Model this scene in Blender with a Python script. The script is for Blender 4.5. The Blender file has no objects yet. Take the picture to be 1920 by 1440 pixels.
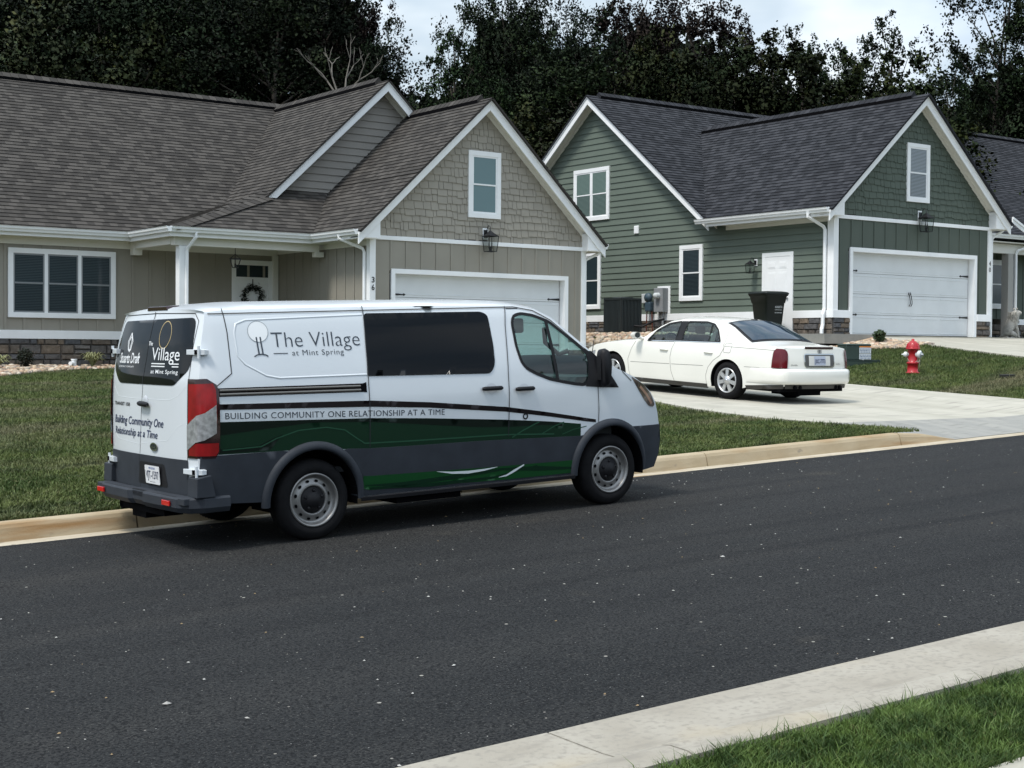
import bpy, bmesh, math, random
import numpy as np
from mathutils import Vector, Matrix, noise as mnoise
from mathutils.geometry import delaunay_2d_cdt

R = math.radians
scene = bpy.context.scene
COL = scene.collection
random.seed(7)

# ------------------------------------------------------------------ camera
TH = R(36.3)
CAMZ = 1.65
FPX = 2757.0
PITCH, ROLL = R(-1.32), R(.398)
def cam_to_world(v):      # camera heading frame -> world (x along the road, y away from it)
    A = (math.cos(TH), math.sin(TH)); B = (-math.sin(TH), math.cos(TH))
    return Vector((v[0]*A[0]+v[1]*A[1], v[0]*B[0]+v[1]*B[1], v[2]))
cp, sp = math.cos(PITCH), math.sin(PITCH)
cr_, sr_ = math.cos(ROLL), math.sin(ROLL)
f_ = Vector((0, cp, sp)); r_ = Vector((1, 0, 0)); u_ = Vector((0, -sp, cp))
r2 = r_*cr_+u_*sr_; u2 = -r_*sr_+u_*cr_
cf, crt, cu = cam_to_world(f_), cam_to_world(r2), cam_to_world(u2)
cam_d = bpy.data.cameras.new('camera')
cam = bpy.data.objects.new('camera', cam_d); COL.objects.link(cam)
M = Matrix(((crt.x, cu.x, -cf.x, 0), (crt.y, cu.y, -cf.y, 0), (crt.z, cu.z, -cf.z, CAMZ), (0, 0, 0, 1)))
cam.matrix_world = M
cam_d.sensor_width = 36.0
cam_d.lens = 36*FPX/1920
cam_d.clip_end = 3000
scene.camera = cam

# ------------------------------------------------------------------ light
SUN_EL, SUN_AZ = R(60), math.atan2(-1.0, -.16)
world = bpy.data.worlds.new('World'); scene.world = world
world.use_nodes = True
nt = world.node_tree; nt.nodes.clear()
wo = nt.nodes.new('ShaderNodeOutputWorld'); bg = nt.nodes.new('ShaderNodeBackground')
sky = nt.nodes.new('ShaderNodeTexSky'); sky.sky_type = 'NISHITA'; sky.sun_disc = False
sky.sun_elevation = SUN_EL; sky.sun_rotation = SUN_AZ
sky.air_density = 1.0; sky.dust_density = 1.5
tc = nt.nodes.new('ShaderNodeTexCoord'); mp = nt.nodes.new('ShaderNodeMapping')
mp.inputs['Scale'].default_value = (1.0, 1.0, 2.6)
n1 = nt.nodes.new('ShaderNodeTexNoise'); n1.inputs['Scale'].default_value = 3.2; n1.inputs['Detail'].default_value = 6; n1.inputs['Roughness'].default_value = .55
rmp = nt.nodes.new('ShaderNodeValToRGB')
rmp.color_ramp.elements[0].position = .30; rmp.color_ramp.elements[0].color = (.35, .35, .35, 1)
rmp.color_ramp.elements[1].position = .62; rmp.color_ramp.elements[1].color = (1, 1, 1, 1)
n2 = nt.nodes.new('ShaderNodeTexNoise'); n2.inputs['Scale'].default_value = 5.0; n2.inputs['Detail'].default_value = 4
cr2 = nt.nodes.new('ShaderNodeValToRGB')
cr2.color_ramp.elements[0].position = .38; cr2.color_ramp.elements[0].color = (3.0, 3.8, 4.5, 1)
cr2.color_ramp.elements[1].position = .62; cr2.color_ramp.elements[1].color = (6.0, 6.5, 6.9, 1)
mx = nt.nodes.new('ShaderNodeMix'); mx.data_type = 'RGBA'
nt.links.new(tc.outputs['Generated'], mp.inputs['Vector'])
nt.links.new(mp.outputs['Vector'], n1.inputs['Vector']); nt.links.new(mp.outputs['Vector'], n2.inputs['Vector'])
nt.links.new(n1.outputs['Fac'], rmp.inputs['Fac']); nt.links.new(n2.outputs['Fac'], cr2.inputs['Fac'])
nt.links.new(rmp.outputs['Color'], mx.inputs['Factor'])
nt.links.new(sky.outputs['Color'], mx.inputs['A']); nt.links.new(cr2.outputs['Color'], mx.inputs['B'])
sxyz = nt.nodes.new('ShaderNodeSeparateXYZ'); nt.links.new(tc.outputs['Generated'], sxyz.inputs[0])
gr = nt.nodes.new('ShaderNodeMapRange'); gr.inputs['From Min'].default_value = .05; gr.inputs['From Max'].default_value = .75; gr.inputs['To Min'].default_value = .72; gr.inputs['To Max'].default_value = 1.35
nt.links.new(sxyz.outputs['Z'], gr.inputs['Value'])
vmul = nt.nodes.new('ShaderNodeVectorMath'); vmul.operation = 'SCALE'; nt.links.new(mx.outputs['Result'], vmul.inputs[0]); nt.links.new(gr.outputs['Result'], vmul.inputs['Scale'])
nt.links.new(vmul.outputs['Vector'], bg.inputs['Color']); bg.inputs['Strength'].default_value = .135
nt.links.new(bg.outputs['Background'], wo.inputs['Surface'])
sd = bpy.data.lights.new('sun', 'SUN'); sd.energy = 2.0; sd.angle = R(12); sd.color = (1, .955, .88)
sun = bpy.data.objects.new('sun', sd); COL.objects.link(sun)
sv = Vector((math.sin(SUN_AZ)*math.cos(SUN_EL), math.cos(SUN_AZ)*math.cos(SUN_EL), math.sin(SUN_EL)))
sun.rotation_euler = sv.to_track_quat('Z', 'Y').to_euler()
sun.location = (0, 0, 40)
vs = scene.view_settings
vs.view_transform = 'Standard'; vs.look = 'None'; vs.gamma = 1; vs.use_curve_mapping = False; vs.exposure = 0.60

# ------------------------------------------------------------------ materials
MATS = {}
def mat(name, col, rough=.6, metal=0.0, spec=.5, coat=0.0, nz=None, bump=None, alpha=None, trans=0.0, attr=None, ior=1.45):
    """nz=(scale, amount) value noise on colour; bump=(scale, strength, distance)"""
    if name in MATS: return MATS[name]
    m = bpy.data.materials.new(name); m.use_nodes = True; MATS[name] = m
    t = m.node_tree; b = t.nodes['Principled BSDF']
    b.inputs['Base Color'].default_value = (*col, 1)
    b.inputs['Roughness'].default_value = rough; b.inputs['Metallic'].default_value = metal
    b.inputs['Specular IOR Level'].default_value = spec; b.inputs['Coat Weight'].default_value = coat
    b.inputs['Coat Roughness'].default_value = .05
    b.inputs['IOR'].default_value = ior
    if trans: b.inputs['Transmission Weight'].default_value = trans
    tcn = t.nodes.new('ShaderNodeTexCoord')
    last = None
    if attr:
        a = t.nodes.new('ShaderNodeAttribute'); a.attribute_name = attr
        last = a.outputs['Color']
    if nz:
        n = t.nodes.new('ShaderNodeTexNoise'); n.inputs['Scale'].default_value = nz[0]; n.inputs['Detail'].default_value = 5
        t.links.new(tcn.outputs['Object'], n.inputs['Vector'])
        mr = t.nodes.new('ShaderNodeMapRange'); mr.inputs['From Min'].default_value = .3; mr.inputs['From Max'].default_value = .7
        mr.inputs['To Min'].default_value = 1-nz[1]; mr.inputs['To Max'].default_value = 1+nz[1]
        t.links.new(n.outputs['Fac'], mr.inputs['Value'])
        mm = t.nodes.new('ShaderNodeVectorMath'); mm.operation = 'SCALE'
        if last: t.links.new(last, mm.inputs[0])
        else: mm.inputs[0].default_value = col
        t.links.new(mr.outputs['Result'], mm.inputs['Scale']); last = mm.outputs['Vector']
    if last: t.links.new(last, b.inputs['Base Color'])
    if bump:
        n = t.nodes.new('ShaderNodeTexNoise'); n.inputs['Scale'].default_value = bump[0]; n.inputs['Detail'].default_value = 6
        t.links.new(tcn.outputs['Object'], n.inputs['Vector'])
        bp = t.nodes.new('ShaderNodeBump'); bp.inputs['Strength'].default_value = bump[1]; bp.inputs['Distance'].default_value = bump[2]
        t.links.new(n.outputs['Fac'], bp.inputs['Height']); t.links.new(bp.outputs['Normal'], b.inputs['Normal'])
    return m
def glass_mat(name, tint=(.75, .85, .82), mixf=.12, rough=.0, ior=1.5):
    m = bpy.data.materials.new(name); m.use_nodes = True; MATS[name] = m
    t = m.node_tree; t.nodes.remove(t.nodes['Principled BSDF']); o = t.nodes['Material Output']
    tr = t.nodes.new('ShaderNodeBsdfTransparent'); tr.inputs['Color'].default_value = (*tint, 1)
    gl = t.nodes.new('ShaderNodeBsdfGlossy'); gl.inputs['Roughness'].default_value = rough
    fr = t.nodes.new('ShaderNodeFresnel'); fr.inputs['IOR'].default_value = ior
    ad = t.nodes.new('ShaderNodeMath'); ad.operation = 'ADD'; ad.inputs[1].default_value = mixf*.3
    mxs = t.nodes.new('ShaderNodeMixShader')
    t.links.new(fr.outputs['Fac'], ad.inputs[0]); t.links.new(ad.outputs[0], mxs.inputs['Fac'])
    t.links.new(tr.outputs['BSDF'], mxs.inputs[1]); t.links.new(gl.outputs['BSDF'], mxs.inputs[2])
    t.links.new(mxs.outputs['Shader'], o.inputs['Surface'])
    return m

def tree_nodes(m): return m.node_tree, m.node_tree.nodes['Principled BSDF']

WHITE = mat('white_trim', (.86, .875, .885), .45, nz=(3, .03))
DOORW = mat('garage_door_white', (.66, .69, .71), .5, nz=(2, .04), bump=(90, .12, .01))
BLACKM = mat('black_metal', (.012, .012, .014), .4)
DARKGAP = mat('dark_gap', (.005, .005, .006), .9, spec=.05)
CREAM = mat('soffit_cream', (.74, .73, .68), .6)

# ------------------------------------------------------------------ mesh helpers
class MB:
    def __init__(s): s.v = []; s.f = []; s.m = []; s.sm = []; s.c = []; s.uv = []
    def add(s, vs, fs, mi=0, smooth=False, col=None, uv=None):
        o = len(s.v); s.v += [tuple(p) for p in vs]
        for f in fs:
            s.f.append([o+i for i in f]); s.m.append(mi); s.sm.append(smooth); s.c.append(col)
            s.uv.append([uv[i] for i in f] if uv else None)
    def quad(s, a, b, c, d, mi=0, col=None): s.add([a, b, c, d], [[0, 1, 2, 3]], mi, col=col)
    def box(s, x0, x1, y0, y1, z0, z1, mi=0, col=None):
        v = [(x, y, z) for z in (z0, z1) for y in (y0, y1) for x in (x0, x1)]
        s.add(v, [[0, 2, 3, 1], [4, 5, 7, 6], [0, 1, 5, 4], [2, 6, 7, 3], [0, 4, 6, 2], [1, 3, 7, 5]], mi, col=col)
    def prism(s, poly, d, mi=0, smooth=False, col=None):   # poly: 3d points, d: extrusion vector
        n = len(poly); P = [Vector(p) for p in poly]; Q = [p+Vector(d) for p in P]
        s.add(P+Q, [list(range(n))[::-1], list(range(n, 2*n))]+[[i, (i+1) % n, n+(i+1) % n, n+i] for i in range(n)], mi, smooth, col)
    def tube(s, pts, rad, n=8, mi=0, smooth=True, caps=True, col=None):
        pts = [Vector(p) for p in pts]; rings = []
        if not isinstance(rad, (list, tuple)): rad = [rad]*len(pts)
        up = None
        for i, p in enumerate(pts):
            d = (pts[min(i+1, len(pts)-1)]-pts[max(i-1, 0)]).normalized()
            if up is None: up = d.orthogonal().normalized()
            up = (up-d*up.dot(d)); up = up.normalized() if up.length > 1e-6 else d.orthogonal().normalized()
            w = d.cross(up)
            rings.append([p+(up*math.cos(2*math.pi*k/n)+w*math.sin(2*math.pi*k/n))*rad[i] for k in range(n)])
        v = [q for r in rings for q in r]; f = []
        for i in range(len(pts)-1):
            for k in range(n): f.append([i*n+k, i*n+(k+1) % n, (i+1)*n+(k+1) % n, (i+1)*n+k])
        s.add(v, f, mi, smooth, col)
        if caps: s.add(rings[0]+rings[-1], [list(range(n))[::-1], list(range(n, 2*n))], mi, False, col)
    def lathe(s, prof, c, axis, n=32, mi=0, smooth=True, ref=None):   # prof: (radius, along axis)
        c = Vector(c); a = Vector(axis).normalized(); e = a.orthogonal().normalized() if ref is None else Vector(ref); g = a.cross(e)
        v = []; f = []
        for r, h in prof:
            for k in range(n):
                t = 2*math.pi*k/n; v.append(c+a*h+(e*math.cos(t)+g*math.sin(t))*r)
        for i in range(len(prof)-1):
            for k in range(n): f.append([i*n+k, i*n+(k+1) % n, (i+1)*n+(k+1) % n, (i+1)*n+k])
        s.add(v, f, mi, smooth)
    def build(s, name, mats, parent=None, weld=0, bevel=0, autosmooth=None):
        me = bpy.data.meshes.new(name)
        me.from_pydata([tuple(p) for p in s.v], [], s.f)
        if not isinstance(mats, (list, tuple)): mats = [mats]
        for m in mats: me.materials.append(m)
        me.polygons.foreach_set('material_index', s.m)
        me.polygons.foreach_set('use_smooth', s.sm)
        if any(c is not None for c in s.c):
            at = me.color_attributes.new('Col', 'FLOAT_COLOR', 'CORNER')
            d = []
            for f, c in zip(s.f, s.c):
                d += list((c if c is not None else (.5, .5, .5))+(1.0,))*len(f)
            at.data.foreach_set('color', d)
        if any(u is not None for u in s.uv):
            ul = me.uv_layers.new(name='UVMap'); d = []
            for f, u in zip(s.f, s.uv):
                for i in range(len(f)): d += list(u[i]) if u else [0, 0]
            ul.data.foreach_set('uv', d)
        if weld:
            bm = bmesh.new(); bm.from_mesh(me); bmesh.ops.remove_doubles(bm, verts=bm.verts, dist=weld); bm.to_mesh(me); bm.free()
        me.update()
        o = bpy.data.objects.new(name, me); COL.objects.link(o)
        if bevel:
            b = o.modifiers.new('bevel', 'BEVEL'); b.width = bevel; b.segments = 2; b.limit_method = 'ANGLE'; b.angle_limit = R(40)
        if parent is not None: set_parent(o, parent)
        return o
BASE = {}
def set_parent(o, p):
    o.parent = p
    o.matrix_parent_inverse = BASE[p.name].inverted() if p.name in BASE else p.matrix_basis.inverted()
def tag(o, label=None, cat=None, group=None, kind=None):
    if label: o['label'] = label
    if cat: o['category'] = cat
    if group: o['group'] = group
    if kind: o['kind'] = kind
    return o
def thing(name, loc, label, cat, group=None):
    o = bpy.data.objects.new(name, None); COL.objects.link(o); o.empty_display_size = .2
    o.location = loc; BASE[o.name] = Matrix.Translation(Vector(loc))
    return tag(o, label, cat, group)
def copy_thing(root, loc, rz=0, sc=1, label=None):
    def cpy(o, par):
        c = o.copy(); COL.objects.link(c)
        if par is not None: c.parent = par
        for ch in list(KIDS.get(o.name, [])): cpy(ch, c)
        return c
    r = cpy(root, None); r.location = loc; r.rotation_euler = (0, 0, rz); r.scale = (sc,)*3 if not isinstance(sc, tuple) else sc
    if label: r['label'] = label
    return r
KIDS = {}
def structure(o): o['kind'] = 'structure'; return o

def clip_poly(poly, a, b, c):   # keep a*x+b*y+c>=0
    out = []
    for i in range(len(poly)):
        p, q = poly[i], poly[(i+1) % len(poly)]
        dp, dq = a*p[0]+b*p[1]+c, a*q[0]+b*q[1]+c
        if dp >= 0: out.append(p)
        if (dp > 0 and dq < 0) or (dp < 0 and dq > 0):
            t = dp/(dp-dq); out.append((p[0]+t*(q[0]-p[0]), p[1]+t*(q[1]-p[1])))
    return out
def clip_convex(poly, cv):      # cv counter-clockwise convex
    for i in range(len(cv)):
        p, q = cv[i], cv[(i+1) % len(cv)]
        ex, ey = q[0]-p[0], q[1]-p[1]
        poly = clip_poly(poly, -ey, ex, ey*p[0]-ex*p[1])
        if len(poly) < 3: return []
    return poly
def in_poly(x, y, P):
    c = False; j = len(P)-1
    for i in range(len(P)):
        if (P[i][1] > y) != (P[j][1] > y) and x < (P[j][0]-P[i][0])*(y-P[i][1])/(P[j][1]-P[i][1])+P[i][0]: c = not c
        j = i
    return c
def resample(P, step, closed=True):
    out = []; n = len(P)
    for i in range(n if closed else n-1):
        a, b = P[i], P[(i+1) % n]; L = math.dist(a, b); k = max(1, int(math.ceil(L/step)))
        for j in range(k): out.append((a[0]+(b[0]-a[0])*j/k, a[1]+(b[1]-a[1])*j/k))
    if not closed: out.append(tuple(P[-1]))
    return out
def region(outer, holes=(), step=.08, rs=None):
    """triangulate a 2-D region with interior grid points"""
    outer = resample(outer, rs or step); holes = [resample(h, rs or step) for h in holes]
    V = []; E = []
    for loop in [outer]+holes:
        o = len(V); V += loop; E += [(o+i, o+(i+1) % len(loop)) for i in range(len(loop))]
    xs = [p[0] for p in outer]; ys = [p[1] for p in outer]
    bd = np.array(V)
    x = math.floor(min(xs)/step)*step
    while x < max(xs):
        y = math.floor(min(ys)/step)*step
        while y < max(ys):
            if in_poly(x, y, outer) and not any(in_poly(x, y, h) for h in holes):
                if np.min((bd[:, 0]-x)**2+(bd[:, 1]-y)**2) > (step*.35)**2: V.append((x, y))
            y += step
        x += step
    vs_, es, fs, *_ = delaunay_2d_cdt([Vector(p) for p in V], E, [], 0, 1e-6)
    F = []
    for f in fs:
        cx = sum(vs_[i][0] for i in f)/len(f); cy = sum(vs_[i][1] for i in f)/len(f)
        if in_poly(cx, cy, outer) and not any(in_poly(cx, cy, h) for h in holes): F.append(list(f))
    return [tuple(v) for v in vs_], F
def rounded(P, r, n=4):
    out = []
    for i in range(len(P)):
        a, b, c = Vector(P[i-1]), Vector(P[i]), Vector(P[(i+1) % len(P)])
        rr = r[i] if isinstance(r, (list, tuple)) else r
        rr = min(rr, (a-b).length*.45, (c-b).length*.45)
        p0 = b+(a-b).normalized()*rr; p1 = b+(c-b).normalized()*rr
        for k in range(n+1):
            t = k/n; q = p0*(1-t)**2+b*2*t*(1-t)+p1*t*t; out.append((q.x, q.y))
    return out
def arc(cx, cz, r, a0, a1, n=16): return [(cx+r*math.cos(R(a0+(a1-a0)*i/n)), cz+r*math.sin(R(a0+(a1-a0)*i/n))) for i in range(n+1)]
def lerp_tab(tab, x):
    if x <= tab[0][0]: return tab[0][1]
    for (a, b), (c, d) in zip(tab, tab[1:]):
        if x <= c: return b+(d-b)*(x-a)/(c-a)
    return tab[-1][1]
def smooth_tab(tab, x, h=.06): return (lerp_tab(tab, x-h)+lerp_tab(tab, x+h)+2*lerp_tab(tab, x))/4
def text2d(s, size=1.0, offset=0.0, spacing=1.0, shear=0.0):
    cu_ = bpy.data.curves.new('t', 'FONT'); cu_.body = s; cu_.size = size; cu_.offset = offset; cu_.space_character = spacing; cu_.shear = shear
    cu_.resolution_u = 3
    o = bpy.data.objects.new('t', cu_); COL.objects.link(o)
    bpy.context.view_layer.update()
    me = bpy.data.meshes.new_from_object(o.evaluated_get(bpy.context.evaluated_depsgraph_get()))
    v = [(p.co.x, p.co.y) for p in me.vertices]; f = [list(p.vertices) for p in me.polygons]
    bpy.data.objects.remove(o); bpy.data.curves.remove(cu_); bpy.data.meshes.remove(me)
    return v, f
def text_fit(s, u0, u1, v0, v1, offset=0.0, spacing=1.0, shear=0.0, flip=False):
    """text scaled to run from u0 to u1 (may be descending) and v0 (baseline) to v1 (cap top)"""
    v, f = text2d(s, 1.0, offset, spacing, shear)
    xs = [p[0] for p in v]; x0, x1 = min(xs), max(xs); cap = .70
    out = [(u0+(u1-u0)*(p[0]-x0)/(x1-x0), v0+(v1-v0)*p[1]/cap) for p in v]
    return out, f
def ribbon(pts, w, closed=False):
    """2-D polyline to quads"""
    P = [Vector(p) for p in pts]; n = len(P); V = []; F = []
    for i in range(n):
        a = P[i-1] if (i > 0 or closed) else P[i]; b = P[(i+1) % n] if (i < n-1 or closed) else P[i]
        d = (b-a); d = d.normalized() if d.length else Vector((1, 0)); nn = Vector((-d.y, d.x))
        ww = (w[i] if isinstance(w, (list, tuple)) else w)/2
        V += [tuple(P[i]+nn*ww), tuple(P[i]-nn*ww)]
    for i in range(n if closed else n-1):
        j = (i+1) % n; F.append([2*i, 2*i+1, 2*j+1, 2*j])
    return V, F
# ================================================================== ground
RG, R0 = .0373, -.2196
def road_z(x): return R0+RG*x
def zc(x): return R0+.15+RG*x
def ss(t): t = min(1, max(0, t)); return t*t*(3-2*t)
def z_left(x, y):
    t = min(1, max(0, (y-13.3)/19.0)); return zc(x)+(1.2-zc(x))*(t*(1.12-.12*t))
def z_drive(x, y):
    y2 = min(y, 28.38)
    return 1.235+.0455*(y2-28.38)+.152*ss((x-20.5)/2.5)*min(1, max(0, (28.4-y2)/8))
def z_right(x, y):
    t = min(1, max(0, (y-13.3)/11.9)); return zc(x)+(2.09-zc(x))*t
def tz(x, y):
    if y > 48: return tz(x, 48)+.05*(y-48)
    if y > 13.3:
        a = z_left(x, y); b = z_drive(x, y); c = z_right(x, y)
        w1 = ss((x-15.7)/1.2) if y < 28 else ss((x-15.7)/1.2)
        x0, x1 = 23.0, 28.5
        if y > 24: x1 = 28.5-ss((y-24)/3)*2.4
        w2 = ss((x-x0)/(x1-x0))*.35+min(1, max(0, (x-x0)/(x1-x0)))*.65
        return (a*(1-w1)+b*w1)*(1-w2)+c*w2 if w2 > 0 else a*(1-w1)+b*w1
    if y < 4.26:
        return R0+.105+RG*x
    return road_z(x)-.2
def noise_col_mat(name, cols, scales, rough=.9, bump=None, specks=None):
    m = bpy.data.materials.new(name); m.use_nodes = True; MATS[name] = m
    t, b = tree_nodes(m); b.inputs['Roughness'].default_value = rough; b.inputs['Specular IOR Level'].default_value = .12
    tcn = t.nodes.new('ShaderNodeTexCoord'); prev = None
    for i, (c0, c1, sc, lo, hi, st) in enumerate(cols):
        n = t.nodes.new('ShaderNodeTexNoise'); n.inputs['Scale'].default_value = sc; n.inputs['Detail'].default_value = 6
        mpn = t.nodes.new('ShaderNodeMapping'); mpn.inputs['Scale'].default_value = st
        t.links.new(tcn.outputs['Object'], mpn.inputs['Vector']); t.links.new(mpn.outputs['Vector'], n.inputs['Vector'])
        mr = t.nodes.new('ShaderNodeMapRange'); mr.inputs['From Min'].default_value = lo; mr.inputs['From Max'].default_value = hi
        t.links.new(n.outputs['Fac'], mr.inputs['Value'])
        mxn = t.nodes.new('ShaderNodeMix'); mxn.data_type = 'RGBA'
        t.links.new(mr.outputs['Result'], mxn.inputs['Factor'])
        if prev is None: mxn.inputs['A'].default_value = (*c0, 1)
        else: t.links.new(prev, mxn.inputs['A'])
        mxn.inputs['B'].default_value = (*c1, 1); prev = mxn.outputs['Result']
    if specks:
        for (sc, thr, col) in specks:
            v = t.nodes.new('ShaderNodeTexVoronoi'); v.inputs['Scale'].default_value = sc
            t.links.new(tcn.outputs['Object'], v.inputs['Vector'])
            lt = t.nodes.new('ShaderNodeMath'); lt.operation = 'LESS_THAN'; lt.inputs[1].default_value = .12
            sx = t.nodes.new('ShaderNodeSeparateColor'); t.links.new(v.outputs['Color'], sx.inputs['Color'])
            lt2 = t.nodes.new('ShaderNodeMath'); lt2.operation = 'LESS_THAN'; lt2.inputs[1].default_value = thr
            t.links.new(sx.outputs['Red'], lt2.inputs[0]); t.links.new(v.outputs['Distance'], lt.inputs[0])
            ml = t.nodes.new('ShaderNodeMath'); ml.operation = 'MULTIPLY'; t.links.new(lt.outputs[0], ml.inputs[0]); t.links.new(lt2.outputs[0], ml.inputs[1])
            mxn = t.nodes.new('ShaderNodeMix'); mxn.data_type = 'RGBA'; t.links.new(ml.outputs[0], mxn.inputs['Factor'])
            t.links.new(prev, mxn.inputs['A']); mxn.inputs['B'].default_value = (*col, 1); prev = mxn.outputs['Result']
    t.links.new(prev, b.inputs['Base Color'])
    if bump:
        n = t.nodes.new('ShaderNodeTexNoise'); n.inputs['Scale'].default_value = bump[0]; n.inputs['Detail'].default_value = 8; n.inputs['Roughness'].default_value = .7
        t.links.new(tcn.outputs['Object'], n.inputs['Vector'])
        bp = t.nodes.new('ShaderNodeBump'); bp.inputs['Strength'].default_value = bump[1]; bp.inputs['Distance'].default_value = bump[2]
        t.links.new(n.outputs['Fac'], bp.inputs['Height']); t.links.new(bp.outputs['Normal'], b.inputs['Normal'])
    return m
U1 = (1, 1, 1)
ASPH = noise_col_mat('asphalt', [((.025, .0265, .0278), (.035, .0362, .037), 1.3, .35, .65, (.25, 1, 1)),
                                 ((0, 0, 0), (.046, .045, .043), .45, .50, .72, (.12, 1.6, 1)), ((0, 0, 0), (.019, .020, .0215), .6, .55, .7, (.06, 3.2, 1)), ((0, 0, 0), (.056, .053, .048), .9, .66, .72, U1),
                                 ((0, 0, 0), (.010, .0105, .0115), 60, .48, .56, U1), ((0, 0, 0), (.066, .065, .062), 75, .57, .66, U1)],
                     None, .85, (160, .9, .012), [(30, .05, (.30, .30, .29)), (11, .025, (.40, .38, .34)), (55, .16, (.20, .20, .19)), (17, .05, (.30, .28, .25))])
CONC_W = noise_col_mat('concrete_white', [((.37, .355, .30), (.45, .43, .37), 2.2, .35, .65, (1, .3, 1)), ((0, 0, 0), (.30, .285, .25), 4, .54, .72, (.35, 2.2, 1))], None, .9, (60, .35, .01))
CONC_G = noise_col_mat('concrete_grey', [((.25, .25, .235), (.31, .305, .28), 3, .35, .65, (1, .3, 1)), ((0, 0, 0), (.20, .198, .18), 8, .55, .75, (.4, 2, 1))], None, .9, (60, .35, .01))
CONC_K = noise_col_mat('concrete_kerb', [((.35, .275, .175), (.42, .35, .245), 1.6, .35, .65, U1), ((0, 0, 0), (.29, .17, .075), 1.1, .55, .72, (.5, 1, 5)), ((0, 0, 0), (.14, .13, .12), 3.4, .66, .76, (1, 1, 1.4))], None, .9, (50, .4, .01))
CONC_P = noise_col_mat('concrete_pan', [((.40, .34, .25), (.50, .45, .36), 2.2, .35, .65, (.6, 2, 1)), ((0, 0, 0), (.26, .17, .09), 2.6, .56, .75, (.4, 4, 1)), ((0, 0, 0), (.16, .14, .12), 9, .62, .74, U1)], None, .9, (50, .4, .01))
CONC_N = noise_col_mat('concrete_near', [((.30, .275, .230), (.375, .35, .30), 2.4, .3, .7, U1), ((0, 0, 0), (.235, .215, .185), 5, .56, .80, (.6, 2.2, 1)), ((0, 0, 0), (.27, .25, .215), 28, .5, .7, U1), ((0, 0, 0), (.36, .31, .225), 1.2, .58, .75, U1)], None, .9, (70, .5, .008))
GRASS_ = [((.050, .082, .022), (.100, .130, .036), 1.1, .38, .64, (1, 1, .3)), ((0, 0, 0), (.128, .120, .066), .30, .54, .70, (.35, 1.5, .3))]
SOIL = noise_col_mat('lawn_ground', [((.034, .052, .014), (.070, .084, .028), 1.1, .35, .65, (1, 1, .3)), ((0, 0, 0), (.105, .098, .052), .42, .50, .64, (.30, 1.7, .3)), ((0, 0, 0), (.022, .030, .012), 22, .50, .68, U1)], None, .95, (30, .8, .03))

def grid_sheet(name, m, xs, ys, zf, dz=0.0, uvs=False):
    b = MB(); v = [(x, y, zf(x, y)+dz) for y in ys for x in xs]; nx = len(xs)
    b.add(v, [[j*nx+i, j*nx+i+1, (j+1)*nx+i+1, (j+1)*nx+i] for j in range(len(ys)-1) for i in range(nx-1)], 0, True)
    return b.build(name, m)
def rng(a, b, s): n = max(1, int(round((b-a)/s))); return [a+(b-a)*i/n for i in range(n+1)]
xs = rng(-600, -60, 60)+rng(-50, -2, 4)+rng(0, 45, .5)+rng(49, 97, 4)+rng(120, 700, 58)
ys = rng(13.27, 44, .41)+rng(46, 90, 4)+rng(130, 900, 70)
def lawn_z(x, y):
    z = tz(x, y)
    if 13.0 < y < 15.2 and ledge(y)-.25 < x < redge(y)+.25: return min(z, zdrv(x, y))-.10
    if 13.0 < y < 28.6 and ledge(y)+.3 < x < redge(y)-.3: return z-.05
    return z
LX, LY = xs, ys
structure(grid_sheet('verge_ground', SOIL, xs, rng(-120, -8, 28)+rng(-4, 4.26, .8), lambda x, y: R0+.105+RG*x, -.012))
structure(grid_sheet('subsoil', SOIL, xs, rng(4.0, 13.6, 2.4), lambda x, y: road_z(x)-.22))
structure(grid_sheet('road', ASPH, rng(-600, -60, 60)+rng(-50, 95, 1.0)+rng(120, 700, 58), rng(5.18, 12.80, .5), lambda x, y: road_z(x)+.012*math.sin(x*.7+y*.4)*.2))
structure(grid_sheet('footpath', CONC_W, rng(-40, 60, 1.5), [1.0, 3.40], lambda x, y: R0+.105+RG*x, .012))

def kerb_profile(name, m, prof, segs, flare=None):
    b = MB()
    for (xa, xb) in segs:
        n = max(1, int((xb-xa)/.45)); v = []; k = len(prof)
        for i in range(n+1):
            x = xa+(xb-xa)*i/n
            for j, (y, z) in enumerate(prof):
                zz = z*(flare(x) if flare and z > .02 else 1)
                w = .0035*math.sin(x*5.1+j)+.003*math.sin(x*13.7+j*2)
                v.append((x, y+w, road_z(x)+zz))
        f = [[i*k+j, (i+1)*k+j, (i+1)*k+j+1, i*k+j+1] for i in range(n) for j in range(k-1)]
        b.add(v, f, 0, False); b.add([v[j] for j in range(k)]+[v[n*k+j] for j in range(k)], [list(range(k)), list(range(k, 2*k))[::-1]])
    return b.build(name, m)
jx = [5.30+3.66*i for i in range(-14, 4)]
segs = [(a+.008, b-.008) for a, b in zip(jx, jx[1:])]+[(16.29, 17.45)]+[(24.6+3.66*i, 28.24+3.66*i) for i in range(12)]
def flare(x): return 1-ss((x-16.55)/.85) if x < 20 else ss((x-24.6)/.9)
far_prof = [(13.10, -.012), (13.115, .03), (13.135, .105), (13.16, .138), (13.19, .15), (13.28, .155), (13.28, -.2)]
structure(kerb_profile('kerb', CONC_K, far_prof, segs, flare))
pan = [(12.77, -.004), (12.79, .0035), (12.86, .0035), (12.95, -.004), (13.11, -.010), (13.11, -.2)]
structure(kerb_profile('gutter', CONC_P, pan, [(a+.004, b-.004) for a, b in zip([5.30+3.66*i for i in range(-14, 20)], [5.30+3.66*i for i in range(-13, 21)])]))
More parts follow.
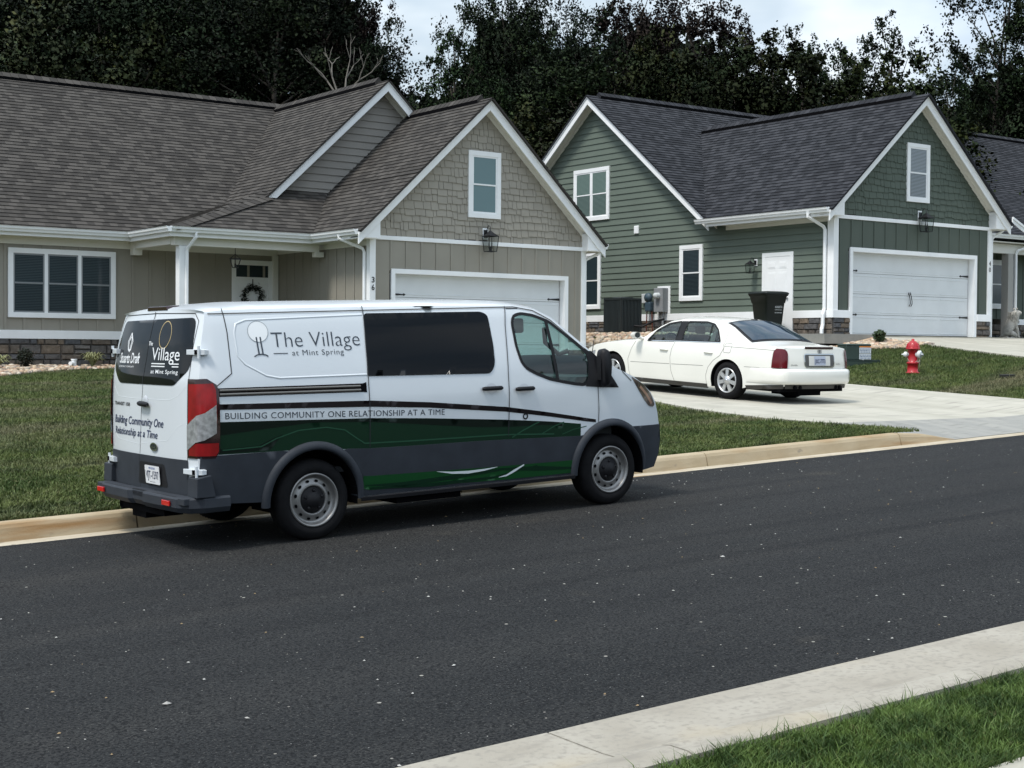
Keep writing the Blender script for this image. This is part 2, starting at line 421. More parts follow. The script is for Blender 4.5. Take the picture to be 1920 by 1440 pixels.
near_prof = [(4.24, -.2), (4.24, .12), (4.27, .128), (4.38, .128), (4.43, .118), (4.475, .07), (4.51, .028), (4.56, .008), (4.80, -.002), (5.19, .006), (5.19, -.1)]
jn = [4.02+3.66*i for i in range(-12, 16)]
structure(kerb_profile('kerb_near', CONC_N, near_prof, [(a+.006, b-.006) for a, b in zip(jn, jn[1:])]))

# driveways
def strip(name, m, left, right, zf, dz, skirt=0.0, nx=10):
    b = MB(); v = []; n = len(left)
    for (xl, yl), (xr, yr) in zip(left, right):
        for i in range(nx+1):
            t = i/nx; x = xl+(xr-xl)*t; y = yl+(yr-yl)*t; v.append((x, y, zf(x, y)+dz))
    k = nx+1
    b.add(v, [[j*k+i, j*k+i+1, (j+1)*k+i+1, (j+1)*k+i] for j in range(n-1) for i in range(nx)], 0, True)
    if skirt:
        for i0 in (0, nx):
            e = [v[j*k+i0] for j in range(n)]
            b.add(e+[(p[0], p[1], p[2]-skirt) for p in e], [[j, j+1, n+j+1, n+j] for j in range(n-1)])
    return b.build(name, m)
def ledge(y):   return lerp_tab([(12.9, 17.4), (13.6, 17.1), (14.3, 16.55), (15.5, 16.2), (17.2, 16.3), (19, 16.75), (22, 16.95), (28.4, 17.1)], y)
def redge(y):   return lerp_tab([(12.9, 24.3), (13.6, 23.9), (14.3, 23.3), (15.5, 23.05), (18, 22.95), (28.4, 23.0)], y)
def zdrv(x, y):
    if y < 14.6: t = ss((y-13.1)/1.5); return (road_z(x)-.026)*(1-t)+tz(x, y)*t
    return tz(x, y)
yy = rng(14.5, 28.42, .5)
structure(strip('driveway', CONC_W, [(ledge(y), y) for y in yy], [(redge(y), y) for y in yy], zdrv, .02, .06))
ya = rng(13.09, 14.49, .2)
structure(strip('driveway_apron', CONC_G, [(ledge(y), y) for y in ya], [(redge(y), y) for y in ya], zdrv, .022, .06))
structure(grid_sheet('lawn', SOIL, LX, LY, lawn_z, -.012))
yb = rng(13.3, 24.9, .6)
def l2(y): return lerp_tab([(13.3, 28.3), (21, 28.45), (22.6, 28.7), (24.0, 28.9), (24.9, 28.2)], y)
structure(strip('driveway_upper', CONC_W, [(l2(y), y) for y in yb], [(36.5, y) for y in yb], lambda x, y: z_right(x, y), .02, .10))
b = MB(); b.prism([(26.75, 23.85, 1.86), (28.9, 23.85, 1.86), (28.9, 28.2, 1.86), (26.75, 28.2, 1.86)], (0, 0, .235)); 
structure(b.build('side_path', CONC_G))
b = MB(); b.prism([(27.9, 24.5, 2.0), (36.6, 24.5, 2.0), (36.6, 25.4, 2.0), (27.9, 25.4, 2.0)], (0, 0, .085)); structure(b.build('garage_threshold', CONC_W))

# blades of grass
def blades(name, n, sampler, h, w, m, seed, zf):
    rs = np.random.RandomState(seed); P = []
    while len(P) < n:
        x, y = sampler(rs)
        if x is not None: P.append((x, y))
    P = np.array(P); Z = np.array([zf(x, y) for x, y in P]); n = len(P)
    a = rs.rand(n)*2*np.pi; pk = .5+.5*np.sin(P[:, 0]*4.3+P[:, 1]*2.1)*np.sin(P[:, 0]*2.2-P[:, 1]*6.3); hh = h*(.45+.65*rs.rand(n)+.45*pk*pk+.8*(rs.rand(n) > .97)); lean = (rs.rand(n)*1.35)*hh; la = rs.rand(n)*2*np.pi
    ww = w*(.7+.6*rs.rand(n)); dx, dy = np.cos(a)*ww/2, np.sin(a)*ww/2
    V = np.empty((n, 5, 3))
    V[:, 0] = np.c_[P[:, 0]-dx, P[:, 1]-dy, Z-.01]; V[:, 1] = np.c_[P[:, 0]+dx, P[:, 1]+dy, Z-.01]
    mxp, myp = P[:, 0]+np.cos(la)*lean*.35, P[:, 1]+np.sin(la)*lean*.35
    V[:, 2] = np.c_[mxp+dx*.8, myp+dy*.8, Z+hh*.6]; V[:, 3] = np.c_[mxp-dx*.8, myp-dy*.8, Z+hh*.6]
    V[:, 4] = np.c_[P[:, 0]+np.cos(la)*lean, P[:, 1]+np.sin(la)*lean, Z+hh]
    i = np.arange(n)*5
    me = bpy.data.meshes.new(name)
    fq = np.c_[i, i+1, i+2, i+3].tolist(); ft = np.c_[i+3, i+2, i+4].tolist()
    me.from_pydata(V.reshape(-1, 3).tolist(), [], fq+ft); me.materials.append(m)
    o = bpy.data.objects.new(name, me); COL.objects.link(o); tag(o, kind='stuff'); return o
def grass_mat(name, cols):
    m = noise_col_mat(name, cols, None, .6); t, b = tree_nodes(m); b.inputs['Specular IOR Level'].default_value = .25
    return m
GM = grass_mat('grass_blades', [((.052, .086, .020), (.115, .145, .042), 1.3, .38, .62, (1, 1, .3)), ((0, 0, 0), (.17, .158, .092), .42, .50, .66, (.30, 1.7, .3)), ((0, 0, 0), (.035, .050, .016), 1.9, .54, .66, (.5, 1.6, 1)), ((0, 0, 0), (.19, .185, .09), 24, .55, .7, U1), ((0, 0, 0), (.024, .036, .012), 9, .58, .70, U1)])
GN = grass_mat('verge_blades', [((.028, .058, .012), (.085, .140, .030), 6.0, .40, .60, U1), ((0, 0, 0), (.15, .17, .055), 60, .58, .7, U1), ((0, 0, 0), (.16, .13, .07), 9, .66, .75, U1)])
def samp_verge(rs):
    x = 3.3+rs.rand()*4.6; y = 2.9+rs.rand()*1.36
    k = .5+.5*math.sin(x*3.1+y*5)*math.sin(x*7.3-y*3.7)
    if rs.rand() > .45+.75*k: return None, None
    if 3.38 < y < 4.215-.022*abs(math.sin(x*9))-.02*abs(math.sin(x*23)): return x, y
    return None, None
blades('verge_grass', 60000, samp_verge, .050, .0045, GN, 1, lambda x, y: R0+.10+RG*x)
def samp_left(rs):
    k = rs.rand()
    if k < .5: y = 13.27+rs.rand()**1.25*18.5; x = y*(.28+.15*rs.rand())
    elif k < .8: y = 13.27+rs.rand()**1.4*6; x = 11.2+rs.rand()*5.6
    else: y = 13.27+rs.rand()**1.5*17; x = 3+rs.rand()*14
    if y > bed_edge(x)-.05 or x > ledge(y)-.03: return None, None
    return x, y
def bed_edge(x): return lerp_tab([(6, 27.6), (8.5, 28.6), (10, 30.2), (11.5, 31.3), (13, 31.7), (30, 31.9)], x)
blades('lawn_grass', 170000, samp_left, .040, .010, GM, 2, tz)
def samp_right(rs):
    x = 23.0+rs.rand()*5.8; y = 14.0+rs.rand()*10.6
    if x < redge(y)+.02 or x > l2(y)-.02: return None, None
    if y > 23.85 and x > 26.75: return None, None
    if y > 22.9 and x > 26.9: return None, None
    return x, y
blades('lawn_grass_between_drives', 50000, samp_right, .042, .012, GM, 3, tz)
# ================================================================== houses
class Pl:
    """wall plane: kind 'f' faces -y at y=Y ; kind 's' faces -x at x=X.  P(u, o, z): u along, o outward, z up"""
    def __init__(s, kind, c): s.k = kind; s.c = c
    def P(s, u, o, z): return (u, s.c-o, z) if s.k == 'f' else (s.c-o, u, z)
    def box(s, b, u0, u1, o0, o1, z0, z1, mi=0, col=None):
        p, q = s.P(u0, o0, z0), s.P(u1, o1, z1)
        b.box(min(p[0], q[0]), max(p[0], q[0]), min(p[1], q[1]), max(p[1], q[1]), z0, z1, mi, col)
    def poly(s, b, pts, o, mi=0, col=None): b.add([s.P(u, o, z) for u, z in pts], [list(range(len(pts)))], mi, col=col)

def shingle_mat(name, c_dark, c_mid, c_light):
    m = bpy.data.materials.new(name); m.use_nodes = True; MATS[name] = m
    t, b = tree_nodes(m); b.inputs['Roughness'].default_value = .95; b.inputs['Specular IOR Level'].default_value = .2
    uv = t.nodes.new('ShaderNodeTexCoord')
    def brick(w, off, seedoff):
        mp_ = t.nodes.new('ShaderNodeMapping'); mp_.inputs['Location'].default_value = (seedoff, 0, 0)
        br = t.nodes.new('ShaderNodeTexBrick'); br.offset = off; br.inputs['Scale'].default_value = 1; br.inputs['Mortar Size'].default_value = 0
        br.inputs['Brick Width'].default_value = w; br.inputs['Row Height'].default_value = .143
        br.inputs['Color1'].default_value = (0, 0, 0, 1); br.inputs['Color2'].default_value = (1, 1, 1, 1); br.inputs['Bias'].default_value = 0
        t.links.new(uv.outputs['UV'], mp_.inputs['Vector']); t.links.new(mp_.outputs['Vector'], br.inputs['Vector'])
        return br
    b1 = brick(.18, .43, 0); b2 = brick(.41, .29, 3.3)
    rp = t.nodes.new('ShaderNodeValToRGB'); e = rp.color_ramp.elements; rp.color_ramp.interpolation = 'CONSTANT'
    e[0].position = 0; e[0].color = (*c_dark, 1); e[1].position = .62; e[1].color = (*c_light, 1)
    k = rp.color_ramp.elements.new(.40); k.color = (*c_mid, 1)
    ad = t.nodes.new('ShaderNodeMix'); ad.data_type = 'RGBA'; ad.inputs['Factor'].default_value = .2
    t.links.new(b1.outputs['Color'], ad.inputs['A']); t.links.new(b2.outputs['Color'], ad.inputs['B'])
    t.links.new(ad.outputs['Result'], rp.inputs['Fac'])
    n = t.nodes.new('ShaderNodeTexNoise'); n.inputs['Scale'].default_value = .9; n.inputs['Detail'].default_value = 5
    t.links.new(uv.outputs['UV'], n.inputs['Vector'])
    mr = t.nodes.new('ShaderNodeMapRange'); mr.inputs['From Min'].default_value = .3; mr.inputs['From Max'].default_value = .7
    mr.inputs['To Min'].default_value = .93; mr.inputs['To Max'].default_value = 1.07; t.links.new(n.outputs['Fac'], mr.inputs['Value'])
    vm = t.nodes.new('ShaderNodeVectorMath'); vm.operation = 'SCALE'; t.links.new(rp.outputs['Color'], vm.inputs[0]); t.links.new(mr.outputs['Result'], vm.inputs['Scale'])
    t.links.new(vm.outputs['Vector'], b.inputs['Base Color'])
    g = t.nodes.new('ShaderNodeTexNoise'); g.inputs['Scale'].default_value = 60; t.links.new(uv.outputs['UV'], g.inputs['Vector'])
    bp = t.nodes.new('ShaderNodeBump'); bp.inputs['Strength'].default_value = .5; bp.inputs['Distance'].default_value = .01
    t.links.new(g.outputs['Fac'], bp.inputs['Height']); t.links.new(bp.outputs['Normal'], b.inputs['Normal'])
    return m
SH_BROWN = shingle_mat('shingles_brown', (.047, .0435, .0405), (.059, .0545, .050), (.078, .072, .066))
SH_BLACK = shingle_mat('shingles_charcoal', (.023, .0245, .029), (.032, .034, .040), (.044, .046, .053))
TAN = mat('tan_siding', (.285, .268, .228), .75, nz=(1.5, .05))
TAN_LAP = mat('tan_lap_siding', (.275, .260, .238), .75, nz=(1.5, .05))
TAN_SHAKE = mat('tan_shakes', (.315, .293, .250), .8, nz=(2.5, .08), bump=(40, .2, .01))
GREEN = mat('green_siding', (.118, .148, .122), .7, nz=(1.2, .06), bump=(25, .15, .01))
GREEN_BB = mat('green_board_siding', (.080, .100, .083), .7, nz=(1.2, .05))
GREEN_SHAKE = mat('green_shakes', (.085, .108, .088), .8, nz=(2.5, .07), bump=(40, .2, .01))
STONE = mat('ledge_stone', (.2, .18, .16), .9, attr='Col', nz=(9, .28), bump=(14, .9, .03))
MORTAR = mat('mortar', (.065, .06, .055), .95)
SASH = mat('window_sash', (.60, .62, .63), .5)
BLIND = mat('window_blind', (.30, .36, .38), .8)
def pane_mat(name, col, rough=.06): return mat(name, col, rough, spec=.7)

def roof(b, quad, uvo=(0, 0), th=.035, mi=0):
    """quad: eave-left, eave-right, ridge-right, ridge-left.  courses built as real overlapping steps"""
    A, B_, Cc, D = [Vector(p) for p in quad]
    u = (B_-A).normalized(); n = (B_-A).cross(D-A).normalized()
    if n.z < 0: n = -n
    v = n.cross(u); v = v if v.z > 0 else -v
    H = max((Cc-A).dot(v), (D-A).dot(v)); k = int(H/.143)+1
    def pt(P0, P1, h):   # interpolate along side P0->P1 at slope height h
        h0, h1 = (P0-A).dot(v), (P1-A).dot(v)
        t = 0 if abs(h1-h0) < 1e-6 else (h-h0)/(h1-h0); return P0+(P1-P0)*min(1, max(0, t))
    for i in range(k):
        h0, h1 = i*.143, min((i+1)*.143, H)
        a, b2, c, d = pt(A, D, h0), pt(B_, Cc, h0), pt(B_, Cc, h1), pt(A, D, h1)
        up = n*.019; base = n*.001
        P = [a+up, b2+up, c+base, d+base]
        U = [((p-A).dot(u)+uvo[0], (p-A).dot(v)*.9995+.0002+uvo[1]) for p in (a, b2, c, d)]
        U[2] = (U[2][0], (i+1)*.143-.002+uvo[1]); U[3] = (U[3][0], (i+1)*.143-.002+uvo[1]); U[0] = (U[0][0], i*.143+.002+uvo[1]); U[1] = (U[1][0], i*.143+.002+uvo[1])
        b.add(P, [[0, 1, 2, 3]], mi, uv=U)
        b.add([a+up, b2+up, b2-n*.004, a-n*.004], [[0, 3, 2, 1]], mi, uv=[U[0], U[1], U[1], U[0]])
    dn = -n*th
    b.prism([A+n*0, B_, Cc, D], dn, mi)
def ridge_cap(b, p, q, s1, s2, mi=0, w=.16, vent=True):
    """low ridge vent with cap shingles; s1, s2 = unit-ish downhill direction vectors"""
    p, q = Vector(p), Vector(q); L = (q-p).length; n = int(L/.20); d = (q-p)/n
    s1 = Vector(s1).normalized()*w; s2 = Vector(s2).normalized()*w; z = Vector((0, 0, .10 if vent else .025))
    for i in range(n):
        a = p+d*i; e = p+d*(i+1); lift = Vector((0, 0, .010)); uu = (i*.31) % 7
        b.add([a+z+lift, e+z, e+s1+z*.8, a+s1+z*.8+lift], [[0, 1, 2, 3]], mi, uv=[(uu, .03), (uu+.02, .03), (uu+.02, .1), (uu, .1)])
        b.add([a+z+lift, e+z, e+s2+z*.8, a+s2+z*.8+lift], [[0, 3, 2, 1]], mi, uv=[(uu, .03), (uu+.02, .03), (uu+.02, .1), (uu, .1)])
    for s in (s1, s2): b.quad(p+s*.985+z*.8, q+s*.985+z*.8, q+s*.90, p+s*.90, mi+1)  # black strip on the vent sides: shadow line under the cap, painted in
    b.add([p+z, p+s1+z*.8, p+s1*.96, p+s2*.96, p+s2+z*.8], [[0, 1, 2, 3, 4]], mi)

def lap(b, pl, poly, z0, z1, ex=.178, mi=0, th=.024):
    """lap siding clipped to a 2-D polygon (ccw convex) in (u, z)"""
    z = z0
    while z < z1:
        c = clip_poly(clip_poly(poly, 0, 1, -z), 0, -1, z+ex)
        if len(c) >= 3:
            pts = [pl.P(u, .002+th*max(0, (z+ex-zz))/ex, zz) for u, zz in c]
            b.add(pts, [list(range(len(pts)))], mi)
            lo = [p for p in c if p[1] < z+1e-4]
            if len(lo) >= 2:
                u0, u1 = min(p[0] for p in lo), max(p[0] for p in lo)
                b.add([pl.P(u0, .0, z), pl.P(u1, .0, z), pl.P(u1, th+.002, z), pl.P(u0, th+.002, z)], [[0, 1, 2, 3]], mi)
        z += ex
def batten(b, pl, u0, u1, z0, z1, sp=.41, mi=0, off=0.0, skip=(), w=.062):
    if skip:
        a, c, zt = skip[0]; pl.poly(b, [(u0, z0), (a, z0), (a, z1), (u0, z1)], 0, mi); pl.poly(b, [(c, z0), (u1, z0), (u1, z1), (c, z1)], 0, mi); pl.poly(b, [(a, zt-.04), (c, zt-.04), (c, z1), (a, z1)], 0, mi)
    else: pl.poly(b, [(u0, z0), (u1, z0), (u1, z1), (u0, z1)], 0, mi)
    u = u0+off
    while u < u1:
        lo = z0
        for (a, c, zt) in skip:
            if a < u < c: lo = max(lo, zt)
        if u+w/2 < u1: pl.box(b, u-w/2, u+w/2, -.002, .019, lo, z1, mi)
        u += sp
def shakes(b, pl, tri, z0, z1, seed, ex=.165, mi=0, holes=()):
    rs = random.Random(seed); z = z0; us = [p[0] for p in tri]
    pl.poly(b, tri, .0, 1)
    while z < z1:
        u = min(us)-rs.random()*.2; low = 0
        while u < max(us):
            w = rs.choice([.09, .13, .17, .21, .25, .28]); low = low*.35+rs.choice([-.028, -.012, 0, .014, .028])*.8
            pc = [(u+.006, z+low), (u+w-.006, z+low+rs.uniform(-.004, .004)), (u+w-.004, z+ex+.04), (u+.004, z+ex+.04)]
            c = clip_convex(pc, tri)
            if len(c) >= 3:
                f = lambda zz: .004+.026*max(0, z+ex+.04-zz)/(ex+.04)
                n = len(c); P = [pl.P(a, f(q), q) for a, q in c]; Q = [pl.P(a, 0, q) for a, q in c]
                b.add(P+Q, [list(range(n))]+[[i, n+i, n+(i+1) % n, (i+1) % n] for i in range(n)], mi)
            u += w
        z += ex
def stonework(b, pl, u0, u1, z0, z1, seed, mi=0):
    rs = random.Random(seed)
    cols = [(.115, .100, .088), (.13, .108, .088), (.095, .093, .095), (.108, .099, .093), (.155, .122, .092), (.082, .084, .090), (.125, .116, .107)]
    pl.box(b, u0, u1, -.05, .012, z0, z1, 1, (.05, .045, .04))
    z = z1
    while z > z0+.02:
        h = min(z-z0, rs.choice([.10, .13, .15, .19, .21])); 
        if z-h-z0 < .05: h = z-z0
        u = u0
        while u < u1-.01:
            w = rs.choice([.16, .24, .30, .38, .46]); 
            if u1-(u+w) < .1: w = u1-u
            c = rs.choice(cols); k = rs.uniform(.85, 1.15); c = tuple(x*k for x in c)
            if h > .18 and rs.random() < .35:
                parts = [(z-h, z-h*.52), (z-h*.48, z)]
            else: parts = [(z-h, z)]
            for (za, zb) in parts:
                if len(parts) > 1: k = rs.uniform(.7, 1.3); c = tuple(x*k for x in c)
                d = .035+rs.random()*.035; e = .008; g = .016
                a0, a1, q0, q1 = u+e, u+w-e, za+e*.8, zb-e*.8
                F = [(a0, .012, q0), (a1, .012, q0), (a1, .012, q1), (a0, .012, q1)]
                T_ = [(a0+g+rs.random()*.01, d, q0+g), (a1-g, d*rs.uniform(.8, 1.1), q0+g), (a1-g-rs.random()*.01, d, q1-g*.8), (a0+g, d*rs.uniform(.8, 1.1), q1-g*.8)]
                P = [pl.P(*p) for p in F+T_]
                b.add(P, [[4, 5, 6, 7], [0, 1, 5, 4], [1, 2, 6, 5], [2, 3, 7, 6], [3, 0, 4, 7]], mi, col=c)
            u += w
        z -= h
def window(pl, par, u0, u1, z0, z1, n=1, trim=.10, pane=None, sash=None, mull=.05, blind=None, sill=True, out=.060, blind_mat=None):
    """trim box u0..u1 x z0..z1 (outer), n double-hung units"""
    sash = sash or WHITE
    b = MB()
    pl.box(b, u0, u1, .0, out, z1-trim, z1); pl.box(b, u0, u1, .0, out, z0, z0+trim)
    pl.box(b, u0, u0+trim, .0, out-.002, z0+trim, z1-trim); pl.box(b, u1-trim, u1, .0, out-.002, z0+trim, z1-trim)
    w = b.build('window', WHITE, par, bevel=.004)
    iu0, iu1, iz0, iz1 = u0+trim, u1-trim, z0+trim, z1-trim; tot = iu1-iu0; uw = (tot-mull*(n-1))/n
    s_ = MB(); g = MB(); bl = MB()
    for i in range(n):
        a = iu0+i*(uw+mull); c = a+uw; t = .034; zm = (iz0+iz1)/2
        if i: pl.box(s_, a-mull, a, 0, out-.008, iz0, iz1, 0)
        for (q0, q1, o_) in ((zm-.015, iz1, .040), (iz0, zm+.015, .032)):
            pl.box(s_, a, a+t, 0, o_+.008, q0, q1, 1); pl.box(s_, c-t, c, 0, o_+.008, q0, q1, 1)
            pl.box(s_, a+t, c-t, 0, o_+.008, q1-t, q1, 1); pl.box(s_, a+t, c-t, 0, o_+.008, q0, q0+t, 1)
            pl.box(g, a+t, c-t, .001, o_+.002, q0+t, q1-t, 0)
        if blind:
            zz = iz0+.04
            while zz < iz1-.05:
                pl.box(bl, a+.05, c-.05, .0425, .0435, zz, zz+.020, 0); zz += .036
    f = s_.build('sash', [WHITE, sash], par); f.parent = w; f.matrix_parent_inverse = Matrix.Identity(4) if False else w.matrix_basis.inverted(); 
    g_ = g.build('pane', pane, None); g_.parent = w
    if blind: bb = bl.build('blind', blind_mat or BLIND, None); bb.parent = w
    return w
def sub(o, part):   # make o a sub-part of a part whose own matrix is identity
    o.parent = part; o.matrix_parent_inverse = Matrix.Identity(4); return o
def gutter(b, p, q, out, mi=0, drop=.0):
    """K-style gutter from p to q, 'out' = outward unit vector"""
    p, q, o = Vector(p), Vector(q), Vector(out); z = Vector((0, 0, 1))
    prof = [(0, 0), (0, -.12), (.07, -.12), (.085, -.075), (.105, -.055), (.115, -.012), (.125, 0), (.11, .0), (.10, -.01), (0.01, -.01)]
    P = [p+o*a+z*h for a, h in prof]; n = len(P); d = q-p
    b.add(P+[x+d for x in P], [list(range(n)), list(range(n, 2*n))[::-1]]+[[i, (i+1) % n, n+(i+1) % n, n+i] for i in range(n)], mi)
def pipe(b, pts, w=.07, d=.05, mi=0): b.tube(pts, w*.55, 6, mi, False)
def lantern(name, pl, u, z, label, s=1.0, group=None):
    """wall lantern: white mounting block, scroll arm, glass cage"""
    base = pl.P(u, 0, z); t = thing(name, base, label, 'lamp', group)
    b = MB(); pl.box(b, u-.07*s, u+.07*s, 0, .03, z-.02*s, z+.22*s); b.build('mount', WHITE, t, bevel=.004)
    b = MB(); bl = pl.P
    b.tube([bl(u, .03, z+.10*s), bl(u, .07, z+.10*s), bl(u, .10, z+.20*s), bl(u, .16, z+.27*s), bl(u, .22, z+.24*s), bl(u, .235, z+.14*s)], .009*s, 6)
    pl.box(b, u-.045*s, u+.045*s, .03, .05, z+.02*s, z+.18*s); b.build('arm', BLACKM, t)
    b = MB(); c = .235; w0, w1 = .095*s, .125*s; zb, zt = z-.28*s, z+.04*s
    bot = [bl(u-w0, c-w0, zb), bl(u+w0, c-w0, zb), bl(u+w0, c+w0, zb), bl(u-w0, c+w0, zb)]
    top = [bl(u-w1, c-w1, zt), bl(u+w1, c-w1, zt), bl(u+w1, c+w1, zt), bl(u-w1, c+w1, zt)]
    for i in range(4):
        b.tube([bot[i], top[i]], .008*s, 4, 0, False); b.tube([bot[i], bot[(i+1) % 4]], .009*s, 4, 0, False); b.tube([top[i], top[(i+1) % 4]], .012*s, 4, 0, False)
    ap = bl(u, c, zt+.13*s); mid = [bl(u+sx*.05*s, c+so*.05*s, zt+.07*s) for sx, so in ((-1, -1), (1, -1), (1, 1), (-1, 1))]
    b.add(top+mid+[ap], [[i, (i+1) % 4, 4+(i+1) % 4, 4+i] for i in range(4)]+[[4+i, 4+(i+1) % 4, 8] for i in range(4)])
    b.tube([bl(u, c, zb), bl(u, c, zb+.10*s)], .02*s, 6); b.tube([bl(u-.04*s, c, zb+.06*s), bl(u-.04*s, c, zb+.19*s)], .008*s, 6); b.tube([bl(u+.04*s, c, zb+.06*s), bl(u+.04*s, c, zb+.19*s)], .008*s, 6)
    b.build('cage', BLACKM, t)
    b = MB(); sh = lambda P, k: P
    b.add(bot+top, [[i, (i+1) % 4, 4+(i+1) % 4, 4+i] for i in range(4)]); b.build('lamp_glass', LGLASS, t)
    return t
LGLASS = glass_mat('lantern_glass', (.80, .82, .82), .02, 0, 1.12)
def garage_door(pl, par, u0, u1, z0, z1, rec=.18):
    """opening u0..u1; sectional door recessed"""
    b = MB(); t = .105
    pl.box(b, u0-t, u0, -.02, .03, z0, z1+t); pl.box(b, u1, u1+t, -.02, .03, z0, z1+t); pl.box(b, u0, u1, -.02, .032, z1, z1+t)
    pl.box(b, u0-.01, u0+.001, -rec-.05, -.021, z0, z1); pl.box(b, u1-.001, u1+.01, -rec-.05, -.021, z0, z1); pl.box(b, u0, u1, -rec-.05, -.021, z1-.001, z1+.012)
    b.build('garage_door_frame', WHITE, par)
    b = MB(); h = (z1-z0)/4
    for i in range(4):
        a = z0+i*h+.004; c = z0+(i+1)*h-.004
        pl.box(b, u0+.02, u1-.02, -rec-.04, -rec, a, c)
        for k in range(4):     # long raised panels
            w = (u1-u0-.04)/4; x0 = u0+.02+k*w+.06; x1 = x0+w-.12
            for (p0, p1, q0, q1) in ((x0, x1, a+.055, a+.075), (x0, x1, c-.075, c-.055)): pl.box(b, p0, p1, -rec-.001, -rec+.008, q0, q1)
    gd = b.build('garage_door', DOORW, par, bevel=.003)
    b = MB(); pl.box(b, u0+.01, u1-.01, -rec-.039, -rec-.01, z0, z1-.005); sub(b.build('joint', DARKGAP), gd)
    b = MB(); pl.box(b, u0+.01, u1-.01, -rec-.02, -rec+.01, z0-.01, z0+.02); sub(b.build('bottom_seal', DARKGAP), gd)
    for zz in (z0+.25*(z1-z0), z0+.78*(z1-z0)):
        for sgn, ue in ((1, u0+.02), (-1, u1-.02)):
            b = MB(); q = [(ue, zz-.03), (ue+sgn*.30, zz-.012), (ue+sgn*.33, zz-.028), (ue+sgn*.38, zz), (ue+sgn*.33, zz+.028), (ue+sgn*.30, zz+.012), (ue, zz+.03)]
            if sgn < 0: q = q[::-1]
            b.prism([pl.P(a, -rec+.001, c) for a, c in q], Vector(pl.P(0, .012, 0))-Vector(pl.P(0, 0, 0))); sub(b.build('hinge', BLACKM), gd)
    um = (u0+u1)/2
    for k in (-1, 1):
        b = MB(); b.tube([pl.P(um+k*.035+.018*math.sin(j*1.1), -rec+.02+(.03 if 0 < j < 5 else 0), z0+.78+j*.065) for j in range(6)], .010, 6)
        b.tube([pl.P(um+k*.035, -rec+.01, z0+1.10), pl.P(um+k*.035-.01, -rec+.02, z0+1.16)], [.02, .002], 6); sub(b.build('handle', BLACKM), gd)
    return gd
def rake(b, pl, ap, foot, w=.19, t=.035, mi=0):
    """fascia board on plane pl from apex (u,z) to foot (u,z), top edge on that line"""
    (u0, z0), (u1, z1) = ap, foot
    pl_pts = [(u0, z0), (u0, z0-w*1.37), (u1, z1-w*1.37), (u1, z1)]
    q = [pl.P(u, 0, z) for u, z in pl_pts]; d = Vector(pl.P(0, t, 0))-Vector(pl.P(0, 0, 0)); b.prism(q, d, mi)
    q = [pl.P(u, t, z) for u, z in [(u0, z0), (u0, z0-.07), (u1, z1-.07), (u1, z1)]]; d = Vector(pl.P(0, .022, 0))-Vector(pl.P(0, 0, 0)); b.prism(q, d, mi)
GAP_SHADE = mat('shake_gap_shade', (.03, .03, .028), .9)  # dark backing: shade in the gaps between shakes, put in as colour
# ------------------------------------------------------------------ tan house (number 36)
def rect(u0, u1, z0, z1): return [(u0, z0), (u1, z0), (u1, z1), (u0, z1)]
PANE_DARK = pane_mat('pane_dark', (.022, .036, .044))
PANE_TEAL = pane_mat('pane_teal', (.12, .20, .215), .12)
PANE_GREEN = pane_mat('pane_green', (.11, .17, .150), .10)
PANE_MIX = pane_mat('pane_grey', (.13, .15, .17), .08)
BLIND_D = mat('blind_dark', (.030, .046, .055), .5)
BLIND_G = mat('blind_green', (.15, .215, .20), .8)
def digits(s, pl, u, z, h, par, m):
    for i, ch in enumerate(s):
        v, f = text_fit(ch, u-h*.3, u+h*.3, z-i*h*1.35, z-i*h*1.35+h, .012)
        if pl.k == 's': v = [(2*u-a, c) for a, c in v]
        b = MB(); b.add([pl.P(a, .045, c) for a, c in v], f); o = b.build('house_number', m); o.parent = par
        o.matrix_parent_inverse = BASE[par.name].inverted()
def gable_front(par, pl, ua, ub, cx, apz, slope, ridge_x, eave_l, eave_r, shake_z0, shm, seed, ov=.30):
    """shake panel + rake boards + returns on a front gable wall"""
    f = lambda u, d=0: apz-slope*abs(u-cx)-d
    b = MB(); tri = [(ua, shake_z0), (ub, shake_z0), (ub, f(ub, .16)), (cx, f(cx, .16)), (ua, f(ua, .16))]
    shakes(b, pl, tri, shake_z0, apz, seed); b.build('shake_gable', [shm, GAP_SHADE], par)
    b = MB(); pr = Pl('f', pl.c-ov+.035)
    rake(b, pr, (cx, apz-.02), (eave_l, f(eave_l)-.02)); rake(b, pr, (cx, apz-.02), (eave_r, f(eave_r)-.02))
    for (e, w, s) in ((eave_l, ua, 1), (eave_r, ub, -1)):    # boxed returns
        zz = f(e)-.13; q = [(e, zz), (w+s*.10, zz), (w+s*.10, f(w+s*.10)-.20), (e, f(e)-.20+.1)]
        b.prism([pr.P(u, -.002, z) for u, z in q], Vector((0, ov-.035, 0)))
    b.build('rake_board', WHITE, par, bevel=.004)
    b = MB()
    for e in (eave_l, eave_r):     # soffit and frieze
        q = [(cx, f(cx, .10)), (e, f(e, .10)), (e, f(e, .125)), (cx, f(cx, .125))]
        b.prism([pr.P(u, -.036, z) for u, z in q], Vector((0, ov-.03, 0)))
        w = ua if e < cx else ub
        q = [(cx, f(cx, .125)), (w, f(w, .125)), (w, f(w, .27)), (cx, f(cx, .27))]
        b.prism([pl.P(u, .035, z) for u, z in q], Vector((0, .034, 0)))
    b.build('soffit', CREAM, par)
    b = MB(); pl.box(b, ua, ub, 0, .036, shake_z0-.092, shake_z0+.002); b.build('band_board', WHITE, par, bevel=.004)

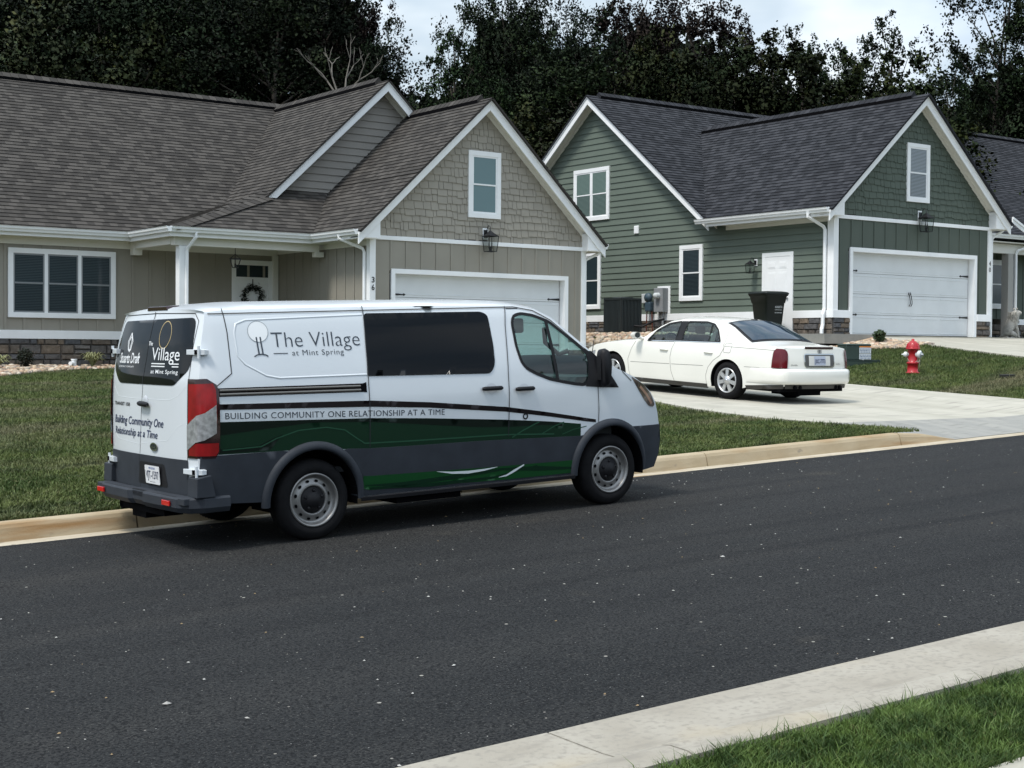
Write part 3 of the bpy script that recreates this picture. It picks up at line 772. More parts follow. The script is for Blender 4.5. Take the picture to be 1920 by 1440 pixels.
h1 = thing('tan_house', (17, 30, 1.2), 'tan bungalow with brown shingle roof and the number 36, behind the van', 'house')
F1, M1, S1, D1 = Pl('f', 28.38), Pl('f', 32.85), Pl('s', 16.90), Pl('f', 31.80)
GX0, GX1 = 16.90, 23.05
b = MB(); batten(b, F1, GX0, GX1, 1.85, 4.11, .41, 0, .13, [(17.4, 22.55, 3.47)]); b.build('wall', TAN, h1)
b = MB(); batten(b, S1, 28.38, 32.85, 1.85, 4.12, .41, 0, .30); b.build('wall', TAN, h1)
b = MB(); batten(b, M1, 5, 16.9, 1.9, 4.12, .42, 0, .18); b.build('wall', TAN, h1)
b = MB(); b.box(23.0, 23.05, 28.38, 42.4, 1.1, 4.12); b.box(5, 23.0, 42.35, 42.4, 1.1, 4.12); b.box(4.95, 5, 32.85, 42.4, 1.1, 4.12)
b.box(17, 22.99, 28.40, 32, 4.05, 4.09); b.prism([(23.0, 32.6, 4.1), (23.0, 42.3, 4.1), (23.0, 37.5, 8.2)], (.05, 0, 0)); b.prism([(5, 32.6, 4.1), (5, 42.3, 4.1), (5, 37.5, 8.2)], (.05, 0, 0))
b.build('wall', TAN, h1)
b = MB(); lap(b, D1, [(15.9, 5.2), (17.62, 5.2), (20.2, 7.60), (19.22, 8.25)], 5.02, 8.4, .178); b.build('dormer_wall', TAN_LAP, h1)
for (pl, u0, u1, seed) in ((F1, GX0+.005, 17.43, 1), (F1, 22.53, GX1, 2), (M1, 5, 16.9, 3), (S1, 28.38, 32.8, 4)):
    b = MB(); stonework(b, pl, u0, u1, 1.12 if pl is not F1 else 1.235, 1.83 if pl is M1 else 1.66, seed); b.build('stone_base', [STONE, MORTAR], h1)
def one_box(nm, pl, m, par, *a, bev=.004): b = MB(); pl.box(b, *a); return b.build(nm, m, par, bevel=bev)
for (pl, u0, u1) in ((F1, GX0-.04, 17.43), (F1, 22.53, GX1+.02), (S1, 28.38-.04, 32.8)): one_box('water_table', pl, WHITE, h1, u0, u1, -.01, .05, 1.66, 1.85)
one_box('water_table', M1, WHITE, h1, 5, 16.9, -.01, .05, 1.83, 2.02)
one_box('corner_board', F1, WHITE, h1, GX0-.03, GX0+.12, -.1, .032, 1.852, 4.11); one_box('corner_board', F1, WHITE, h1, GX1-.11, GX1+.03, -.1, .032, 1.852, 4.11); one_box('corner_board', S1, WHITE, h1, 28.35+.034, 28.35+.15, -.02, .0325, 1.852, 4.10)
b = MB(); M1.box(b, 5, 16.9, 0, .03, 3.93, 4.12); S1.box(b, 28.5, 32.85, 0, .03, 3.97, 4.12); M1.box(b, 16.74, 16.87, 0, .10, 1.4, 3.93); b.build('frieze_board', CREAM, h1)
gable_front(h1, F1, GX0, GX1, 19.95, 7.52, .93, 19.95, 16.42, 23.48, 4.20, TAN_SHAKE, 11)
window(F1, h1, 19.515, 20.445, 4.745, 6.31, 1, .115, PANE_TEAL)
window(M1, h1, 10.27, 12.73, 2.30, 3.845, 3, .115, PANE_DARK, mat('sash_grey', (.22, .235, .245), .5), mull=.075, blind=True, blind_mat=BLIND_D)
garage_door(F1, h1, 17.54, 22.42, 1.255, 3.365)
digits('36', F1, GX0+.05, 3.14, .125, h1, BLACKM)
# door with transom
b = MB(); M1.box(b, 15.655, 15.765, 0, .04, 1.4, 3.80); M1.box(b, 16.635, 16.78, 0, .04, 1.4, 3.80); M1.box(b, 15.765, 16.635, 0, .042, 3.68, 3.80); M1.box(b, 15.765, 16.635, 0, .04, 3.34, 3.39)
b.build('door_frame', WHITE, h1, bevel=.004)
b = MB(); M1.box(b, 15.765, 16.635, 0, .02, 1.4, 3.34)
for (u0, u1) in ((15.86, 16.14), (16.26, 16.54)):
    for (z0, z1) in ((3.05, 3.24), (2.35, 2.95), (1.6, 2.2)): M1.box(b, u0, u1, .019, .027, z0, z1)
b.build('front_door', WHITE, h1, bevel=.006)
b = MB(); M1.box(b, 15.765, 16.635, 0, .012, 3.39, 3.68); b.build('transom', PANE_DARK, h1)
# roofs
b = MB(); e = .93
roof(b, [(16.42, 27.99, 4.245), (16.42, 30.25, 4.245), (17.9, 32.0, 5.62), (17.9, 27.99, 5.62)]); roof(b, [(17.9, 27.99, 5.62), (17.9, 32.0, 5.62), (19.95, 32.0, 7.53), (19.95, 27.99, 7.53)], (0, .0)); roof(b, [(23.48, 32.0, 4.245), (23.48, 27.99, 4.245), (19.95, 27.99, 7.53), (19.95, 32.0, 7.53)])
ridge_cap(b, (19.95, 28.45, 7.55), (19.95, 31.6, 7.55), (-1, 0, -e), (1, 0, -e))
roof(b, [(15.83, 31.39, 5.19), (15.83, 33.9, 5.19), (19.22, 37.6, 8.345), (19.22, 31.39, 8.345)]); roof(b, [(23.45, 33.0, 4.41), (23.45, 31.39, 4.41), (19.22, 31.39, 8.345), (19.22, 37.6, 8.345)])
ridge_cap(b, (19.22, 31.9, 8.37), (19.22, 37.4, 8.37), (-1, 0, -e), (1, 0, -e))
roof(b, [(4.6, 32.43, 4.235), (23.5, 32.43, 4.235), (23.5, 37.55, 8.435), (4.6, 37.55, 8.435)], (.07, 0)); roof(b, [(23.5, 42.67, 4.235), (4.6, 42.67, 4.235), (4.6, 37.55, 8.435), (23.5, 37.55, 8.435)])
ridge_cap(b, (4.6, 37.55, 8.45), (19.6, 37.55, 8.45), (0, -1, -.82), (0, 1, -.82))
roof(b, [(12.92, 33.7, 4.245), (12.92, 30.18, 4.245), (15.84, 31.45, 5.20), (15.84, 33.7, 5.20)])
roof(b, [(12.92, 30.18, 4.245), (16.60, 30.18, 4.245), (17.75, 31.81, 5.468), (16.15, 31.81, 5.468)])
b.add([(15.84, 31.45, 5.20), (16.15, 31.81, 5.468), (12.92, 30.18, 4.245)], [[0, 1, 2]])
n_ = 16
for i in range(n_):   # hip cap shingles
    p = Vector((12.92, 30.18, 4.262)).lerp(Vector((15.84, 31.45, 5.225)), i/n_); q = Vector((12.92, 30.18, 4.262)).lerp(Vector((15.84, 31.45, 5.225)), (i+1.12)/n_)
    for w in (Vector((-.10, .20, -.02)), Vector((.16, -.13, -.075))): b.add([p+Vector((0, 0, .02)), q+Vector((0, 0, .008)), q+w+Vector((0, 0, .008)), p+w+Vector((0, 0, .02))], [[0, 1, 2, 3]], uv=[(i*.4, .02), (i*.4+.01, .02), (i*.4+.01, .1), (i*.4, .1)])
b.build('roof', [SH_BROWN, DARKGAP], h1)
b = MB(); pr = Pl('f', 31.475); rake(b, pr, (19.22, 8.325), (15.80, 5.145)); rake(b, pr, (19.22, 8.325), (20.16, 7.45)); b.build('rake_board', WHITE, h1, bevel=.004)
b = MB()
for ft in (15.83, 20.5):
    g_ = lambda u, d: 8.345-.93*abs(u-19.22)-d
    b.prism([pr.P(u, -.036, z) for u, z in [(19.22, g_(19.22, .10)), (ft, g_(ft, .10)), (ft, g_(ft, .125)), (19.22, g_(19.22, .125))]], (0, .29, 0))
    b.prism([D1.P(u, .034, z) for u, z in [(19.22, g_(19.22, .125)), (ft, g_(ft, .125)), (ft, g_(ft, .25)), (19.22, g_(19.22, .25))]], (0, .03, 0))
b.build('soffit', CREAM, h1)
# eaves
b = MB(); b.box(16.43, 16.90, 28.10, 30.3, 4.10, 4.125); b.box(5, 13.05, 32.46, 32.82, 4.11, 4.13); b.box(12.95, 16.86, 30.24, 32.82, 4.085, 4.11); b.box(23.05, 23.47, 28.1, 42, 4.10, 4.125)
b.build('soffit', CREAM, h1)
b = MB(); gutter(b, (16.42, 28.10, 4.29), (16.42, 30.13, 4.29), (-1, 0, 0)); b.box(16.42, 16.45, 28.1, 30.2, 4.09, 4.25); b.build('gutter', WHITE, h1); b = MB()
gutter(b, (23.48, 28.10, 4.29), (23.48, 42, 4.29), (1, 0, 0)); b.box(23.45, 23.48, 28.1, 42, 4.09, 4.25); b.build('gutter', WHITE, h1); b = MB()
gutter(b, (12.94, 30.19, 4.29), (16.74, 30.19, 4.29), (0, -1, 0)); gutter(b, (12.93, 30.08, 4.29), (12.93, 32.43, 4.29), (-1, 0, 0)); gutter(b, (4.6, 32.43, 4.29), (12.88, 32.43, 4.29), (0, -1, 0))
b.box(12.935, 16.72, 30.195, 30.22, 4.08, 4.25); b.box(12.935, 12.96, 30.22, 32.45, 4.08, 4.25); b.box(4.6, 12.93, 32.435, 32.46, 4.09, 4.25)
b.build('gutter', WHITE, h1)
b = MB(); b.box(13.12, 16.72, 30.40, 30.56, 3.905, 4.085); b.build('porch_beam', CREAM, h1, bevel=.004); b = MB(); b.box(13.10, 13.27, 30.56, 32.6, 3.93, 4.085); b.box(13.08, 13.29, 32.6, 32.82, 3.79, 4.08); b.build('porch_beam', CREAM, h1, bevel=.004); b = MB(); b.box(16.62, 16.84, 30.39, 30.57, 3.79, 3.905); b.build('beam_bracket', CREAM, h1, bevel=.004)
b = MB(); b.box(13.235, 13.435, 30.38, 30.58, 1.40, 3.90); b.build('porch_post', WHITE, h1, bevel=.006)
b = MB(); b.box(13.0, 16.84, 30.3, 32.80, 1.1, 1.40); b.build('porch_floor', CONC_G, h1)
b = MB(); pipe(b, [(13.52, 30.14, 4.18), (13.52, 30.14, 4.08), (13.40, 30.31, 3.84), (13.39, 30.33, 3.76), (13.39, 30.33, 1.4)]); b.build('downspout', WHITE, h1)
b = MB(); pipe(b, [(16.36, 28.85, 4.20), (16.36, 28.85, 4.12), (16.80, 28.55, 3.90), (16.83, 28.53, 3.82), (16.83, 28.53, 1.3)]); b.build('downspout', WHITE, h1)
b = MB(); pipe(b, [(23.54, 28.35, 4.20), (23.54, 28.35, 4.10), (23.16, 28.42, 3.92), (23.12, 28.44, 3.86), (23.12, 28.44, 1.3)]); b.build('downspout', WHITE, h1)
lantern('wall_lantern', F1, 20.02, 4.27, 'black glass lantern above the tan house garage door', 1.12)
# pendant
t = thing('pendant_lantern', (14.63, 30.50, 3.9), 'small black lantern hanging from the porch beam of the tan house', 'lamp')
b = MB(); cx, cy = 14.63, 30.50; b.tube([(cx, cy, 3.905), (cx, cy, 3.76)], .008, 6); k = 6
top = [(cx+.135*math.cos(2*math.pi*i/k), cy+.135*math.sin(2*math.pi*i/k), 3.665) for i in range(k)]; bot = [(cx+.07*math.cos(2*math.pi*i/k), cy+.07*math.sin(2*math.pi*i/k), 3.47) for i in range(k)]
ap = (cx, cy, 3.775)
for i in range(k):
    b.tube([top[i], bot[i]], .007, 4, 0, False); b.tube([top[i], top[(i+1) % k]], .011, 4, 0, False); b.tube([bot[i], bot[(i+1) % k]], .009, 4, 0, False); b.tube([top[i], ap], .007, 4, 0, False)
b.tube([(cx, cy, 3.47), (cx, cy, 3.56)], .02, 6); b.build('cage', BLACKM, t)
# wreath
WRE = mat('wreath_leaves', (.012, .020, .012), .6)
rs = random.Random(5); b = MB()
for i in range(520):
    a = rs.random()*2*math.pi; rr = .245+rs.gauss(0, .042); u = 16.20+rr*math.cos(a); z = 2.90+rr*math.sin(a); o = .05+abs(rs.gauss(0, .035)); d = Vector((rs.gauss(0, 1), rs.gauss(0, .6), rs.gauss(0, 1))).normalized()*.045; e2 = d.orthogonal().normalized()*.014
    c = Vector(M1.P(u, o, z)); b.add([c-d, c+e2, c+d, c-e2], [[0, 1, 2, 3]])
wt = b.build('wreath', WRE); tag(wt, 'dark leafy wreath hanging on the tan house front door', 'wreath')
b = MB(); b.box(16.19, 16.21, 32.79, 32.80, 3.05, 3.34); o = b.build('hanger', BLACKM); o.parent = wt

# ------------------------------------------------------------------ green house (number 40), turned slightly
H2ROT = R(-.6)
h2 = thing('green_house', (31, 29, 2.1), 'green house with charcoal shingle roof and the number 40 beside its garage door', 'house')
F2, S2 = Pl('f', 25.19), Pl('s', 27.95)
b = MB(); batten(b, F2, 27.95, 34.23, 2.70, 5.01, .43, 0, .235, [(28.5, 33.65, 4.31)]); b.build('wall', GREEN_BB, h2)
b = MB(); low = rect(25.19, 39.6, 2.709, 5.20); lap(b, S2, low, 2.709, 5.19, .178)
up = [(29.42, 5.201), (39.85, 5.201), (34.62, 9.16)]; lap(b, S2, up, 2.709+14*.178, 9.2, .178)
b.quad(S2.P(25.19, -.001, 2.6), S2.P(39.6, -.001, 2.6), S2.P(39.6, -.001, 5.25), S2.P(25.19, -.001, 5.25)); b.build('wall', GREEN, h2)
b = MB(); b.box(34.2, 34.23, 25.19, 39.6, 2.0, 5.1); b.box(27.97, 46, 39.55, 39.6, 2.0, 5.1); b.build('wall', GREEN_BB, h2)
for (pl, u0, u1, seed) in ((F2, 27.96, 28.545, 21), (F2, 33.64, 34.22, 22), (S2, 25.19, 26.5, 23), (S2, 27.63, 39.6, 24)):
    b = MB(); stonework(b, pl, u0, u1, 2.0, 2.52, seed); b.build('stone_base', [STONE, MORTAR], h2)
for (pl, u0, u1) in ((F2, 27.91, 28.545), (F2, 33.64, 34.25), (S2, 25.15, 26.51), (S2, 27.62, 39.6)): one_box('water_table', pl, WHITE, h2, u0, u1, -.01, .05, 2.52, 2.71)
for (pl, u0, u1, z1_) in ((F2, 27.92, 28.10, 5.008), (F2, 34.10, 34.26, 5.008), (S2, 25.194, 25.36, 5.10)): one_box('corner_board', pl, WHITE, h2, u0, u1, -.02 if pl is S2 else -.1, .0345 if pl is S2 else .034, 2.712, z1_)
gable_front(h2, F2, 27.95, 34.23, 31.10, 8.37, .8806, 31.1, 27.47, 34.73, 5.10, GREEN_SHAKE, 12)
window(F2, h2, 30.66, 31.57, 5.59, 7.115, 1, .105, PANE_MIX, blind=True, blind_mat=mat('blind_pale', (.30, .34, .37), .8))
garage_door(F2, h2, 28.65, 33.53, 2.09, 4.20)
digits('40', F2, 34.175, 4.05, .125, h2, BLACKM)
window(S2, h2, 33.95, 35.66, 5.57, 7.15, 2, .115, PANE_GREEN, mull=.06, blind=True, blind_mat=BLIND_G)
window(S2, h2, 29.885, 30.825, 3.055, 4.605, 1, .11, PANE_DARK, mull=.05, blind=True, blind_mat=BLIND_D)
window(S2, h2, 34.335, 35.27, 2.905, 4.62, 1, .11, PANE_DARK, mull=.05)
b = MB(); S2.box(b, 26.514, 26.625, 0, .04, 2.1, 4.235); S2.box(b, 27.505, 27.62, 0, .04, 2.1, 4.235); S2.box(b, 26.625, 27.505, 0, .042, 4.13, 4.235); b.build('door_frame', WHITE, h2, bevel=.004)
b = MB(); S2.box(b, 26.625, 27.505, -.02, .034, 2.12, 4.13)
for (u0, u1) in ((26.73, 27.01), (27.12, 27.40)):
    for (z0, z1) in ((3.82, 4.0), (3.12, 3.72), (2.32, 2.98)): S2.box(b, u0, u1, .033, .039, z0, z1); S2.box(b, u0+.03, u1-.03, .038, .044, z0+.03, z1-.03)
dr = b.build('side_door', WHITE, h2, bevel=.005)
b = MB(); b.lathe([(.0, .075), (.03, .07), (.033, .05), (.015, .03), (.015, .005)], S2.P(26.70, 0, 3.05), (-1, 0, 0), 12); sub(b.build('handle', mat('nickel', (.5, .5, .5), .3, 1.0)), dr)
b = MB(); S2.box(b, 32.60, 32.80, .0, .06, 5.055, 5.29); b.build('vent_cover', WHITE, h2, bevel=.02)
b = MB(); s8 = .8806
roof(b, [(27.47, 24.80, 5.175), (27.47, 29.42, 5.175), (31.1, 33.6, 8.38), (31.1, 24.80, 8.38)]); roof(b, [(34.73, 33.7, 5.175), (34.73, 24.80, 5.175), (31.1, 24.80, 8.38), (31.1, 33.7, 8.38)])
ridge_cap(b, (31.1, 25.3, 8.40), (31.1, 33.3, 8.40), (-1, 0, -s8), (1, 0, -s8))
roof(b, [(27.53, 29.33, 5.20), (44.0, 29.33, 5.20), (44.0, 34.62, 9.30), (27.53, 34.62, 9.30)], (.05, 0)); roof(b, [(44, 39.91, 5.2), (27.53, 39.91, 5.2), (27.53, 34.62, 9.30), (44, 34.62, 9.30)])
ridge_cap(b, (28.0, 34.62, 9.32), (44, 34.62, 9.32), (0, -1, -.775), (0, 1, -.775))
roof(b, [(42.0, 29.6, 5.1), (58.0, 29.6, 5.1), (58.0, 36.0, 10.08), (42.0, 36.0, 10.08)], (.11, 0)); roof(b, [(58, 42.4, 5.1), (42, 42.4, 5.1), (42, 36.0, 10.08), (58, 36.0, 10.08)])
ridge_cap(b, (42.0, 36.0, 10.10), (58.0, 36.0, 10.10), (0, -1, -.775), (0, 1, -.775))
roof(b, [(34.5, 26.75, 5.11), (46.0, 26.75, 5.11), (46.0, 30.4, 7.0), (34.5, 30.4, 7.0)], (.2, 0))
b.build('roof', [SH_BLACK, DARKGAP], h2)
b = MB(); pr = Pl('s', 27.615); rake(b, pr, (34.62, 9.28), (29.33, 5.18)); rake(b, pr, (34.62, 9.28), (39.91, 5.18)); b.build('rake_board', WHITE, h2, bevel=.004)
b = MB(); g2 = lambda y, d: 9.30-.775*abs(y-34.62)-d
for e_ in (29.36, 39.88):
    b.prism([pr.P(u, -.036, z) for u, z in [(34.62, g2(34.62, .10)), (e_, g2(e_, .10)), (e_, g2(e_, .125)), (34.62, g2(34.62, .125))]], (.30, 0, 0))
    b.prism([S2.P(u, .034, z) for u, z in [(34.62, g2(34.62, .125)), (e_, g2(e_, .125)), (e_, g2(e_, .23)), (34.62, g2(34.62, .23))]], (.03, 0, 0))
b.box(27.49, 27.93, 24.92, 28.9, 5.035, 5.06); S2.box(b, 25.3, 29.0, 0, .03, 4.93, 5.04); b.box(34.23, 34.71, 24.95, 29, 5.035, 5.06)
b.build('soffit', CREAM, h2)
b = MB(); gutter(b, (27.47, 24.90, 5.225), (27.47, 29.66, 5.225), (-1, 0, 0)); b.box(27.472, 27.50, 24.9, 29.3, 5.02, 5.18); b.build('gutter', WHITE, h2); b = MB()
gutter(b, (34.73, 24.90, 5.225), (34.73, 27.0, 5.225), (1, 0, 0)); b.build('gutter', WHITE, h2); b = MB(); gutter(b, (34.8, 26.75, 5.15), (46.0, 26.75, 5.15), (0, -1, 0)); b.build('gutter', WHITE, h2)
b = MB(); pipe(b, [(27.40, 25.55, 5.13), (27.40, 25.55, 5.03), (27.83, 25.42, 4.80), (27.87, 25.40, 4.72), (27.87, 25.40, 2.75), (27.80, 25.38, 2.60), (27.80, 25.38, 2.35), (27.74, 25.36, 2.22), (27.74, 25.36, 2.12)], .085); b.build('downspout', WHITE, h2)
b = MB(); pipe(b, [(34.79, 25.2, 5.13), (34.79, 25.2, 5.04), (34.36, 25.22, 4.82), (34.33, 25.22, 4.7), (34.33, 25.22, 2.1)]); b.build('downspout', WHITE, h2)
# recessed right-hand wing behind the garage
P2 = Pl('f', 27.60)
b = MB(); batten(b, P2, 34.23, 46, 2.69, 5.1, .43, 0, .2); b.build('wall', GREEN_BB, h2)
b = MB(); stonework(b, P2, 34.23, 46, 2.0, 2.53, 25); b.build('stone_base', [STONE, MORTAR], h2)
b = MB(); P2.box(b, 38.8, 46, 0, .05, 2.53, 2.70); P2.box(b, 40.35, 40.5, 0, .10, 2.7, 3.4); b.build('water_table', WHITE, h2)
window(P2, h2, 37.28, 38.25, 3.0, 4.47, 1, .12, PANE_MIX)
b = MB(); b.box(34.8, 46.0, 26.98, 27.14, 4.62, 4.90); b.box(34.8, 46.0, 26.80, 27.58, 4.92, 4.95); b.build('porch_beam', CREAM, h2)
b = MB(); b.box(37.46, 37.70, 26.92, 27.16, 2.1, 4.62); b.build('porch_post', mat('post_grey', (.36, .35, .33), .7), h2, bevel=.006)
b = MB(); b.box(37.86, 37.98, 26.98, 27.1, 2.1, 4.62); pipe(b, [(38.6, 26.64, 5.0), (38.3, 26.75, 4.86), (37.86, 26.88, 4.72), (37.80, 26.9, 4.62), (37.80, 26.9, 2.1)], .07); b.build('downspout', WHITE, h2)
b = MB(); b.box(34.3, 46, 25.9, 27.56, 1.9, 2.10); b.build('porch_floor', CONC_G, h2)
b = MB(); rake(b, Pl('f', 26.6), (37.15, 5.66), (38.75, 4.98), .13); b.prism([(37.1, 26.6, 5.66), (38.75, 26.6, 4.96), (46, 26.6, 4.96), (46, 26.6, 5.66)], (0, .02, 0)) if False else None; b.build('rake_board', WHITE, h2)
l2a = lantern('wall_lantern', F2, 31.22, 5.13, 'black glass lantern above the green house garage door', 1.12)
l2b = lantern('wall_lantern', S2, 27.86, 3.93, 'black wall lantern left of the white side door of the green house', .75)

# electricity meter, gas meter, telecom box (fixed to the green house wall)
GREYM = mat('meter_grey', (.24, .25, .26), .5, nz=(6, .05))
t = thing('electricity_meter', S2.P(31.5, 0, 2.8), 'grey electricity meter box with round glass meter on the green side wall', 'meter')
b = MB(); S2.box(b, 31.22, 31.76, .0, .03, 2.72, 3.50); b.build('backing_board', WHITE, t)
b = MB(); S2.box(b, 31.30, 31.68, .03, .24, 2.76, 3.44); b.build('cabinet', GREYM, t, bevel=.01)
b = MB(); b.lathe([(.0, .15), (.07, .14), (.085, .11), (.09, .0)], S2.P(31.49, .24, 3.22), (-1, 0, 0), 20); b.build('meter_dial', mat('meter_glass', (.55, .58, .58), .1), t)
b = MB(); b.tube([S2.P(31.42, .12, 2.76), S2.P(31.42, .12, 2.0)], .035, 10); b.tube([S2.P(31.60, .10, 2.76), S2.P(31.60, .06, 2.6)], .02, 8); b.build('conduit', GREYM, t)
t2 = thing('telecom_box', S2.P(32.25, 0, 3.1), 'small pale utility box left of the electricity meter', 'utility box')
b = MB(); S2.box(b, 32.10, 32.38, 0, .10, 3.03, 3.30); b.build('cover', mat('telecom_grey', (.52, .54, .54), .5), t2, bevel=.012)
b = MB(); S2.box(b, 32.2, 32.24, 0, .03, 2.5, 3.03); b.build('cable', GREYM, t2)
t3 = thing('gas_meter', S2.P(31.97, .2, 2.1), 'dark gas meter with thin rusty pipes beside the electricity meter', 'meter')
GASM = mat('gas_blue', (.045, .075, .10), .5); RUST = mat('rusty_pipe', (.13, .035, .022), .7)
b = MB(); b.lathe([(.0, .09), (.12, .07), (.14, .0), (.12, -.05), (.0, -.06)], S2.P(31.97, .18, 3.18), (-1, 0, 0), 18); b.build('regulator', GASM, t3)
b = MB(); S2.box(b, 31.84, 32.08, .08, .24, 2.78, 3.06); b.build('meter_body', GASM, t3, bevel=.03)
for u in (31.86, 32.07): b = MB(); b.tube([S2.P(u, .15, 2.80), S2.P(u+(.03 if u > 32 else -.05), .15, 2.0)], .018, 8); b.build('pipe', RUST, t3)
H2THINGS = [h2, l2a, l2b, t, t2, t3]
RM = Matrix.Rotation(H2ROT, 4, 'Z')
for o in H2THINGS:
    o.location = RM @ BASE[o.name].translation; o.rotation_euler = (0, 0, H2ROT)
# ================================================================== vehicles
class Shell:
    """vehicle in its own frame: x forward, y left, z up.  S(x,z) = half width of the side skin"""
    def __init__(s, S, root_mat): s.S = S; s.M = root_mat
    def nrm(s, x, z, side):
        h = .02; dx = (s.S(x+h, z)-s.S(x-h, z))/(2*h); dz = (s.S(x, z+h)-s.S(x, z-h))/(2*h)
        n = Vector((-dx, 1.0, -dz)).normalized(); n.y *= side; return n
    def sp(s, x, z, off=0.0, side=-1):
        p = Vector((x, side*s.S(x, z), z)); return p+s.nrm(x, z, side)*off if off else p
    def T(s, p): return s.M @ Vector(p)
    def side_region(s, b, outer, holes=(), off=0.0, side=-1, mi=0, step=.08, rs=None, smooth=True, edge=0.0):
        V, F = region(outer, holes, step, rs)
        if side < 0: F = [f for f in F]
        P = [s.T(s.sp(x, z, off, side)) for x, z in V]
        F = [f if side < 0 else f[::-1] for f in F]
        b.add(P, F, mi, smooth)
        if edge:
            o = resample(outer, rs or step); n = len(o)
            A = [s.T(s.sp(x, z, off, side)) for x, z in o]; B_ = [s.T(s.sp(x, z, off-edge, side)) for x, z in o]
            b.add(A+B_, [[i, n+i, n+(i+1) % n, (i+1) % n] for i in range(n)], mi, False)
    def side_mesh(s, b, V, F, off, side=-1, mi=0, cut=.12):
        """flat mesh (text, ribbon) in x-z laid on the side skin"""
        b.add([s.T(s.sp(x, z, off, side)) for x, z in V], F, mi, True)
    def side_line(s, b, pts, w, off, side=-1, mi=0, step=.05, closed=False):
        P = resample(pts, step, closed); V, F = ribbon(P, w, closed); s.side_mesh(b, V, F, off, side, mi)
def strip_surface(b, T, rows, mi=0, smooth=True, flip=False):
    n = len(rows[0]); V = [T(p) for r in rows for p in r]
    F = [[i*n+j, i*n+j+1, (i+1)*n+j+1, (i+1)*n+j] for i in range(len(rows)-1) for j in range(n-1)]
    if flip: F = [f[::-1] for f in F]
    b.add(V, F, mi, smooth)

PAINT = mat('van_paint', (.66, .70, .735), .25, coat=.5, nz=(1.5, .02))
CLAD = mat('grey_cladding', (.032, .037, .046), .6, spec=.25, nz=(6, .12), bump=(220, .15, .002))
BLK = mat('black_plastic', (.010, .010, .012), .55, spec=.3)
TYRE = mat('tyre_rubber', (.010, .010, .011), .85, spec=.15, nz=(12, .2))
DKGLASS = mat('dark_glass', (.003, .004, .006), .04, spec=.22)
SEAM = mat('panel_gap', (.02, .022, .026), .8)
DECALG = mat('decal_green', (.0045, .026, .012), .38, spec=.25)
DECALG2 = mat('decal_green_bright', (.008, .062, .017), .38, spec=.25)
DECALG3 = mat('decal_green_pale', (.020, .075, .042), .38, spec=.25)
DECALB = mat('decal_black', (.007, .004, .005), .38, spec=.25)
DECALK = mat('decal_black_green', (.0018, .0075, .0045), .38, spec=.25)
DECALW = mat('decal_white', (.72, .76, .78), .38, spec=.25)
INK = mat('decal_ink', (.030, .042, .060), .4)
INKN = mat('decal_navy', (.020, .030, .085), .4)
STEEL = mat('steel_wheel', (.27, .265, .26), .38, metal=.7)
CHROME = mat('chrome', (.72, .72, .72), .12, metal=1.0)
REDL = mat('red_lens', (.24, .004, .006), .25, coat=.12, nz=(7, .35))
REDD = mat('dark_red_lens', (.022, .003, .005), .15, coat=.6)
CLEARL = mat('clear_lens', (.34, .35, .36), .2, coat=.3, metal=.3, nz=(26, .35))
RAILM = mat('door_rail', (.20, .185, .17), .25, metal=.7)
SCREEN = glass_mat('cab_glass', (.62, .80, .76), .12)
INTER = mat('interior_grey', (.045, .05, .055), .8)
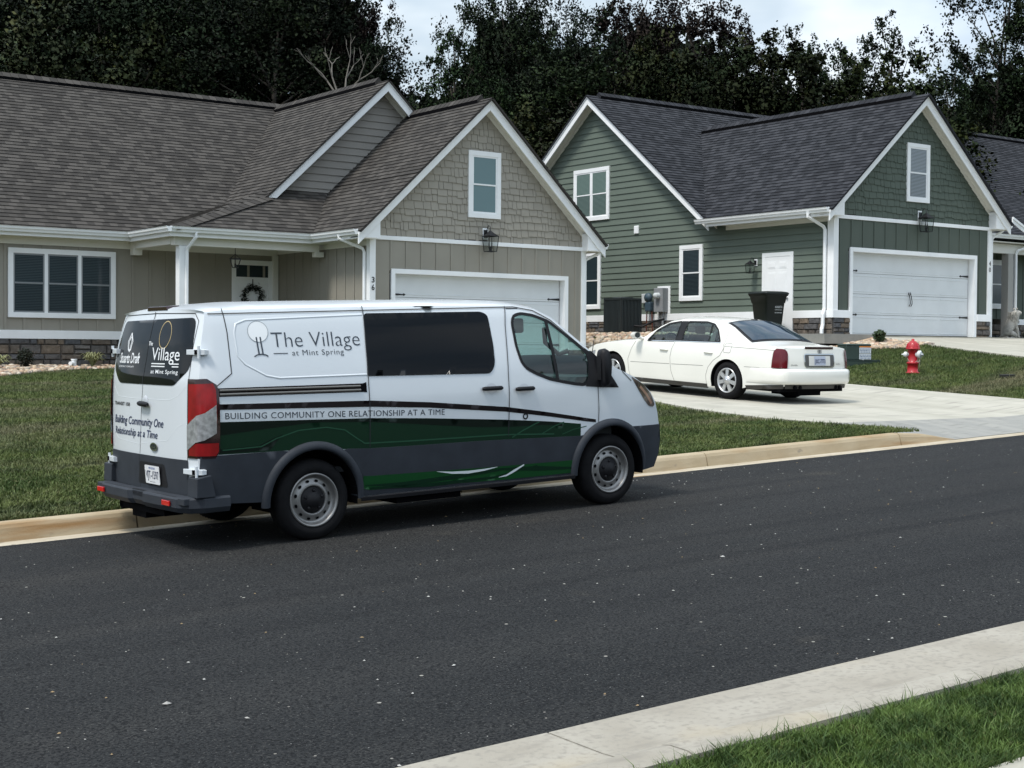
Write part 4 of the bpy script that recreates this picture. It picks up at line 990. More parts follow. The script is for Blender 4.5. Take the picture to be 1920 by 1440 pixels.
def wheel(par, T, c, side, Rr, W, rim_r, kind, label=None):
    """c: centre of the outer face plane, axis pointing outward (side*y)"""
    ax = T.to_3x3() @ Vector((0, side, 0)); ax.normalize(); C = T @ Vector(c); ref = (T.to_3x3() @ Vector((0, 0, 1))).normalized()
    b = MB(); prof = [(rim_r, -.02), (rim_r+.012, .0), (rim_r+.05, .008), (Rr-.06, .006), (Rr-.025, -.008), (Rr-.006, -.03), (Rr, -.055), (Rr, -W+.06), (Rr-.02, -W+.01), (rim_r, -W)]
    b.lathe(prof, C, ax, 56, 0, True, ref)
    k = 72
    for i in range(k):       # shoulder blocks
        a = 2*math.pi*i/k; e = ref*math.cos(a)+ax.cross(ref)*math.sin(a); t = ax.cross(e)*(.008)
        p = C+e*(Rr-.012)-ax*.02; q = C+e*(Rr+.004)-ax*.055
        b.add([p-t, p+t, q+t, q-t], [[0, 1, 2, 3]])
    ty = b.build('tyre', TYRE)
    b = MB()
    if kind == 'steel':
        b.lathe([(rim_r+.006, -.012), (rim_r+.004, .004), (rim_r-.010, .004), (rim_r-.018, -.02), (rim_r-.03, -.045), (rim_r-.038, -.05), (rim_r-.045, -.052), (rim_r-.075, -.035), (rim_r-.10, -.022), (rim_r-.108, -.026), (rim_r-.115, -.05)], C, ax, 56, 0, True, ref)
        for i in range(16 if True else 0):
            if i % 2: continue
        for i in range(12):
            a = 2*math.pi*(i+.5)/12; e = ref*math.cos(a)+ax.cross(ref)*math.sin(a); g = ax.cross(e); cc = C+e*(rim_r-.062)-ax*.0385
            ring = [cc+(g*math.cos(2*math.pi*j/12)*.017+e*math.sin(2*math.pi*j/12)*.011)+ax*(.004-.011*math.sin(2*math.pi*j/12)*.5) for j in range(12)]
            b.add(ring, [list(range(12))], 1)
        rm = b.build('rim', [STEEL, DARKGAP])
        b = MB(); b.lathe([(rim_r-.112, -.045), (rim_r-.118, -.028), (.07, -.012), (.065, .002), (.0, .006)], C, ax, 40, 0, True, ref)
        for i in range(5):
            a = 2*math.pi*i/5; e = ref*math.cos(a)+ax.cross(ref)*math.sin(a); b.lathe([(.014, -.03), (.014, .0), (.008, .006), (0, .007)], C+e*.083-ax*.008, ax, 10)
        hc = b.build('hub_cap', BLK)
    else:
        b.lathe([(rim_r+.006, -.012), (rim_r+.004, .006), (rim_r-.012, .006), (rim_r-.022, -.03), (rim_r-.03, -.10)], C, ax, 48, 0, True, ref)
        for i in range(7):
            a = 2*math.pi*i/7; e = ref*math.cos(a)+ax.cross(ref)*math.sin(a); g = ax.cross(e)
            for d in (0,):
                o_ = g*d*.024; w0, w1 = .036, .036; r0, r1 = .055, rim_r-.012
                P = [C+e*r0+o_*.9-g*w0*.8, C+e*r0+o_*.9+g*w0*.8, C+e*r1+o_*1.25+g*w1, C+e*r1+o_*1.25-g*w1]; up = [q+ax*h for q, h in zip(P, (.004, .004, -.004, -.004))]; dn = [q-ax*.03 for q in P]
                b.add(up+dn, [[0, 1, 2, 3], [0, 4, 5, 1], [1, 5, 6, 2], [2, 6, 7, 3], [3, 7, 4, 0]])
        b.lathe([(.085, -.02), (.082, .006), (.05, .012), (.045, .018), (.0, .020)], C, ax, 28, 0, True, ref)
        rm = b.build('rim', mat('wheel_silver', (.55, .56, .57), .3, metal=.6))
        b = MB(); b.lathe([(.026, .0), (.024, .004), (.0, .005)], C+ax*.0195, ax, 16, 0, True, ref); hc = b.build('hub_cap', CHROME)
    b = MB(); b.lathe([(rim_r-.02, -.085), (.06, -.09), (0, -.09)], C, ax, 24, 0, False, ref); dd = b.build('brake_disc', mat('brake_dark', (.02, .02, .02), .7))
    ty.name = 'wheel'; set_parent(ty, par)
    for o in (rm, hc, dd): o.parent = ty
    if label: ty['label'] = label
    return ty
# ------------------------------------------------------------------ the van
vo = Vector((6.104, 12.118, -.2196+.0373*6.104+.0))
pv = math.atan(.0373)
VM = Matrix.Translation(vo) @ Matrix.Rotation(-pv, 4, 'Y')
van = thing('van', tuple(vo), 'white passenger van with green and black side stripes parked at the kerb', 'van')
PZ = [(.25, .94), (.5, .975), (.75, .995), (1.0, 1.005), (1.25, 1.0), (1.40, .985), (1.55, .955), (1.8, .90), (1.93, .868), (1.99, .84), (2.05, .80)]
FX = [(3.2, 1.0), (3.5, .992), (3.7, .972), (3.85, .945), (4.0, .90), (4.12, .85)]
def van_S(x, z):
    w = smooth_tab(PZ, z, .05)*smooth_tab(FX, x, .06)
    if x < -.82: w -= .055*((-.86-x)/.16)**2 if x < -.86 else 0
    # wheel-arch swell and lower door crease
    w += .006*math.exp(-((z-1.13)/.10)**2)*(1-ss((x-2.6)/.5))
    return w
V_ = Shell(van_S, VM); TV = V_.T
def xr(z): return lerp_tab([(.30, -1.03), (.75, -1.035), (1.40, -1.01), (1.70, -.965), (1.97, -.90)], z)
ARC_R = arc(0, .35, .43, 172, 8, 22); ARC_F = arc(3.31, .35, .43, 172, 8, 22)
top_edge = [(-.90, 1.97), (-.75, 1.985), (-.4, 1.992), (.2, 1.995), (.8, 1.995), (1.5, 1.992), (2.1, 1.985), (2.3, 1.978), (2.5, 1.945), (2.68, 1.86), (2.87, 1.71), (3.02, 1.59), (3.18, 1.465), (3.32, 1.385), (3.48, 1.315), (3.63, 1.255), (3.78, 1.17), (3.90, 1.08), (3.98, .98), (4.03, .86), (4.06, .74), (4.08, .60), (4.06, .45), (3.98, .31)]
bott = [(3.78, .29)]+[p for p in ARC_F[::-1]]+[(2.84, .33), (.48, .33)]+ARC_R[::-1]+[(-.46, .37), (-.98, .40)]
rear_e = [(xr(z), z) for z in (.45, .6, .75, .9, 1.05, 1.2, 1.4, 1.55, 1.7, 1.85)]
outer = top_edge+bott+rear_e
cabwin = [(2.23, 1.885), (2.32, 1.905), (2.46, 1.885), (2.64, 1.82), (2.80, 1.70), (2.95, 1.585), (3.05, 1.50), (3.06, 1.38), (3.04, 1.24), (2.99, 1.20), (2.86, 1.215), (2.70, 1.245), (2.56, 1.275), (2.40, 1.335), (2.30, 1.385), (2.245, 1.45), (2.21, 1.60), (2.20, 1.82)]
hole = rounded(cabwin, .03, 2)
b = MB()
V_.side_region(b, outer, [hole], 0, -1, 0, .06, .07); V_.side_region(b, outer, [hole], 0, 1, 0, .06, .07)
# roof / windscreen / bonnet / nose : rows across
def bul(i, x, z):
    tab = {0: (0, .05)}
    return None
BX = [(-.9, 0), (2.2, 0.0), (2.5, .12), (2.9, .20), (3.2, .24), (3.5, .20), (3.9, .16), (4.1, .14)]
BZ = [(-.9, .055), (-.4, .075), (2.2, .072), (2.6, .06), (3.2, .03), (3.6, .045), (3.9, .04), (4.0, .0)]
te = resample(top_edge, .07, False)
NS = 24
def row(x, z):
    y0 = van_S(x, z); bx = lerp_tab(BX, x); bz = lerp_tab(BZ, x) if z > .95 else 0; bx = bx if z > .75 else .13
    r_ = []
    for j in range(NS+1):
        s = -1+2*j/NS; k = 1-abs(s)**2.6
        r_.append((x+bx*k, s*y0, z+bz*k))
    return r_
te_exact = resample(top_edge, .07, False)
rows = [row(x, z) for x, z in te_exact]
isw = [2.55 < x < 3.26 for x, z in te_exact]
for i in range(len(rows)-1):
    if isw[i] and isw[i+1]: continue
    strip_surface(b, TV, [rows[i], rows[i+1]], 0, True)
# rear face
def rear_x(y, z):
    ye = van_S(xr(z), z); s = min(1, abs(y)/ye); return xr(z)-.055*(1-s**3)
RZ = [.40]+[p[1] for p in rear_e]+[1.97]
rz = resample([(z, 0) for z in RZ], .07, False); rz = [p[0] for p in resample([(a, 0) for a in RZ], .07, False)]
e_rows = []
full_rear = resample([(-.98, .40)]+rear_e+[(-.90, 1.97)], .07, False)
for (x, z) in full_rear:
    ye = van_S(x, z); e_rows.append([((x-.055*(1-abs(-1+2*j/NS)**3)), (-1+2*j/NS)*ye, z) for j in range(NS+1)])
strip_surface(b, TV, e_rows, 0, True, True)
# close top rear edge (between rear face and roof start)
strip_surface(b, TV, [e_rows[-1], [((p[0]+q[0])/2-.02, p[1]*1.0, (p[2]+q[2])/2+.012) for p, q in zip(e_rows[-1], rows[0])], rows[0]], 0, True, True)
body = b.build('body', PAINT, van, weld=.0008); body.data.set_sharp_from_angle(angle=R(30))
# windscreen glass
b = MB(); idx = [i for i in range(len(rows)) if isw[i]]
strip_surface(b, TV, [rows[i] for i in idx], 0, True); b.build('windscreen', SCREEN, van)
# under body, wheel wells
b = MB(); 
for pts in ([(-.95, -.82, .36), (3.95, -.80, .36), (3.95, .80, .36), (-.95, .82, .36)],): b.prism([TV(p) for p in pts], VM.to_3x3() @ Vector((0, 0, .06)))
b.tube([TV((-.2, -.3, .30)), TV((2.9, -.25, .28))], .05, 8); b.tube([TV((-1.05, .25, .30)), TV((-.2, -.3, .30))], .05, 8)
b.prism([TV(p) for p in [(.9, -.85, .22), (1.6, -.85, .22), (1.6, .3, .22), (.9, .3, .22)]], (0, 0, .14)); b.prism([TV(p) for p in [(2.2, -.3, .20), (3.6, -.3, .2), (3.6, .3, .2), (2.2, .3, .2)]], (0, 0, .2))
for cx in (0, 3.31):
    for sd_ in (-1, 1):
        a = arc(cx, .35, .425, 190, -10, 20); A = [TV((x, sd_*.985, z)) for x, z in a]; B_ = [TV((x, sd_*.62, z)) for x, z in a]; n = len(a)
        b.add(A+B_, [[i, i+1, n+i+1, n+i] for i in range(n-1)]); b.add(B_, [list(range(n))])
b.tube([TV((0, -.8, .33)), TV((0, .8, .33))], .06, 8)
b.build('underbody', DARKGAP, van)
# cladding
def arcpts(cx, a0, a1, r=.44, n=12): return [(cx+r*math.cos(R(a0+(a1-a0)*i/n)), .355+r*math.sin(R(a0+(a1-a0)*i/n))) for i in range(n+1)]
def clad(b, side):
    p = [(.47, .335), (2.84, .335)]+arcpts(3.31, 180, 124)+[(2.93, .705), (1.8, .735), (1.0, .745), (.56, .752), (.33, .765)]+arcpts(0, 62, 0)
    V_.side_region(b, p, (), .009, side, 0, .06, .06, edge=.012)
    V_.side_region(b, [(-.97, .40), (-.47, .37)]+arcpts(0, 178, 110)+[(-.30, .792), (-.88, .795), (-1.02, .785), (-1.03, .6)], (), .009, side, 0, .06, .06, edge=.012)
    V_.side_region(b, arcpts(3.31, 60, 4)+[(3.79, .30), (3.97, .315), (4.05, .45), (4.07, .60), (4.045, .745), (3.62, .755)], (), .012, side, 0, .06, .05, edge=.016)
b = MB(); clad(b, -1); clad(b, 1)
nr = [r for r in rows if r[0][2] < .76]
strip_surface(b, TV, [[(p[0]+.012, p[1], p[2]) for p in r] for r in nr], 0, True)
b.build('lower_cladding', CLAD, van)
for sd_ in (-1, 1):
    for cx in (0, 3.31):
        b = MB(); n = 34; prof = [(.425, .018), (.428, .040), (.445, .046), (.475, .040), (.492, .022), (.497, .004)]; rws = []
        for i in range(n+1):
            a = R(180-(-4)-188*i/n) if cx == 0 else R(184-188*i/n); rws.append([V_.sp(cx+r*math.cos(a), .355+r*math.sin(a), o, sd_) for r, o in prof])
            rws[-1].insert(0, rws[-1][0]+Vector((0, -sd_*.10, 0)))
        strip_surface(b, TV, rws, 0, True, sd_ > 0); b.build('wheel_arch', CLAD, van)
# sills
b = MB()
for sd_ in (-1, 1): strip_surface(b, TV, [[(x, sd_*.985, .335), (x, sd_*1.0, .325), (x, sd_*.995, .295), (x, sd_*.93, .285)] for x in (.45, 2.85)], 0, False)
b.build('sill', BLK, van)
# decals on both sides
def interp(tab, x): return lerp_tab(tab, x)
BT = [(-.90, 1.215), (.56, 1.172), (1.18, 1.125), (2.04, 1.035), (2.55, .955), (3.17, .845)]
BB = [(-.90, 1.170), (.56, 1.118), (1.18, 1.075), (2.04, .990), (2.55, .915), (3.10, .825)]
GT = [(-.90, 1.070), (.56, 1.018), (1.18, .980), (2.04, .915), (2.55, .868), (3.08, .805)]
GBt = [(-.90, .800), (-.30, .792), (.38, .760), (.56, .752), (2.04, .728), (2.93, .705)]
def band(top, bot, x0, x1, st=.12):
    xs_ = rng(x0, x1, st); return [(x, interp(bot, x)) for x in xs_]+[(x, interp(top, x)) for x in xs_[::-1]]
for sd_ in (-1, 1):
    b = MB(); V_.side_region(b, band(BT, BB, -.885, 3.12), (), .0026, sd_, 0, .06, .06); b.build('black_stripe', DECALB, van)
    b = MB(); g = band(GT, GBt, -.885, 2.93)
    g = [p for p in g if not (math.hypot(p[0], p[1]-.35) < .48 or math.hypot(p[0]-3.31, p[1]-.35) < .48)]
    V_.side_region(b, g, (), .0026, sd_, 0, .06, .06); b.build('green_stripe', DECALG, van)
    b = MB()
    WV = [(-.90, .955), (-.5, .985), (.0, 1.015), (.56, .985), (1.1, .93), (1.7, .865), (2.1, .845), (2.5, .84), (2.8, .80), (3.0, .79)]
    V_.side_region(b, band([(x, z-.001) for x, z in GT], WV, -.885, 2.70), (), .0036, sd_, 0, .06, .06)
    V_.side_region(b, [(-.885, .845), (-.52, .852), (-.40, .90), (-.30, .93), (-.42, .805), (-.885, .81)], (), .0036, sd_, 0, .06, .06); b.build('dark_sweep', DECALK, van)
    b = MB()
    V_.side_region(b, [(.485, .515), (.57, .508), (1.27, .495), (2.02, .482), (2.84, .475), (2.835, .40), (2.84, .352), (2.04, .352), (.56, .385), (.48, .40)], (), .0135, sd_, 0, .06, .06); b.build('green_sill_stripe', DECALG2, van)
    b = MB()
    for pts, w in (([(.50, .43), (.9, .405), (1.5, .43), (2.0, .455), (2.4, .43), (2.83, .40)], [.004, .045, .035, .022, .045, .02]), ([(.55, .40), (1.2, .375), (1.9, .385), (2.4, .46)], [.015, .032, .020, .008])):
        P = resample(pts, .08, False); V2, F2_ = ribbon(P, [lerp_tab([(p[0], ww) for p, ww in zip(pts, w)], q[0]) for q in P]); V_.side_mesh(b, V2, F2_, .0165, sd_)
    b.build('dark_swirl', DECALG, van)
    b = MB()
    for pts, w in (([(1.25, .492), (1.42, .468), (1.60, .458), (1.78, .466), (1.93, .481)], [.002, .020, .026, .018, .002]), ([(1.95, .381), (2.04, .392), (2.13, .43), (2.24, .478)], [.004, .016, .024, .012])):
        P = resample(pts, .04, False); V2, F2_ = ribbon(P, [lerp_tab([(p[0], ww) for p, ww in zip(pts, w)], q[0]) for q in P]); V_.side_mesh(b, V2, F2_, .0170, sd_)
    b.build('white_swirl', DECALW, van)
    b = MB()
    for pts, w in (([(.50, .80), (.9, .79), (1.5, .782), (2.04, .775), (2.6, .745)], .012), ([(2.10, .745), (2.22, .80), (2.34, .845), (2.42, .872)], .012), ([(2.44, .75), (2.6, .82), (2.72, .852)], .010), ([(2.70, .735), (2.84, .775), (3.0, .795)], .008), ([(-.85, .835), (-.50, .842), (-.36, .90), (-.15, .955), (.12, .965), (.3, .93), (.42, .85), (.50, .80)], .010)):
        V_.side_line(b, pts, w, .0050, sd_)
    b.build('pale_swirl', DECALG3, van)
# panel gaps
b = MB(); S_ = .008
for sd_ in (-1, 1):
    for pts in ([(-.745, 2.0), (-.73, 1.80), (-.735, 1.46), (-.88, 1.36)], [(.60, 2.0), (.57, 1.6), (.555, 1.30), (.55, .76)], [(.56, .51), (.555, .36)],
                [(2.15, 1.975), (2.115, 1.80), (2.075, 1.36), (2.055, .76)], [(2.04, .73), (2.03, .35)], [(3.15, 1.175), (3.155, .95), (3.15, .80)],
                [(2.16, 1.955), (2.3, 1.955)], [(3.48, 1.31), (3.60, 1.21)], [(-.88, 1.955), (2.25, 1.968), (2.47, 1.93), (2.66, 1.835), (2.85, 1.685), (3.0, 1.567), (3.17, 1.445)]):
        V_.side_line(b, pts, S_, .0075 if pts[-1][1] < 1.0 else (.006 if len(pts) > 5 else .003), sd_)
    V_.side_line(b, [(3.02, 1.55), (3.2, 1.43)], .02, .003, sd_)
b.build('panel_gap', SEAM, van)
b = MB()   # raised bead round the blank rear panel
for sd_ in (-1,):
    pr_ = resample([(.58, 1.925), (-.55, 1.90), (-.64, 1.87), (-.665, 1.80), (-.66, 1.60), (-.60, 1.53), (-.42, 1.43), (-.30, 1.405), (.55, 1.40)], .05, False)
    b.tube([TV(V_.sp(x, z, -.0075, sd_)) for x, z in pr_], .012, 8)
b.build('panel_bead', PAINT, van)
# side glass
for sd_ in (-1, 1):
    b = MB(); V_.side_region(b, rounded([(.60, 1.935), (1.86, 1.93), (1.93, 1.90), (1.945, 1.62), (1.935, 1.44), (1.88, 1.355), (.55, 1.385), (.57, 1.60)], [.03, .03, .04, .05, .05, .06, .02, .02], 3), (), .006, sd_, 0, .06, .05)
    b.build('side_window', DKGLASS, van)
    b = MB(); gl_o = hole; b2 = MB()
    V_.side_region(b, hole, (), -.006, sd_, 0, .08, .06); b.build('cab_window', SCREEN, van)
    P = resample(hole, .04, True); V2, F2_ = ribbon(P, .030, True); V_.side_mesh(b2, V2, F2_, .004, sd_)
    V_.side_line(b2, [(2.60, 1.845), (2.625, 1.6), (2.655, 1.245)], .038, .006, sd_); V_.side_region(b2, [(3.04, 1.52), (3.10, 1.525), (3.24, 1.40), (3.335, 1.27), (3.42, 1.155), (3.2, 1.165), (3.0, 1.185), (3.05, 1.26), (3.055, 1.4)], (), .007, sd_, 0, .06, .05, edge=.008)
    b2.build('window_seal', BLK, van)
# interior
b = MB(); J = VM.to_3x3()
def vbox(b, x0, x1, y0, y1, z0, z1, mi=0):
    P = [TV((x, y, z)) for z in (z0, z1) for y in (y0, y1) for x in (x0, x1)]; b.add(P, [[0, 2, 3, 1], [4, 5, 7, 6], [0, 1, 5, 4], [2, 6, 7, 3], [0, 4, 6, 2], [1, 3, 7, 5]], mi)
vbox(b, -.9, 3.4, -.84, .84, .55, .6); vbox(b, 2.02, 2.05, -.84, .84, .6, 1.35)
b.prism([TV(p) for p in [(2.95, -.84, .6), (2.95, -.84, 1.18), (3.02, -.84, 1.27), (3.45, -.84, 1.27), (3.45, -.84, .6)]], J @ Vector((0, 1.68, 0)))
b.build('dashboard', INTER, van)
for y in (-.45, .45):
    b = MB(); vbox(b, 2.15, 2.62, y-.24, y+.24, .85, 1.0); b.prism([TV(p) for p in [(2.10, y-.23, .95), (2.24, y-.23, .95), (2.12, y-.20, 1.52), (2.02, y-.20, 1.52)]], J @ Vector((0, .44, 0)))
    b.prism([TV(p) for p in [(2.03, y-.12, 1.55), (2.12, y-.12, 1.55), (2.10, y-.11, 1.72), (2.03, y-.11, 1.72)]], J @ Vector((0, .23, 0))); b.build('seat', INTER, van, bevel=.03)
b = MB(); sc_ = Vector((2.78, .42, 1.30)); ax_ = Vector((-.75, 0, .66)); e1 = Vector((0, 1, 0)); e2 = ax_.cross(e1)
b.tube([TV(sc_+(e1*math.cos(t_)+e2*math.sin(t_))*.19) for t_ in [2*math.pi*i/28 for i in range(29)]], .016, 8, caps=False); b.tube([TV(sc_-ax_*.02-e1*.18), TV(sc_-ax_*.02+e1*.18)], .02, 6); b.tube([TV(sc_), TV(sc_-ax_*.25)], .03, 8)
b.build('steering_wheel', BLK, van)
b = MB(); b.tube([TV((2.66, -.80, 1.76)), TV((2.70, -.76, 1.62)), TV((2.86, -.76, 1.50)), TV((2.95, -.80, 1.53))], .024, 8); b.build('grab_handle', INTER, van)
b = MB(); vbox(b, 2.24, 2.42, -.80, -.76, 1.72, 1.86); b.build('sun_visor', mat('visor_grey', (.10, .11, .12), .8), van, bevel=.02)
# mirrors
for sd_ in (-1, 1):
    b = MB(); q = rounded([(3.14, 1.19), (3.12, 1.40), (3.15, 1.53), (3.25, 1.545), (3.30, 1.42), (3.28, 1.25), (3.22, 1.165)], .04, 3)
    q = [(3.15+(x-3.12)*.62, z) for x, z in q]; A = [TV((x, sd_*.985, z)) for x, z in q]; B_ = [TV((x+.01, sd_*1.085, 1.36+(z-1.36)*.92)) for x, z in q]; n = len(q)
    mid = [TV((x, sd_*1.045, 1.36+(z-1.36)*1.04)) for x, z in q]
    b.add(A+mid+B_, [[i, (i+1) % n, n+(i+1) % n, n+i] for i in range(n)]+[[n+i, n+(i+1) % n, 2*n+(i+1) % n, 2*n+i] for i in range(n)]+[list(range(n))[::-1], list(range(2*n, 3*n))], 0, True)
    b.tube([TV((3.18, sd_*.90, 1.22)), TV((3.20, sd_*1.02, 1.25))], .045, 8); mm_ = b.build('wing_mirror', BLK, van)
    b = MB(); b.add([TV((3.142, sd_*(1.0+.07*u), 1.24+.22*v)) for u, v in ((0, 0), (1, 0), (1, 1), (0, 1))], [[0, 1, 2, 3]]); o = b.build('mirror_glass', CHROME); o.parent = mm_
# handles
for sd_ in (-1, 1):
    for (x0, x1, z) in ((1.76, 1.985, 1.215), (2.14, 2.355, 1.195)):
        b = MB(); xm = (x0+x1)/2; ring = [(xm+.062*math.cos(a), z+.05*math.sin(a)) for a in [2*math.pi*i/20 for i in range(20)]]
        V_.side_region(b, ring, (), .0015, sd_, 1, .05, .05); b.tube([TV(V_.sp(x0, z, .012, sd_)), TV(V_.sp(x0+.02, z, .03, sd_)), TV(V_.sp(x1-.02, z, .03, sd_)), TV(V_.sp(x1, z, .012, sd_))], [.014, .020, .020, .014], 8)
        b.build('door_handle', [BLK, mat('cup_grey', (.55, .58, .62), .4)], van)
b = MB(); ring = [(2.255+.024*math.cos(a), .935+.024*math.sin(a)) for a in [2*math.pi*i/18 for i in range(18)]]; V_.side_line(b, ring, .014, .006, -1, 0, .02, True); b.build('lock_ring', BLK, van)
# slide rail
b = MB(); V_.side_region(b, [(-.875, 1.345), (.50, 1.325), (.535, 1.335), (.535, 1.245), (.50, 1.25), (-.875, 1.275)], (), .003, -1, 0, .1, .1); o = b.build('slide_rail', DARKGAP, van)
b = MB(); b.tube([TV(V_.sp(-.86, 1.325, .004)), TV(V_.sp(.47, 1.302, .004))], .012, 8); b.tube([TV(V_.sp(-.86, 1.292, .002)), TV(V_.sp(.47, 1.268, .002))], .014, 8); r2_ = b.build('rail_bar', RAILM); r2_.parent = o
# lettering on the side
def side_text(s, u0, u1, v0, v1, m, name='lettering', off=.0030, sh=0, bold=.0, side=-1, dz=0.0, sp_=1.0):
    v, f = text_fit(s, u0, u1, 0, 1, bold, sp_, sh)
    v = [(x, (v0+(x-u0)*dz)+(v1-v0)*t_) for x, t_ in v]
    if side > 0: v = [((u0+u1)-x, z) for x, z in v]
    b = MB(); V_.side_mesh(b, v, f, off, side); return b.build(name, m, van)
for sd_ in (-1, 1):
    side_text('BUILDING COMMUNITY ONE RELATIONSHIP AT A TIME', -.82, 1.34, 1.090, 1.142, INK, side=sd_, dz=-.0405, sp_=1.08)
    side_text('The Village', -.335, .52, 1.665, 1.795, INK, side=sd_, dz=-.012, bold=-.012)
    side_text('at Mint Spring', -.155, .345, 1.590, 1.637, INK, side=sd_, dz=-.010, bold=-.004, sp_=1.12)
    b = MB(); s_ = lambda x: x if sd_ < 0 else .255-x
    V_.side_line(b, [(-.33, 1.612), (-.195, 1.610)] if sd_ < 0 else [(.35, 1.606), (.5, 1.604)], .007, .0030, sd_)
    cx = -.46 if sd_ < 0 else .40
    V_.side_line(b, [(cx-.012, 1.755), (cx-.004, 1.61)], .013, .0040, sd_); V_.side_line(b, [(cx+.024, 1.755), (cx+.032, 1.61)], .013, .0040, sd_)
    P = [(cx-.050, 1.592), (cx-.02, 1.606), (cx+.02, 1.610), (cx+.06, 1.602), (cx+.078, 1.590)]; V_.side_line(b, P, .010, .0040, sd_); b.build('tree_emblem', INK, van)
    b = MB(); ring = [(cx+.01+.093*math.cos(a), 1.80+.088*math.sin(a)) for a in [2*math.pi*i/30 for i in range(30)]]; V_.side_region(b, ring, (), .0024, sd_, 0, .06, .03); b.build('tree_emblem_crown', mat('emblem_white', (.84, .86, .87), .3), van)
    b = MB(); V_.side_line(b, ring, .004, .0034, sd_, 0, .03, True); b.build('tree_emblem_outline', mat('emblem_line', (.25, .28, .30), .4), van)
# tail lights (wrap round the corner)
def corner_rows(zs, yin, xout, off, sd_, n1=5, n2=6):
    rws = []
    for z in zs:
        xe = xr(z); ye = van_S(xe, z); r0 = []
        yi = yin(z) if callable(yin) else yin
        for i in range(n1): y = yi+(ye-.012-yi)*i/(n1-1); r0.append(Vector((rear_x(y, z)-off, sd_*y, z)))
        for i in range(1, n2+1): x = xe+.01+(xout(z)-xe-.01)*i/n2; r0.append(V_.sp(x, z, off, sd_))
        rws.append(r0)
    return rws
xo = lambda z: lerp_tab([(.77, -.915), (.82, -.875), (1.33, -.865), (1.385, -.885), (1.425, -.95)], z)
for sd_ in (-1, 1):
    b = MB(); strip_surface(b, TV, corner_rows(rng(.775, 1.425, .05), .785 if sd_ < 0 else .93, xo, .010, sd_), 0, True, sd_ > 0); base_ = b.build('tail_light', REDD, van)
    b = MB(); strip_surface(b, TV, corner_rows(rng(1.06, 1.385, .05), .812 if sd_ < 0 else .935, lambda z: xo(z)-.026, .018, sd_), 0, True, sd_ > 0); o = b.build('brake_lens', REDL); o.parent = base_
    b = MB(); strip_surface(b, TV, corner_rows(rng(.795, .90, .03), .82 if sd_ < 0 else .935, lambda z: xo(z)-.012, .017, sd_), 0, True, sd_ > 0); o = b.build('lower_lens', REDL); o.parent = base_
    b = MB(); cols = []
    for j in range(9):
        fr = j/8; zb, zt = .835+.145*fr, 1.045+.165*fr; c_ = []
        for z in [zb+(zt-zb)*k/6 for k in range(7)]:
            full = corner_rows([z], .80 if sd_ < 0 else .935, lambda z: xo(z)-.03, .022, sd_, 9, 8)[0]; c_.append(full[int(round(fr*(len(full)-1)))])
        cols.append(c_)
    strip_surface(b, TV, cols, 0, True, sd_ < 0)
    o = b.build('reversing_lens', CLEARL); o.parent = base_
# rear glass, doors
def rear_patch(b, outer, off, step=.07, mi=0, holes=(), rs=None):
    V2, F2_ = region(outer, holes, step, rs); b.add([TV((rear_x(y, z)-off, y, z)) for y, z in V2], F2_, mi, True)
def rear_mesh(b, V2, F2_, off, mi=0): b.add([TV((rear_x(y, z)-off, y, z)) for y, z in V2], F2_, mi, True)
def rear_line(b, pts, w, off, closed=False): V2, F2_ = ribbon(resample(pts, .04, closed), w, closed); rear_mesh(b, V2, F2_, off)
winp = rounded([(.76, 1.915), (-.76, 1.93), (-.80, 1.60), (-.77, 1.50), (-.54, 1.365), (.68, 1.365), (.87, 1.48), (.87, 1.60)], [.07, .07, .05, .05, .05, .05, .05, .05], 3)
b = MB(); rear_patch(b, winp, .004); b.build('rear_window', DKGLASS, van)
b = MB(); rear_patch(b, [(.92, .755), (-.785, .755), (-.785, .46), (-.6, .435), (.66, .435), (.86, .46), (.93, .62)], .008, .08); b.build('rear_lower_cladding', CLAD, van)
b = MB(); rear_line(b, [(.03, 1.99), (.035, 1.93)], .012, .003); rear_line(b, [(.035, 1.93), (.06, 1.62), (.10, 1.37)], .008, .0065); rear_line(b, [(.10, 1.36), (.13, 1.15), (.16, .76)], .006, .002); rear_line(b, [(.16, .755), (.17, .44)], .008, .0095)
rear_line(b, [(-.78, .46), (-.775, .77), (-.785, 1.4), (-.80, 1.90), (-.72, 1.965), (.0, 1.975), (.76, 1.965), (.83, 1.90), (.91, 1.4), (.93, .77)], .007, .0025); b.build('door_gap', SEAM, van)
b = MB()
for k_ in range(2):
    pts = [(.86, 1.33), (.72, 1.24), (.30, 1.235), (-.45, 1.24), (-.62, 1.285), (-.74, 1.36)] if k_ == 0 else [(.86, .93), (.72, .86), (.2, .84), (-.42, .90), (-.60, 1.02), (-.74, 1.06)]
    b.tube([TV((rear_x(y, z)+.0105, y, z)) for y, z in resample(pts, .06, False)], .012, 8)
b.build('door_crease', PAINT, van)
def rear_text(s, y0, y1, z0, z1, m, off=.003, bold=.0, sh=0, dz=0, sp_=1.0):
    v, f = text_fit(s, y0, y1, 0, 1, bold, sp_, sh); v = [(y, z0+(y-y0)*dz+(z1-z0)*t_) for y, t_ in v]; b = MB(); rear_mesh(b, v, f, off); return b.build('lettering', m, van)
rear_text('Building Community One', .83, -.345, 1.005, 1.075, INKN, .003, .010, .25)
rear_text('Relationship at a Time', .82, -.225, .905, .970, INKN, .003, .010, .25)
rear_text('TRANSIT 150', .84, .40, 1.165, 1.195, BLK, .004, .02)
WTXT = mat('window_lettering', (.80, .82, .84), .4)
rear_text('Village', -.05, -.60, 1.575, 1.685, WTXT, .0055, .0)
rear_text('The', .045, -.045, 1.70, 1.735, WTXT, .0055, .01)
